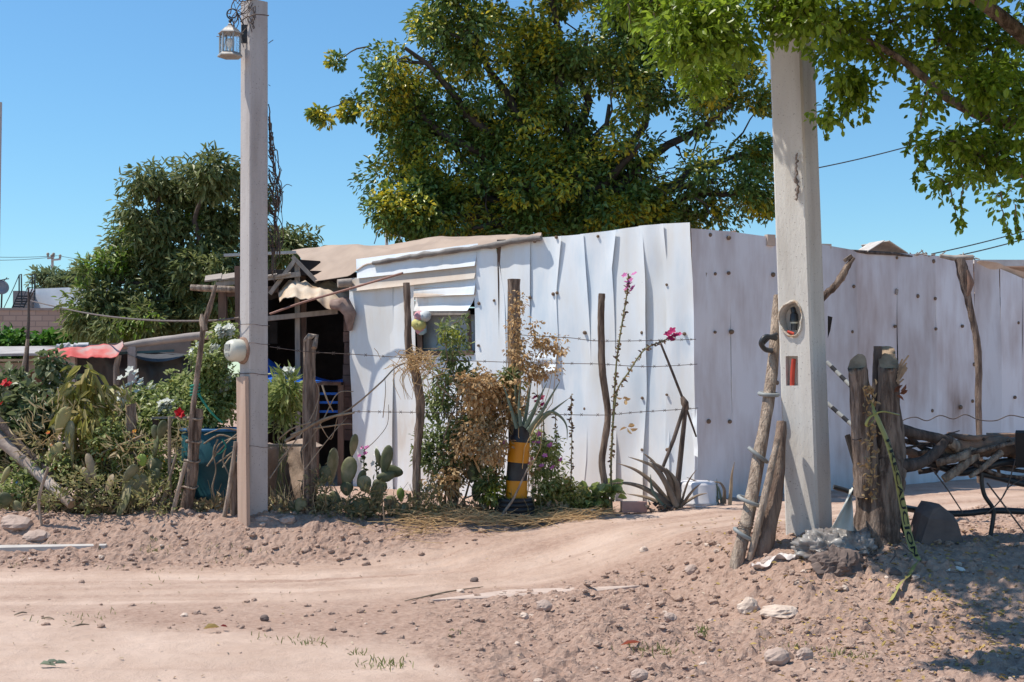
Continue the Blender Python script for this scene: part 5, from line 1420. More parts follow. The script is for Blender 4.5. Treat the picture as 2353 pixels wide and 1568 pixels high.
# straw bunch on the stake
m = MB()
for k in range(150):
    c = P(960 + R.gauss(0, 22), 832 + R.gauss(0, 15), 12.25 + R.gauss(0, .06)); d = Vector((R.uniform(-1, 1), R.uniform(-.6, .6), R.uniform(-.8, .5))).normalized() * R.uniform(.05, .12)
    m.tube([c - d, c + Vector((0, 0, R.uniform(-.01, .02))), c + d], [.003, .004, .002], 4)
for k in range(12):
    a = P(925 + R.uniform(-15, 70), 845, 12.25); m.tube([a, a + Vector((R.uniform(-.1, .1), 0, -.12)), a + Vector((R.uniform(-.15, .15), 0, -.3))], [.005, .004, .002], 4, sub=3)
m.single("straw_bunch", M_straw, "golden bunch of dry straw tied on the crooked dark stake", "straw", P(960, 832, 12.25))
# dead branch in front of the porch
m = MB()
for pts, r in (([(668, 1000), (724, 975), (800, 942), (870, 884), (905, 848), (930, 835)], 2.6), ([(655, 1015), (740, 965), (815, 948)], 4), ([(720, 985), (790, 975), (808, 975)], 2.2), ([(690, 1040), (720, 1000), (745, 960), (775, 905), (812, 900)], 1.8), ([(640, 1060), (690, 1000), (720, 950), (735, 905)], 1.5), ([(735, 975), (760, 1010), (775, 960)], 1.3),
               ([(620, 1100), (660, 1040), (700, 985)], 1.8), ([(725, 965), (733, 900), (720, 870)], 1.3), ([(640, 1010), (672, 985), (715, 970)], 2), ([(700, 1080), (730, 1040), (770, 990), (797, 960)], 1.5), ([(835, 1037), (865, 1010), (890, 975), (893, 930)], 1), ([(880, 960), (886, 900), (884, 868)], 1), ([(740, 885), (752, 920), (765, 945)], 2.5)):
    m.tube([P(x, y, 11.95 + R.uniform(-.12, .12)) for x, y in pts], [px(r * (1 - .5 * k / len(pts)), 12) for k in range(len(pts))], 5, .1, sub=5)
m.single("dead_branch", M_twig, "pale forking dead branch spread between the split stake and the straw bunch", "branch", P(724, 975, 12))
stick("twig_shoot", "thin bare forked shoot rising in front of the striped pot", "shoot", [(1212, 1077), (1196, 1112), (1178, 1150), (1160, 1175), (1143, 1210)], 12.0, [1.5, 2.5, 3, 3.5, 4], M_bark_pale, None, .08, 6)
stick("twig_shoot", "thin bare twig poking from the earth bank below the cactus", "shoot", [(880, 1165), (884, 1200), (890, 1225), (872, 1255)], 11.75, [1.5, 2, 2.2, 2], M_twig, None, .1, 6)
# dry vine up the lantern pole
m = MB()
for k in range(46):
    y = R.uniform(240, 560); a = P(617, y, 12.02); pts = [a]
    reach = 34 * math.sin(min(1, max(0, (y - 225) / 330)) * 2.6) * R.uniform(.4, 1.1)
    for j in range(1, 6): pts.append(P(617 + reach * math.sin(j / 5 * 2.2) + R.uniform(-3, 3), y + j * R.uniform(8, 22), 12.02 + R.uniform(-.06, .06)))
    m.tube(pts, px(R.uniform(.7, 1.7), 12), 4, sub=3)
m.tube([P(632, 455, 12), P(650, 432, 12), P(660, 424, 12), P(671, 428, 12)], .004, 4, sub=3); m.tube([P(617, 475, 12), P(640, 455, 12), P(652, 440, 12)], .005, 4, sub=3)
m.tube([P(617, 100, 12), P(622, 96, 12), P(628, 92, 12)], .004, 4); m.tube([P(617, 195, 12), P(621, 198, 12)], .004, 4)
m.single("climbing_vine", M_twig_dark, "leafless dark climbing vine clinging to the right side of the lantern pole", "vine", P(617, 560, 12.02))

# ---------------------------------------------------------------- cacti, aloe, agave, stalks
def padmesh(m, c, L, Wd, tilt, yaw, th=.014, lean=0):
    up = Vector((math.sin(tilt), 0, math.cos(tilt))); Rz = Matrix.Rotation(yaw, 3, 'Z')
    s = Rz @ Vector((math.cos(tilt), 0, -math.sin(tilt))); nrm = s.cross(up)
    V = []; nu, nv = 14, 9
    for j in range(nv + 1):
        ph = -math.pi / 2 + math.pi * j / nv
        for i in range(nu):
            a = 2 * math.pi * i / nu
            rr = math.cos(ph); z = math.sin(ph)
            tap = 1 + .3 * z - .12 * z * z + .05 * math.sin(3 * a + L * 90)
            p = c + up * (z * L) + s * (math.cos(a) * rr * Wd * tap) + nrm * (math.sin(a) * rr * (th + .006) + .03 * math.sin(z * 2) * L * lean)
            V.append(p)
    m.raw(V, [(j * nu + i, j * nu + (i + 1) % nu, (j + 1) * nu + (i + 1) % nu, (j + 1) * nu + i) for j in range(nv) for i in range(nu)], True)
def padmat(name, c1, c2):
    return mat(name, c1, c2, 9, .6, .35, 45, spec=.25, bdist=.006)
M_pad = padmat("cactus_green", (.13, .14, .065), (.27, .24, .15)); M_padd = padmat("cactus_dark_green", (.06, .08, .035), (.16, .155, .09)); M_padl = padmat("cactus_light_green", (.17, .25, .04), (.22, .28, .07)); M_padb = padmat("withered_pad", (.27, .20, .13), (.37, .29, .19)); M_pady = padmat("yellowing_pad", (.27, .25, .10), (.36, .31, .15))
CM = {'g': M_pad, 'd': M_padd, 'l': M_padl, 'b': M_padb, 'y': M_pady}
CG = "prickly pear cacti along the garden edge"
def cactus(label, Y, pads):
    t = thing("prickly_pear", label, "cactus", B(pads[0][0], Y), CG)
    for x, y, rx, ry, tl, k, e in pads:
        Yp = Y + R.uniform(-.1, .1)
        wd = px(max(rx, ry * .62 if e else rx), Yp)
        yaw = math.acos(min(1, px(rx, Yp) / wd)) * R.choice([-1, 1]) if e else R.uniform(-.35, .35)
        m = MB(); padmesh(m, P(x, y, Yp), px(ry, Yp), wd, rad(tl), yaw, R.uniform(.012, .018), R.uniform(-1, 1)); m.build("pad", CM[k], t)
cactus("prickly pear with tall pale pads just right of the split stake", 12.2, [(800, 1085, 18, 36, 12, 'g', 0), (764, 1071, 9, 42, 4, 'g', 1), (746, 1092, 13, 22, 10, 'd', 0), (813, 1023, 7, 26, 10, 'g', 1), (797, 1124, 15, 16, 0, 'd', 0), (773, 1157, 14, 30, -18, 'g', 0), (741, 1160, 20, 26, 8, 'd', 0), (755, 1190, 18, 20, 20, 'd', 0), (786, 1195, 16, 18, -10, 'g', 0)])
cactus("prickly pear with a broad round low pad and fallen pad in front", 12.1, [(822, 1166, 18, 28, 70, 'd', 0), (830, 1204, 11, 25, 118, 'g', 0), (838, 1112, 16, 19, -20, 'g', 0), (866, 1141, 13, 33, 4, 'g', 1), (830, 1100, 7, 21, 20, 'd', 1), (845, 1185, 14, 18, 30, 'd', 0), (805, 1200, 14, 16, -20, 'd', 0)])
cactus("prickly pear with dark upright pads before the white wall left of the straw stake", 12.45, [(887, 1058, 13, 36, 12, 'd', 0), (870, 1054, 6, 24, -14, 'd', 1), (905, 1084, 22, 14, 20, 'd', 0), (888, 1096, 22, 12, -10, 'd', 0), (897, 1160, 16, 22, 6, 'g', 0), (870, 1120, 18, 20, 30, 'd', 0)])
cactus("small prickly pear with one bright green pad at the foot of the straw stake", 12.15, [(921, 1138, 9, 17, -6, 'l', 0), (929, 1177, 10, 21, 8, 'g', 0), (910, 1190, 13, 16, 30, 'd', 0), (940, 1195, 12, 14, -20, 'g', 0)])
cactus("pair of narrow dark pads in the shrub left of the striped pot", 12.3, [(1082, 1086, 9, 25, -4, 'd', 1), (1094, 1090, 7, 22, 10, 'd', 1), (1095, 1130, 12, 24, 5, 'd', 0)])
cactus("small dark prickly pear beside the adobe wall", 12.1, [(680, 1184, 9, 15, 10, 'd', 0), (672, 1165, 10, 14, -20, 'd', 0), (690, 1160, 14, 16, 30, 'g', 0)])
cactus("large grey green prickly pear pad leaning over the earth heap at the left", 12.05, [(310, 1128, 30, 44, 34, 'g', 0), (284, 1152, 14, 40, 24, 'g', 1), (354, 1074, 17, 22, 4, 'd', 0), (357, 1098, 10, 22, 12, 'd', 0), (327, 1058, 12, 15, -10, 'l', 0), (355, 993, 8, 17, 0, 'd', 0), (372, 988, 7, 23, 14, 'd', 1), (358, 1026, 7, 26, 8, 'd', 1), (300, 1090, 10, 26, 40, 'g', 1)])
cactus("withered brown prickly pear pads in the middle of the left garden", 12.15, [(210, 1074, 10, 34, -18, 'b', 0), (200, 1096, 9, 24, -24, 'b', 0), (252, 1112, 9, 23, 24, 'b', 1), (195, 1160, 9, 16, 60, 'g', 0), (215, 1172, 8, 15, -70, 'y', 0)])
cactus("long yellowing pads hanging under the drooping mango plant", 12.3, [(143, 966, 15, 33, 22, 'y', 0), (160, 1000, 13, 34, 4, 'g', 0), (124, 1044, 14, 32, 34, 'y', 0), (165, 1038, 12, 46, 0, 'g', 1), (150, 1060, 14, 20, -10, 'g', 0)])
cactus("small prickly pear at the picture edge under the bleached log", 12.0, [(10, 1150, 16, 19, 20, 'd', 0), (12, 1092, 7, 22, 25, 'y', 0), (40, 1165, 14, 12, 50, 'g', 0)])


def blade(m, pts, wpx, Y, n=9, keel=.3, facing=(0, -1, 0)):
    """a fleshy tapering leaf through photo points"""
    W = [P(p[0], p[1], p[2] if len(p) > 2 else Y) for p in pts]
    k = len(W); r = [px(wpx, Y) * (1 - (i / (k - 1)) ** 1.6) + .002 for i in range(k)]
    m.tube(W, r, 7, .0, sub=4, flat=.45)
M_aloe = mat("aloe_grey_green", (.12, .16, .12), (.18, .21, .15), 12, .5, .2, spec=.35)
M_agdry = mat("withered_agave", (.27, .20, .14), (.17, .12, .085), 10, .75, .4, 50)
pot = thing("flower_pot", "tall pot of yellow and black bands standing in a ribbed black tyre", "pot", B(1186, 12.15))
Yq = 12.15
pc = [P(1186, 1150, Yq), P(1190, 1017, Yq), P(1201, 977, Yq)]
for p in pc: p.y += .1
def seg(y0, y1, x0, x1, r0, r1, mt, name, bulge=.0):
    a = P(x0, y0, Yq); b = P(x1, y1, Yq); a.y += .1; b.y += .1
    m = MB(); m.tube([a, a.lerp(b, .25), a.lerp(b, .5), a.lerp(b, .75), b], [px(r0, Yq), px(r0 * .75 + r1 * .25, Yq) + bulge, px((r0 + r1) / 2, Yq) + bulge, px(r0 * .25 + r1 * .75, Yq) + bulge, px(r1, Yq)], 22)
    return m.build(name, mt, pot)
M_potblack = mat("pot_black", (.018, .018, .022), (.035, .034, .036), 8, .45, .15, 25, spec=.4); M_potor = mat("pot_yellow", (.62, .26, .008), (.54, .20, .008), 5, .45, .15, 20, spec=.4)
seg(1150, 1106, 1186, 1187, 25, 24.5, M_potor, "yellow_band", .002); seg(1106, 1064, 1187, 1190, 24.5, 24, M_potblack, "black_band", .0); seg(1064, 1017, 1190, 1194, 25, 24.5, M_potor, "yellow_band", .002); seg(1017, 1004, 1194, 1196, 24, 22, M_potblack, "black_band")
seg(1006, 976, 1197, 1201, 20, 18, M_potblack, "rim_bucket", .0)
m = MB()
tc_ = P(1184, 1146, Yq); tc_.y += .1
for k in range(6):
    pts = [tc_ + Vector((px(37 + 2 * k * .8, Yq) * math.cos(a), px(37 + 2 * k * .8, Yq) * math.sin(a), -.022 - k * .041)) for a in np.linspace(0, 2 * math.pi, 37)]
    m.tube(pts, .026, 8, cap=False)
m.build("ribbed_tyre", M_potblack, pot)
MB().lathe([(px(40, Yq), -.05), (0, -.04)], tc_, 20).build("soil", M_stone_dark, pot)
al = thing("aloe_plant", "tall aloe with long grey green spikes growing from the striped pot", "aloe", P(1200, 985, Yq))
for pts in ([(1188, 985), (1176, 945), (1165, 910), (1156, 884)], [(1190, 980), (1187, 940), (1184, 905), (1184, 872)], [(1197, 980), (1193, 935), (1194, 890)], [(1203, 980), (1211, 940), (1216, 905), (1222, 872)], [(1209, 985), (1225, 950), (1240, 915), (1257, 880)], [(1213, 990), (1240, 955), (1264, 915), (1286, 878)], [(1216, 995), (1245, 965), (1275, 940), (1307, 916)], [(1217, 993), (1240, 965), (1264, 947), (1288, 958), (1302, 980), (1303, 1012)], [(1206, 982), (1228, 940), (1240, 905)]):
    m = MB(); blade(m, pts, 6, Yq + R.uniform(-.05, .12)); m.build("spike", M_aloe, al)
ag = thing("agave", "withered brown agave with curved spikes at the foot of the shack corner", "agave", B(1560, 12.7))
Ya = 12.6
for pts, w in (([(1555, 1165), (1530, 1110), (1505, 1075), (1480, 1062), (1443, 1050)], 9), ([(1548, 1168), (1510, 1140), (1470, 1118), (1430, 1110), (1393, 1113)], 8), ([(1545, 1165), (1500, 1110), (1460, 1080), (1419, 1065)], 7), ([(1550, 1165), (1525, 1100), (1500, 1060), (1478, 1042)], 8), ([(1560, 1168), (1540, 1100), (1520, 1075), (1490, 1058)], 11), ([(1558, 1165), (1555, 1110), (1530, 1075)], 11), ([(1535, 1168), (1490, 1145), (1440, 1135)], 6), ([(1565, 1165), (1590, 1130), (1610, 1112)], 5), ([(1565, 1160), (1580, 1110), (1600, 1080)], 4), ([(1560, 1165), (1600, 1140), (1625, 1134)], 4), ([(1530, 1165), (1500, 1130), (1495, 1090)], 6), ([(1545, 1165), (1535, 1120), (1540, 1080)], 9)):
    m = MB(); blade(m, pts, w * 1.05, Ya + R.uniform(-.1, .1)); m.build("spike", M_agdry if R.random() < .8 else M_aloe, ag)
m = MB()
for k in range(26):
    c = B(1490 + R.uniform(-15, 60), 12.5 + R.uniform(-.1, .15)) + Vector((0, 0, R.uniform(.0, .06))); m.tube([c, c + Vector((R.uniform(-.08, .08), R.uniform(-.05, .05), R.uniform(0, .05)))], [R.uniform(.008, .02), .004], 5, .2)
m.single("plant_litter", M_bark_dark, "dark dry plant litter round the foot of the withered agave", "litter", B(1500, 12.5))
sa = thing("aloe_plant", "low aloe with curled brown tipped spikes right of the white bucket", "aloe", B(1650, 12.9))
for pts, w in (([(1645, 1158), (1632, 1130), (1610, 1112), (1578, 1097)], 6), ([(1650, 1158), (1640, 1138), (1615, 1135), (1577, 1152)], 5), ([(1660, 1158), (1665, 1130), (1655, 1110), (1637, 1108)], 6), ([(1658, 1158), (1650, 1120), (1625, 1103)], 4), ([(1665, 1158), (1668, 1135)], 6), ([(1650, 1158), (1648, 1120), (1647, 1100)], 3)):
    m = MB(); blade(m, pts, w, 12.9); m.build("spike", M_aloe if w < 6 else M_agdry, sa)
m = MB(); blade(m, [(1677, 1162), (1680, 1120), (1682, 1090), (1688, 1062)], 6.5, 12.9); m.single("horn_spike", mat("tan_horn", (.45, .34, .22), (.32, .22, .14), 8), "single upright tan spike standing by the stained wall foot", "spike", B(1677, 12.9))
bk_ = thing("bucket", "round white plastic bucket upside down at the corner of the tin shack", "bucket", B(1601, 12.85))
r = px(43, 12.9); c = B(1601, 12.9); h = P(1601, 1106, 12.9).z - c.z
MB().lathe([(r * 1.03, -.02), (r * 1.03, h * .1), (r, h * .12), (r * .985, h * .85), (r * .93, h * .96), (r * .8, h), (0, h)], c, 30).build("shell", mat("white_plastic", (.72, .71, .73), (.6, .58, .6), 3, .45, .1), bk_)
MB().lathe([(r * 1.05, h * .06), (r * 1.07, h * .1), (r * 1.05, h * .14)], c, 30).build("rim", mat("white_plastic_rim", (.66, .65, .66), None, 3, .45), bk_)
MB().box(B(1455, 12.5) + Vector((0, 0, .06)), (.24, .1, .1), .1).single("planter_box", mat("pinkish_block", (.42, .27, .24), (.34, .2, .18), 6), "small pinkish block half hidden by leaves near the agave", "block", B(1455, 12.5))
m = MB(); m.grid(lambda u, v: B(1325 + 45 * u, 12.35) + Vector((0, -.04 + .08 * v, .04 + .04 * math.sin(u * 9 + v * 4))), 12, 4, True, 0, .004, (0, 0, 1))
m.single("plastic_scrap", mat("turquoise_plastic", (.16, .38, .40), (.25, .45, .45), 5, .5), "crumpled turquoise plastic scrap at the road edge below the slim stake", "plastic", B(1345, 12.35))


def stalk(name, label, pts, Y, r, pods, podm, flowers=None, fm=None, fs=.04, leavesn=0):
    W = [P(x, y, Y) for x, y in pts]
    t = thing(name, label, "flower stalk", W[0])
    MB().tube(W, [px(r * (1 - .5 * k / len(W)), Y) for k in range(len(W))], 6, .05, sub=5).build("stem", M_stem, t)
    m = MB(); n = pods
    f = NR.rand(n) * (len(W) - 1.001); b = np.array([tuple(W[int(q)].lerp(W[int(q) + 1], q % 1)) for q in f])
    d = unit(NR.normal(size=(n, 3)) + np.array([0, -.2, -.2])); m.leaves(b, d, NR.normal(size=(n, 3)), NR.uniform(.02, .05, n), NR.uniform(.014, .03, n), .3, 0, .3)
    m.build("leaves", podm, t)
    if flowers:
        m = MB()
        for x, y in flowers: flower(m, P(x, y, Y - .03), fs * R.uniform(.8, 1.2))
        m.build("blossoms", fm, t)
M_pods = leafmat("brown_pods", [(.26, .17, .09), (.36, .25, .14), (.15, .085, .06), (.12, .06, .06)], .1, .8)
stalk("flower_stalk", "tall upright stalk topped with pink flowers before the white wall", [(1406, 1175), (1404, 1080), (1408, 980), (1412, 900), (1418, 820), (1430, 740), (1440, 680), (1444, 632)], 12.55, 2.6, 170, M_pods, [(1458, 631), (1436, 634), (1446, 655), (1452, 668), (1440, 650), (1455, 662), (1441, 664), (1450, 645)], M_pink_f, .038)
stalk("flower_stalk", "slanting stalk tipped with magenta flowers beside the crossed sticks", [(1408, 980), (1418, 900), (1445, 855), (1480, 805), (1520, 785), (1552, 772)], 12.5, 2.2, 70, M_pods, [(1540, 778), (1552, 772), (1560, 770), (1548, 783), (1535, 770), (1545, 762)], M_mag_f, .042)
stalk("flower_stalk", "slim stalk of dark seed pods between the aloe and the slim stake", [(1311, 1130), (1313, 1060), (1314, 990), (1312, 950), (1314, 905)], 12.55, 1.4, 80, M_pods)
stalk("flower_stalk", "short stalk of deep red flowers behind the aloe spikes", [(1250, 1020), (1248, 960), (1238, 920), (1230, 905)], 12.4, 1.6, 26, M_pods, [(1230, 915), (1233, 924), (1248, 930), (1252, 940), (1246, 915)], M_mag_f, .034)
stalk("flower_stalk", "thin stalk with purple pods between the periwinkle and the seed stalk", [(1285, 1110), (1280, 1050), (1278, 1000), (1276, 955)], 12.5, 1.2, 50, M_pods)
stalk("flower_stalk", "straggly stalk of pink and white flowers before the left end of the tin wall", [(838, 1100), (836, 1065), (838, 1030)], 12.6, 1.8, 30, leafmat("stalk_leaves", [(.06, .09, .03), (.1, .13, .05)]), [(832, 1030), (843, 1030), (840, 1043), (826, 1048)], M_pink_f, .03)
stalk("flower_stalk", "small stalk of white flowers beside the dark upright pads", [(868, 1110), (865, 1070), (866, 1035)], 12.6, 1.8, 30, leafmat("stalk_leaves", [(.06, .09, .03), (.1, .13, .05)]), [(866, 1032), (862, 1046), (868, 1055), (858, 1066), (880, 1046)], M_white_f, .03)
m = MB(); flower(m, P(413, 950, 12.6), .06, (-.2, -1, .3)); flower(m, P(415, 953, 12.6), .05, (.4, -1, .2)); m.single("red_blossom", M_red_f, "single large red flower above the weathered rail board", "flower", P(413, 950, 12.6))
for x, y, s, lab in ((1443, 982, .075, "tan withered leaf hanging right of the slim stake"), (1432, 915, .06, "dark withered leaf below the magenta flower stalk"), (1220, 1090, .05, "withered brown leaf by the periwinkle"), (1240, 1075, .06, "rolled brown leaf under the pink flowers")):
    m = MB(); c = P(x, y, 12.45)
    m.leaves(np.array([tuple(c)] * 4) + NR.normal(size=(4, 3)) * .015, np.array([[1, 0, -.2], [.8, -.3, .3], [-1, 0, -.1], [.3, -.3, -.8]]), NR.normal(size=(4, 3)), s, s * .6, .2, 0, .3)
    m.single("withered_leaf", M_dryleaf, lab, "leaf", c)
# ---------------------------------------------------------------- cut trunk, poles and clutter round the thick pole
# leaning pole with rubber rings
lp = thing("leaning_pole", "bare leaning pole ringed with grey hose loops left of the thick pole", "pole", G(1690, 1302))
b0 = G(1690, 1306)
Yl = b0.y
LP = [b0 + Vector((-.01, 0, -.15)), P(1694, 1290, Yl), P(1718, 1190, Yl + .1), P(1737, 1090, Yl + .25), P(1760, 960, Yl + .4), P(1773, 860, Yl + .5), P(1781, 770, Yl + .6), P(1786, 680, Yl + .7)]
MB().tube(LP, [.05, .05, .05, .049, .046, .045, .04, .03], 12, .06, sub=4).build("shaft", M_bark_pale, lp)
def ring(c, r, tl, tz, mt, par, name="hose_ring", rt=.016):
    pts = [c + Matrix.Rotation(tl, 3, 'Y') @ (Matrix.Rotation(tz, 3, 'X') @ Vector((r * math.cos(a), r * .9 * math.sin(a), 0))) for a in np.linspace(0, 2 * math.pi, 25)]
    MB().tube(pts, rt, 8, cap=False).build(name, mt, par)
ring(P(1707, 1228, Yl + .05), .07, rad(33), .1, M_hose_grey, lp); ring(P(1722, 1152, Yl + .12), .085, rad(22), .1, M_hose_grey, lp)
ring(P(1742, 1046, Yl + .3), .082, rad(38), .1, M_hose_grey, lp); ring(P(1766, 906, Yl + .45), .07, rad(3), .12, M_hose_grey, lp)
m = MB(); m.tube([P(1783, 778, Yl + .5), P(1760, 774, Yl + .45), P(1749, 788, Yl + .45), P(1758, 803, Yl + .5), P(1776, 806, Yl + .5)], .02, 8, sub=5); m.tube([P(1752, 792, Yl + .48), P(1768, 776, Yl + .46), P(1785, 768, Yl + .5)], .014, 7, sub=4)
m.build("black_hose_loop", M_hose_black, lp)
m = MB()
for k in range(3):
    c = P(1712 + k * 2, 1212 - 5 * k, Yl + .06); m.tube([c + Vector((.055 * math.cos(a), .05 * math.sin(a), .012 * math.sin(a * 2 + k))) for a in np.linspace(0, 6.28, 15)], .003, 4, cap=False)
m.build("tie_wire", M_wire, lp)
sl_ = thing("split_log", "split dark log leaning between the ringed pole and the thick pole", "log", G(1745, 1278))
Ys = G(1745, 1278).y
MB().tube([P(1745, 1290, Ys), P(1762, 1210, Ys + .06), P(1780, 1110, Ys + .12), P(1797, 970, Ys + .25)], [.07, .075, .062, .035], 11, .18, sub=4).build("log", mat("split_bark", (.16, .105, .08), (.30, .22, .17), 7, .95, .9, 26, (3, 3, .5), bdist=.02), sl_)
MB().tube([P(1722, 1288, Ys - .05), P(1742, 1210, Ys - .03), P(1765, 1110, Ys), P(1787, 1010, Ys + .1)], [.024, .027, .03, .02], 9, .1, sub=4).build("stave", M_bark_pale, sl_)

# cut trunk with several stubs
cb = G(2010, 1258); Yc = cb.y
ct = thing("cut_trunk", "thick pollarded trunk cut off in several stubs right of the thick pole", "tree stump", cb)
def stub(pts, rs, nm, mt=M_bark, cut=True, n=14, bump=.07, slant=None):
    W = [P(x, y, Yc + d) for x, y, d in pts]
    return MB().tube(W, [px(r, Yc) for r in rs], n, bump, sub=5, cmi=1 if cut else None, slant=slant).build(nm, [mt, M_cut], ct)
stub([(2017, 1300, .05), (2016, 1255, .04), (2018, 1180, .05), (2028, 1100, .06), (2040, 1030, .08), (2041, 930, .06), (2042, 833, .05)], [62, 53, 51, 52, 42, 26, 23], "stub", slant=(.15, .9))
stub([(1992, 1140, .0), (1990, 1060, -.02), (1981, 960, -.04), (1975, 890, -.05), (1970, 838, -.06)], [30, 30, 26, 23, 21], "stub", slant=(.55, .9))
stub([(2030, 1050, .2), (2034, 900, .22), (2036, 812, .22)], [24, 22, 22], "stub", slant=(.3, .8))
stub([(2012, 960, .12), (2016, 860, .12), (2017, 796, .12)], [12, 11, 10], "stub", M_bark_dark)
m = MB()
for k in range(14):
    a = P(2064 + R.uniform(-4, 4), 868 + R.uniform(-40, 15), Yc - .02); m.bar(a, a + Vector((R.uniform(.01, .07), -.02, R.uniform(.03, .11))), .012, .006, (0, 1, 0))
m.build("splinters", M_cut, ct)
m = MB()
for rxx, sy in ((1969, 836), (2041, 831), (2036, 810)):
    c = P(rxx, sy, Yc - .05)
for k in range(60):
    x = R.uniform(1960, 2070); y = R.uniform(880, 1200)
m.leaves(np.array([tuple(P(2000 + R.gauss(0, 9), R.uniform(880, 1150), Yc - .17 + R.uniform(-.02, .03))) for _ in range(120)]), NR.normal(size=(120, 3)), NR.normal(size=(120, 3)), .045, .02, .2, 0, .3)
m.build("caught_leaves", M_dryleaf, ct)
m = MB(); m.tube([P(1958, 1010, Yc - .15), P(1966, 1012, Yc - .18), P(1980, 1008, Yc - .17)], .004, 5); m.build("bark_ridge", M_bark_dark, ct)
for pts, rs in (([(2060, 985, .1), (2110, 998, .15), (2150, 1006, .2), (2185, 1012, .25)], [15, 13, 12, 10]), ([(2060, 1070, .0), (2110, 1066, .05), (2145, 1045, .1), (2172, 1015, .15)], [18, 14, 13, 10])):
    stub(pts, rs, "side_limb", M_bark_dark, False, 10)
m = MB(); m.leaves(np.array([tuple(P(2062, 905, Yc - .1))] * 5) + NR.normal(size=(5, 3)) * .012, np.array([[.6, -.2, .8], [.9, -.2, .4], [.3, -.1, .9], [.8, -.3, -.2], [.5, 0, .3]]), NR.normal(size=(5, 3)), .06, .032, .3, 0, .4)
m.single("curled_leaf", leafmat("rusty_leaf", [(.24, .09, .045), (.18, .07, .04)], .2, .7), "curled rusty leaf stuck on the right side of the cut trunk", "leaf", P(2062, 905, Yc - .1))

# caution tape
Yt = Yc - .22
TP = [(2004, 925, .06), (2011, 950, .0), (2022, 975, -.02), (2036, 1008, -.02), (2050, 1052, -.02), (2061, 1095, -.01), (2069, 1135, 0), (2077, 1175, .0), (2086, 1222, -.03), (2098, 1262, -.1), (2112, 1290, -.2)]
TW = [P(x, y, Yt + d) for x, y, d in TP]
def spl(W, f):
    f = min(max(f, 0), .9999) * (len(W) - 1); i = int(f); t = f - i
    p0 = W[max(i - 1, 0)]; p1 = W[i]; p2 = W[i + 1]; p3 = W[min(i + 2, len(W) - 1)]
    return .5 * (2 * p1 + (p2 - p0) * t + (2 * p0 - 5 * p1 + 4 * p2 - p3) * t * t + (3 * p1 - p0 - 3 * p2 + p3) * t ** 3)
def tape(f, s, off=0):
    p = spl(TW, f); d = (spl(TW, min(f + .01, 1)) - spl(TW, max(f - .01, 0))).normalized()
    tw_ = .35 + .5 * math.sin(f * 5 + .4)
    a = d.cross(Vector((math.sin(tw_ * .8), -math.cos(tw_ * .8), 0))).normalized()
    if a.x < 0: a = -a
    nn = a.cross(d)
    if nn.y > 0: nn = -nn
    w = .026 * (.55 if f < .08 else 1) * (1 - .25 * (f > .9))
    return p + a * (s * w) + nn * (off + .006 * (1 - s * s))
M_tape = mat("yellow_tape", (.38, .345, .10), (.27, .26, .09), 5, .45, .15, 14, spec=.4)
tp = thing("caution_tape", "yellow tape printed in black letters hanging down the cut trunk", "tape", TW[-1])
m = MB(); m.grid(lambda u, v: tape(v, u * 2 - 1), 6, 60, True)
T2 = [P(2112, 1290, Yt - .2), P(2098, 1306, Yt - .3), P(2080, 1330, Yt - .45), P(2060, 1356, Yt - .62), P(2044, 1380, Yt - .75)]
for p in T2[1:]: p.z = max(p.z, gz(p.x, p.y) + .03)
def tail(u, v):
    p = spl(T2, v); return p + Vector((.016, -.004, .01)) * (u * 2 - 1) * (1.2 - .3 * v) + Vector((0, 0, .012 * math.sin(v * 12)))
m.grid(tail, 4, 24, True)
m.tube([P(2012, 950, Yt), P(2030, 946, Yt - .02), P(2050, 950, Yt + .02), P(2066, 954, Yt + .15)], .006, 6, sub=3); m.tube([P(2020, 948, Yt), P(2000, 958, Yt - .03), P(1990, 975, Yt - .03), P(1996, 980, Yt - .02), P(2014, 958, Yt - .02)], [.006, .008, .012, .008, .004], 6, sub=3, flat=.3)
m.build("ribbon", M_tape, tp)
fc = bpy.data.curves.new("lettering", 'FONT'); fc.body = "PRECAUCION"; fc.size = 1; fc.resolution_u = 2; fc.offset = .018
fo = bpy.data.objects.new("lettering", fc); COL.objects.link(fo); bpy.context.view_layer.update()
tm = bpy.data.meshes.new_from_object(fo.evaluated_get(bpy.context.evaluated_depsgraph_get()))
bpy.data.objects.remove(fo)
tv = [v.co.copy() for v in tm.vertices]; xmax = max(v.x for v in tv)
tpoly = [tuple(p.vertices) for p in tm.polygons]
m = MB()
V = [tape(.30 + .66 * v.x / xmax, (v.y - .36) * 1.9, .0085) for v in tv]
b0_ = m.n; m.ch.append((np.array([tuple(v) for v in V]), np.zeros((0, 3), np.int64), False, 0)); m.n += len(V)
for q in tpoly: m.ch.append((np.zeros((0, 3)), np.array([q]) + b0_, False, 0))
m.build("lettering", mat("black_print", (.015, .015, .015), None, 4, .5, 0), tp)

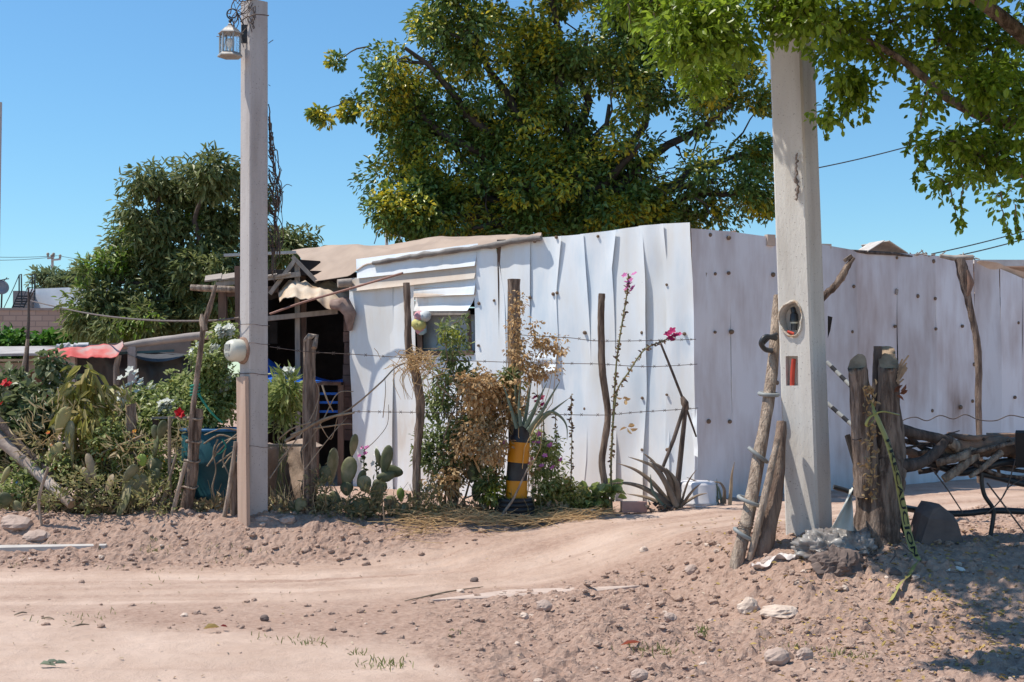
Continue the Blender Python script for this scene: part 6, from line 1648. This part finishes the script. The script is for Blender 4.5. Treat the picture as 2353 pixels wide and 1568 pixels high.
# fallen dead log on the hoses
Yd = Yc + .5
dl = thing("dead_log", "fallen dead log with cut limbs resting on black pipes at the right edge", "log", P(2250, 1040, Yd))
def dtube(pts, rs, nm, mt, cut=True, n=12, bump=.1):
    MB().tube([P(x, y, Yd + d) for x, y, d in pts], [px(r, Yd) for r in rs], n, bump, sub=8, cmi=1 if cut else None).build(nm, [mt, M_cut], dl)
M_deadlog = mat("dead_bark", (.36, .23, .16), (.17, .11, .085), 5, .95, .9, 24, (1, 1, 1), bdist=.02)
dtube([(2380, 1034, .1), (2320, 1028, .05), (2265, 1026, 0), (2220, 1030, 0), (2185, 1034, 0), (2160, 1032, .0)], [24, 23, 25, 24, 18, 12], "trunk", M_deadlog, True, 14, .12)
dtube([(2235, 1036, -.05), (2212, 1048, -.12), (2180, 1058, -.14), (2151, 1064, -.12)], [13, 10, 9, 8], "side_limb", M_bark_pale)
dtube([(2240, 1044, -.05), (2215, 1068, -.1), (2190, 1088, -.12), (2168, 1102, -.12)], [14, 11, 10, 9], "side_limb", M_bark_pale)
dtube([(2300, 1040, -.08), (2270, 1066, -.14), (2250, 1082, -.14), (2228, 1096, -.14)], [8, 6.5, 5.5, 5], "side_limb", M_bark_pale)
dtube([(2200, 1032, -.06), (2185, 1018, -.12), (2166, 1018, -.13), (2160, 1034, -.12)], [13, 12, 10, 7], "side_limb", M_bark_pale, True, 10, .2)
m = MB()
for k in range(12):
    a = P(R.uniform(2070, 2150), R.uniform(1000, 1050), Yd + R.uniform(-.1, .2)); m.tube([a, a + Vector((R.uniform(.1, .3), 0, R.uniform(-.06, .08)))], [.01, .004], 6, .1)
m.single("brushwood", M_bark_dark, "dark tangle of twigs between the cut trunk and the dead log", "twigs", P(2110, 1030, Yd))
MB().bar(P(2348, 992, Yd - .15), P(2350, 1072, Yd - .1), .09, .08).single("dark_block", M_dark, "dark square block on the end of the dead log at the right edge", "block", P(2349, 1066, Yd - .1))
MB().box(P(2300, 1008, Yd + .5), (.2, .1, .09), .2).single("dark_lump", M_hose_black, "dark rounded lump showing behind the dead log", "rubble", P(2300, 1010, Yd + .5))
def hose(label, pts, r, mt=M_hose_black, name="black_pipe", Y=Yd):
    W = [P(p[0], p[1], Y + (p[2] if len(p) > 2 else 0)) for p in pts]
    MB().tube(W, px(r, Y), 10, sub=6).single(name, mt, label, "pipe", W[0], "black pipes by the dead log")
PB = "loose branches of the wood pile by the dead log"
for i, (pts, r0, lab, mt) in enumerate((([(2075, 1012), (2130, 1022), (2200, 1002), (2262, 1010)], 6, "long dark branch lying over the limbs of the cut trunk", M_bark_dark), ([(2090, 1050), (2150, 1038), (2230, 1060), (2330, 1056)], 7, "grey branch running under the dead log to the right edge", M_bark),
    ([(2110, 1085), (2180, 1074), (2250, 1070), (2353, 1084), (2400, 1080)], 6, "dark branch on the lowest layer of the wood pile", M_bark_dark), ([(2180, 1000), (2240, 1008), (2310, 1000), (2400, 1006)], 7, "knotted branch along the top of the dead log", M_deadlog),
    ([(2230, 1062), (2290, 1090), (2353, 1100), (2400, 1120)], 5, "thin brown branch slanting down at the right edge", M_bark), ([(2130, 1000), (2160, 1050), (2150, 1090)], 4, "short broken branch hanging from the pile", M_bark_dark), ([(2078, 1035), (2150, 1052), (2240, 1030), (2300, 1046)], 9, "thick grey branch crossing the middle of the wood pile", M_deadlog), ([(2082, 990), (2120, 1030), (2190, 1050), (2260, 1090)], 7, "dark branch slanting down through the pile from the cut trunk", M_bark_dark), ([(2150, 1068), (2230, 1042), (2330, 1018)], 6, "brown branch rising to the right across the log", M_bark), ([(2100, 1062), (2180, 1052), (2290, 1074), (2380, 1062)], 8, "heavy dark branch low in the pile behind the stubs", M_bark_dark), ([(2320, 1010), (2290, 1050), (2300, 1100)], 4.5, "crooked twig hanging below the log end", M_bark))):
    W = [P(x, y, Yd + R.uniform(-.15, .25)) for x, y in pts]
    MB().tube(W, [px(r0 * (1 - .12 * k), Yd) for k in range(len(W))], 7, .22, sub=3).single("branch", mt, lab, "branch", W[0], PB)
hose("black pipe running level behind the boulder", [(2070, 1166, -.2), (2110, 1173), (2164, 1180), (2220, 1180), (2280, 1174), (2353, 1176), (2420, 1184)], 7.5)
hose("black pipe under the limbs of the dead log", [(2120, 1062), (2160, 1072), (2205, 1086), (2255, 1076), (2310, 1062), (2353, 1066), (2420, 1070)], 9)
hose("black pipe slanting down to the right edge", [(2240, 1086), (2280, 1094), (2320, 1104), (2353, 1112), (2420, 1120)], 8)
hose("black upright pipe joining the two level pipes", [(2256, 1086, -.05), (2256, 1110, -.05), (2263, 1140, -.05), (2282, 1170, -.05), (2281, 1200, -.05), (2274, 1240, -.05)], 5)
hose("black pipe lying on the ground at the right edge", [(2240, 1258, -.2), (2280, 1250, -.1), (2320, 1240, 0), (2353, 1234, .1), (2420, 1230, .1)], 7)
hose("black pipe emerging behind the thick pole near the ground", [(1915, 1119, .3), (1940, 1126, .3), (1965, 1134, .3), (2000, 1140, .4)], 6)
hose("black tube arching at the foot of the cut trunk", [(2068, 1180, -.4), (2078, 1215, -.4), (2092, 1240, -.4), (2110, 1260, -.45)], 7)
for pts, lab, r in (([(2137, 1072), (2175, 1122), (2212, 1178)], "thin taut wire from the dead log to the level pipe", 1.6), ([(2268, 1110), (2310, 1165), (2353, 1222), (2390, 1270)], "rusty rod slanting across the pipes", 2), ([(2335, 1050), (2318, 1110), (2306, 1140), (2280, 1170), (2262, 1184)], "loose bent wire hanging in front of the upright pipe", 1.5), ([(2353, 1100), (2318, 1120), (2300, 1150)], "short bent wire hooked near the right edge", 1.5)):
    W = [P(x, y, Yd - .12) for x, y in pts]; MB().tube(W, px(r, Yd), 5, sub=4).single("bent_wire", M_wire, lab, "wire", W[0])

# poles with dappled light painted on as bands, branch, boards behind the thick pole
for (a, b, lab) in (((1900, 832), (1955, 890), "upper slanting pole with painted dapples of light behind the thick pole"), ((1900, 926), (1966, 984), "lower slanting pole with painted bands of dappled light behind the thick pole")):
    W0, W1 = P(a[0], a[1], 10.6), P(b[0] + 20, b[1] + 18, 10.4)
    m = MB(); n = 7
    for k in range(n): m.tube([W0.lerp(W1, k / n), W0.lerp(W1, (k + 1) / n)], .017, 9, mi=(k + 1) % 2 if k < 5 else 0, cap=k in (0, n - 1))
    m.single("dappled_pole", [mat("shadow_dapple", (.04, .04, .045)), mat("light_dapple", (.42, .42, .40))], lab, "pole", W0)
stick("branch", "dark crooked branch sticking up behind the right side of the thick pole", "branch", [(1962, 592), (1948, 612), (1932, 640), (1915, 662), (1896, 678), (1880, 700)], 11.2, [4, 7, 9, 8.5, 8, 8], M_bark, None, .14, 9, 4, False)
MB().bar(P(1957, 588, 11.2), P(1940, 600, 11.2), .03, .03).single("branch_stub", M_bark_pale, "broken stub at the tip of the crooked branch by the thick pole", "branch", P(1948, 594, 11.2))
MB().hexa([P(1902, 726, 10.5), P(1913, 729, 10.5), P(1913, 729, 10.54), P(1902, 726, 10.54), P(1902, 778, 10.5), P(1908, 760, 10.5), P(1908, 760, 10.54), P(1902, 778, 10.54)]).single("dark_board", M_dark, "dark board edge showing behind the thick pole at mid height", "board", P(1905, 750, 10.5))
MB().bar(P(1947, 1000, Yc + .25), P(1968, 1072, Yc + .2), .03, .06, (0, 1, 0)).single("dark_plank", M_dark, "short dark plank leaning at the left side of the cut trunk", "plank", P(1968, 1072, Yc + .2))
m = MB()
def cloth(u, v):
    a = P(1958 - 4 * u, 1120 + 10 * u, Yc - .1); b = P(1908 + 52 * u, 1212 + 8 * u, Yc - .3 + .1 * u)
    return a.lerp(b, v) + Vector((0, -.04 * math.sin(u * 7 + v * 2), .0))
m.grid(cloth, 14, 14, True, 0, .006, (0, -1, 0)); m.single("pale_cloth", mat("greyish_cloth", (.58, .57, .51), (.46, .46, .42), 5, .8, .2), "pale cloth draped from the foot of the cut trunk to the ground", "cloth", G(1930, 1212))
# slim sapling post with a crossbar
sp_ = thing("sapling_post", "slim knotty tree post with a short crossbar against the stained wall", "post", B(2250, 15.0))
Yz = 14.6
MB().tube([P(2206, 594, Yz), P(2212, 630, Yz), P(2223, 681, Yz), P(2234, 730, Yz), P(2241, 765, Yz), P(2247, 810, Yz), P(2249, 860, Yz), P(2248, 930, Yz), P(2250, 1005, Yz), P(2252, 1110, Yz)], [.06, .065, .04, .036, .036, .042, .036, .036, .034, .036], 10, .14, sub=3).build("shaft", M_bark, sp_)
MB().tube([P(2222, 620, Yz - .05), P(2230, 650, Yz - .05), P(2224, 680, Yz - .03)], [.02, .045, .02], 8, .2).build("knob", mat("reddish_burl", (.25, .15, .11), (.15, .1, .08), 8), sp_)
MB().tube([P(2160, 588, Yz), P(2190, 594, Yz), P(2236, 592, Yz)], [.02, .03, .03], 8, .2).build("crossbar", M_timber_grey, sp_)

# ---------------------------------------------------------------- plastic bag, earth clod, boulder, stones
M_bag, nt, b = newmat("dirty_clear_plastic")
n = noise_tex(nt, 8, 5); r = ramp(nt, [(.35, (.20, .17, .155)), (.65, (.46, .44, .42))]); nt.links.new(n.outputs['Fac'], r.inputs[0]); nt.links.new(r.outputs[0], b.inputs['Base Color'])
b.inputs['Roughness'].default_value = .3; b.inputs['Alpha'].default_value = .68; b.inputs['Specular IOR Level'].default_value = .4
def blob(m, c, rx, ry, rz, seed, amp=.3, fr=2.2, nu=30, nv=16, crease=0):
    V = []
    for j in range(nv + 1):
        ph = -math.pi / 2 + math.pi * j / nv
        for i in range(nu):
            a = 2 * math.pi * i / nu
            x, y, z = math.cos(a) * math.cos(ph), math.sin(a) * math.cos(ph), math.sin(ph)
            f = 1 + amp * float(fbm(np.array(x * fr + seed * 3.1 + z), np.array(y * fr - z * fr * 1.3 + seed * 1.7), 4))
            if crease: f += crease * abs(float(vnoise(np.array(x * 4 + seed + z * 2), np.array(z * 5 + y * 2))))
            V.append(Vector(c) + Vector((x * rx * f, y * ry * f, z * rz * f)))
    m.raw(V, [(j * nu + i, j * nu + (i + 1) % nu, (j + 1) * nu + (i + 1) % nu, (j + 1) * nu + i) for j in range(nv) for i in range(nu)], crease == 0 or True)
    return m
g0 = G(1905, 1275)
m = MB()
blob(m, P(1890, 1262, g0.y), .17, .13, .10, 3, .5, 3.2, 60, 30, .6); blob(m, P(1962, 1255, g0.y - .02), .10, .09, .115, 8, .5, 3.2, 50, 28, .6); blob(m, P(1925, 1240, g0.y + .05), .12, .1, .06, 5, .6, 3, 36, 18, .35)
m.single("plastic_bag", M_bag, "crumpled dirty clear plastic bag lying at the foot of the thick pole", "plastic bag", g0)
def strip(u, v):
    g1 = G(1725 + 110 * u, 1312 - 26 * u + 5 * math.sin(u * 8)); return g1 + Vector((0, .09 * (v - .5) * (1.2 - u), .035 + .02 * math.sin(u * 14 + v * 5)))
m = MB(); m.grid(strip, 24, 4, True, 0, .004, (0, 0, 1)); m.single("plastic_strip", mat("whitish_plastic", (.66, .58, .54), (.52, .44, .4), 8, .4, .3, 20), "whitish twisted plastic strip trailing left of the dirty bag", "plastic", G(1780, 1305))
m = MB(); g1 = G(1930, 1330); blob(m, g1 + Vector((0, .1, .06)), .16, .12, .13, 12, .5, 2.6, 40, 20, .1)
m.ch[0] = (m.ch[0][0], m.ch[0][1], False, 0)
m.single("earth_clod", M_stone_dark, "big dark clod of rooty earth under the plastic bag", "clod", g1)
m = MB()
for k in range(60):
    a = P(R.uniform(1860, 2100), R.uniform(1255, 1350), g0.y - R.uniform(.05, .3)); a.z = max(a.z, gz(a.x, a.y) + .02); pts = [a]
    for j in range(4): pts.append(pts[-1] + Vector((R.uniform(-.07, .07), R.uniform(-.05, .02), R.uniform(-.05, .03))))
    m.tube(pts, [.005, .004, .004, .003, .002], 4, .1)
o = m.single("roots", M_twig_dark, "thin dark roots and fibres spread over the earth below the trunk", "roots", g1); o["kind"] = "stuff"
m = MB(); gb = G(2157, 1258)
hx = [(2098, 1262, -.02), (2216, 1262, -.02), (2216, 1255, .3), (2102, 1255, .3)]
base = [P(2100, 1266, gb.y), P(2218, 1262, gb.y), P(2214, 1250, gb.y + .25), P(2110, 1250, gb.y + .25)]; topv = [P(2122, 1186, gb.y + .02), P(2208, 1196, gb.y + .04), P(2170, 1160, gb.y + .2), P(2140, 1158, gb.y + .16)]
def wedge(u, v):
    a = base[0].lerp(base[1], u); c = topv[0].lerp(topv[1], u) if v < 2 else None
    return a
V = [P(2098, 1268, gb.y), P(2122, 1184, gb.y + .04), P(2140, 1160, gb.y + .12), P(2158, 1159, gb.y + .15), P(2192, 1182, gb.y + .12), P(2206, 1198, gb.y + .05), P(2218, 1266, gb.y)]
m = MB(); ctr = sum(V, Vector()) / len(V)
Vb = [v + Vector((0, .28, 0)) for v in V]
rings = []
for f, dy in ((.86, -.03), (1, .03), (1, .2), (.84, .3)):
    rings.append([ctr + (v - ctr) * f + Vector((R.uniform(-.016, .016), dy + R.uniform(-.02, .02), R.uniform(-.016, .016))) for v in V])
VV = [v for r_ in rings for v in r_]; k = len(V)
m.raw(VV, [(j * k + i, j * k + (i + 1) % k, (j + 1) * k + (i + 1) % k, (j + 1) * k + i)[::-1] for j in range(3) for i in range(k)])
m.ch.append((np.zeros((0, 3)), np.array([list(range(k))]), False, 0)); m.ch.append((np.zeros((0, 3)), np.array([[3 * k + i for i in reversed(range(k))]]), False, 0))
m.single("boulder", M_stone_dark, "dark wedge shaped boulder under the black level pipe", "boulder", gb)  # dark stone colour carries the shadow the boulder lies in

ICO = None
def rock_proto(seed):
    bpy_m = MB(); return blob(bpy_m, (0, 0, 0), 1, 1, .8, seed, .55, 1.6, 9, 6)
def rock(label, x, y, w, h, mt, seed, flatz=1.0, name="stone", dep=.8):
    g1 = G(x, y + h * .5); u = px(1, g1.y)
    m = MB(); blob(m, g1 + Vector((0, w * u * .4 * dep, h * u * .38)), w * u * .5, w * u * .5 * dep, h * u * .62 * flatz, seed, .42, 1.15, 18, 10)
    for c in m.ch: pass
    ch = m.ch[0]; m.ch[0] = (ch[0], ch[1], False, 0)
    return m.single(name, mt, label, "stone", g1)
rock("pale pinkish stone left of the flat slab stone", 1725, 1397, 50, 38, M_stone_pale, 1)
rock("flat pale slab stone lying right of the pinkish stone", 1800, 1410, 88, 34, M_stone_pale, 2, .8)
rock("small pale stone on the slope left of the leaning pole", 1481, 1264, 20, 14, M_stone_pale, 3)
rock("small dark stone on the road edge below the pot", 1090, 1334, 18, 12, M_stone_dark, 4)
rock("dark stone in the middle of the left road", 606, 1422, 22, 14, M_stone_dark, 5)
rock("reddish brown clod at the left end of the earth heap", 25, 1212, 90, 36, M_stone, 6)
rock("brown clod cluster beside the bent brown stick", 75, 1236, 60, 26, M_stone, 7)
rock("large rough clod near the bottom edge", 1790, 1515, 60, 34, M_stone, 8); rock("rough clod right of the large bottom clod", 1850, 1512, 44, 34, M_stone, 9)
rock("clod of earth beside the flat pale patch", 1250, 1395, 40, 26, M_stone, 10); rock("clod of earth below the leaning pole rings", 1770, 1292, 34, 20, M_stone, 11)
rock("rounded clod at the foot of the lantern pole", 597, 1196, 34, 14, M_stone, 12); rock("clod right of the lantern pole foot", 660, 1196, 36, 16, M_stone, 13)
rock("pale clod at mid right of the slope", 1590, 1310, 30, 20, M_stone, 14); rock("dark clod right below the bag", 2060, 1320, 34, 20, M_stone_dark, 15)
rock("grey stone among fallen leaves", 1985, 1440, 34, 18, M_stone, 16); rock("dark stone in the shade near the right edge", 2190, 1392, 30, 18, M_stone_dark, 17)
rock("brown clod left of the grass tuft at the bottom", 1470, 1555, 40, 22, M_stone, 18); rock("brown stone near the orange strip", 1540, 1420, 30, 18, M_stone, 19)
# flat pale slabs let into the ground
m = MB(); a, b2, c3, d3 = G(-60, 1272), G(242, 1266), G(246, 1261), G(-60, 1264)
for v in (a, b2, c3, d3): v.z += .035
m.slab([a, b2, c3, d3], (0, 0, 1), .12); m.single("kerb_slab", mat("pale_kerb", (.58, .53, .48), (.48, .43, .39), 5, .9, .2), "long flat pale concrete strip at the left road edge", "kerb", a)
m = MB(); a, b2, c3, d3 = G(985, 1386), G(1300, 1374), G(1475, 1352), G(1170, 1362)
for v in (a, b2, c3, d3): v.z += .02
m.slab([a, b2, c3, d3], (0, 0, 1), .1); m.single("buried_slab", mat("dusty_slab", (.55, .43, .36), (.47, .36, .30), 5, .95, .3), "flat pale buried slab among the clods in mid slope", "slab", a)

# ---------------------------------------------------------------- loose clods, leaves, straw, grass
protos = []
for s in range(7):
    q = rock_proto(20 + s).ch[0]; protos.append((q[0], q[1]))
m = MB(); cnt = 0
X = NR.uniform(-5.2, 4.6, 26000); Y = NR.uniform(6.3, 12.9, 26000)
rmk = rough_mask(X, Y)[0]
keep = NR.rand(26000) < np.clip(rmk * .4 * (0.6 + 1.6 * np.maximum(0, fbm(X * 1.1, Y * 1.1, 2))), .002, 1)
X, Y = X[keep], Y[keep]; Z = gfull(X, Y)
for x, y, z in zip(X, Y, Z):
    v, f = protos[R.randrange(7)]
    s = R.choice([.007, .009, .011, .014, .018, .022, .03]) * R.uniform(.7, 1.15) * (1.0 if y > 8 else .85)
    an = R.uniform(0, 6.28); ca, sa = math.cos(an), math.sin(an)
    vv = v * np.array([s * R.uniform(.8, 1.4), s, s * R.uniform(.6, .95)]); vv = np.stack([vv[:, 0] * ca - vv[:, 1] * sa, vv[:, 0] * sa + vv[:, 1] * ca, vv[:, 2]], 1)
    m.raw(vv + np.array([x, y, z + s * .25]), f, False, 0 if R.random() < .955 else 1)
o = m.build("loose_clods", [M_ground, M_stone_pale], None, (0, 9, 0)); pa = o.data.attributes.new("pale", "FLOAT", "POINT"); pa.data.foreach_set("value", np.full(len(o.data.vertices), .3, np.float32)); o["kind"] = "stuff"; o["label"] = "loose crumbly clods of dry earth scattered over the slope"; o["category"] = "clods"
def scatter_leaves(name, label, mt, n, xr, yr, L, dens, cat="leaves"):
    X = NR.uniform(*xr, n * 3); Y = NR.uniform(*yr, n * 3); k = NR.rand(n * 3) < dens(X, Y); X, Y = X[k][:n], Y[k][:n]; Z = gfull(X, Y) + .012
    m = MB(); d = unit(np.stack([NR.normal(size=len(X)), NR.normal(size=len(X)), NR.normal(size=len(X)) * .25], 1)); nm = unit(np.stack([NR.normal(size=len(X)) * .5, NR.normal(size=len(X)) * .5, np.ones(len(X))], 1))
    m.leaves(np.stack([X, Y, Z], 1), d, nm, L * NR.uniform(.5, 1.4, len(X)), L * .5, .2, 0, .15)
    o = m.build(name, mt, None, (float(np.mean(X)), float(np.mean(Y)), 0)); o["kind"] = "stuff"; o["label"] = label; o["category"] = cat
scatter_leaves("fallen_leaves", "small fallen yellow and brown leaves under the shade tree", leafmat("fallen_leaf", [(.34, .20, .08), (.46, .30, .09), (.52, .38, .12), (.24, .14, .08)], .1, .8), 1500, (.9, 4.2), (6.6, 11.5), .036, lambda x, y: np.exp(-((x - 2.9) / 1.0) ** 2) * (.35 + .65 * np.exp(-((y - 8.1) / 1.1) ** 2)))
scatter_leaves("loose_litter", "sparse pale chips and leaf bits on the road and slope", leafmat("litter_bits", [(.5, .36, .22), (.58, .48, .36), (.36, .24, .15)], .1, .9), 420, (-5, 3.5), (6.8, 12), .026, lambda x, y: np.full(len(x), .6), "litter")
m = MB()
for k in range(480):
    t_ = R.random(); x = -.95 + 1.75 * t_ + R.gauss(0, .1); y = 11.85 + .33 * t_ + R.gauss(0, .14)
    if R.random() < .25: x -= R.uniform(0, .6); y -= R.uniform(0, .3)
    z = gz(x, y) + abs(R.gauss(0, .03)) + .03; an = R.gauss(0, .5); l = R.uniform(.06, .2)
    d = Vector((math.cos(an) * l, math.sin(an) * l * .6, R.gauss(0, .03)))
    m.tube([Vector((x, y, z)) - d, Vector((x, y, z + R.uniform(-.01, .025))), Vector((x, y, z)) + d], [.002, .003, .002], 4, cap=False)
o = m.build("straw_heap", M_straw, None, (0, 11.9, .2)); o["kind"] = "stuff"; o["label"] = "golden dry straw strewn along the road edge below the shrubs"; o["category"] = "straw"
m = MB(); gl = []
for x, y, n, s in ((355, 1268, 60, 20), (375, 1272, 40, 26), (480, 1262, 26, 10), (350, 1245, 24, 5), (120, 1258, 20, 8), (715, 1478, 70, 26), (610, 1470, 30, 20), (885, 1528, 130, 28), (830, 1508, 50, 14), (1612, 1462, 70, 8), (1612, 1450, 40, 7), (1830, 1494, 60, 20), (1920, 1510, 120, 26), (1980, 1518, 80, 20), (1540, 1500, 100, 30), (1480, 1496, 60, 24), (1700, 1505, 60, 30), (1765, 1480, 40, 16), (1810, 1455, 40, 10), (200, 1420, 60, 50), (420, 1330, 40, 90), (30, 1300, 30, 30), (1050, 1460, 30, 30), (700, 1285, 40, 60), (560, 1285, 50, 60), (200, 1290, 30, 40)):
    for k in range(int(n * .42)):
        g1 = G(x + R.gauss(0, s), y + R.gauss(0, max(3, s * .22))); gl.append((g1, R.uniform(.02, .055)))
c = np.array([tuple(q[0]) for q in gl]); L = np.array([q[1] for q in gl])
m.leaves(c - np.array([0, 0, .005]), np.stack([NR.normal(size=len(c)) * .5, NR.normal(size=len(c)) * .5, np.ones(len(c))], 1), NR.normal(size=(len(c), 3)), L, .006, .1, 0, .3)
o = m.build("grass", leafmat("sparse_grass", [(.16, .20, .05), (.24, .27, .09), (.36, .33, .15)], .3, .6), None, (0, 9, 0)); o["kind"] = "stuff"; o["label"] = "sparse low grass tufts on the dusty road"; o["category"] = "grass"
# small litter
def small_leaf(label, x, y, s, cols, cat="leaf", name="fallen_leaf", n=1):
    g1 = G(x, y) + Vector((0, 0, .025)); m = MB()
    for k in range(n): m.leaves(np.array([tuple(g1 + Vector((R.uniform(-.02, .02) * n, R.uniform(-.02, .02), 0)))]), np.array([[1, R.uniform(-.6, .6), R.uniform(-.1, .35)]]), np.array([[R.uniform(-.4, .4), -.5, 1]]), s, s * (.18 if cat == 'plastic' else .45), .3, 0, .2)
    m.single(name, leafmat("litter_leaf", cols, .1, .7), label, cat, g1)
small_leaf("curled grey green leaf at the lower left corner", 90, 1538, .07, [(.22, .24, .16), (.30, .32, .22)], n=4)
small_leaf("yellow curled leaf lying on the road", 465, 1454, .1, [(.5, .3, .06), (.6, .45, .2)], n=1); small_leaf("small red leaf right of the yellow curled leaf", 506, 1449, .045, [(.3, .04, .03)])
small_leaf("white paper scrap at the right by the tape", 2175, 1322, .12, [(.7, .7, .68)], "paper", "paper_scrap", 2); small_leaf("orange leaf beside the white paper scrap", 2205, 1310, .06, [(.6, .2, .06)])
small_leaf("thin bent orange plastic strip on the slope", 1425, 1494, .14, [(.62, .2, .11)], "plastic", "plastic_scrap", 1); small_leaf("tiny yellow plastic piece on a dark scrap", 1505, 1430, .04, [(.6, .35, .03)], "plastic", "plastic_scrap")
small_leaf("rusty dry leaves caught at the foot of the thick pole", 1905, 1222, .09, [(.3, .14, .06), (.4, .24, .12)], "leaves", "dry_leaves", 14)
for x0, y0, x1, y1, lab in ((33, 1417, 62, 1413, "short dark twig at far left on the sandy road"), (95, 1425, 124, 1427, "short twig right of the dark twig on the road"), (160, 1448, 205, 1440, "thin pale twig lying on the pale sand"), (930, 1385, 1110, 1352, "long thin root lying across the wheel tracks")):
    a, b2 = G(x0, y0), G(x1, y1); MB().tube([a + Vector((0, 0, .01)), a.lerp(b2, .5) + Vector((0, .01, .018)), b2 + Vector((0, 0, .01))], [.004, .007, .003], 5, .2, sub=3).single("twig", M_twig, lab, "twig", a)
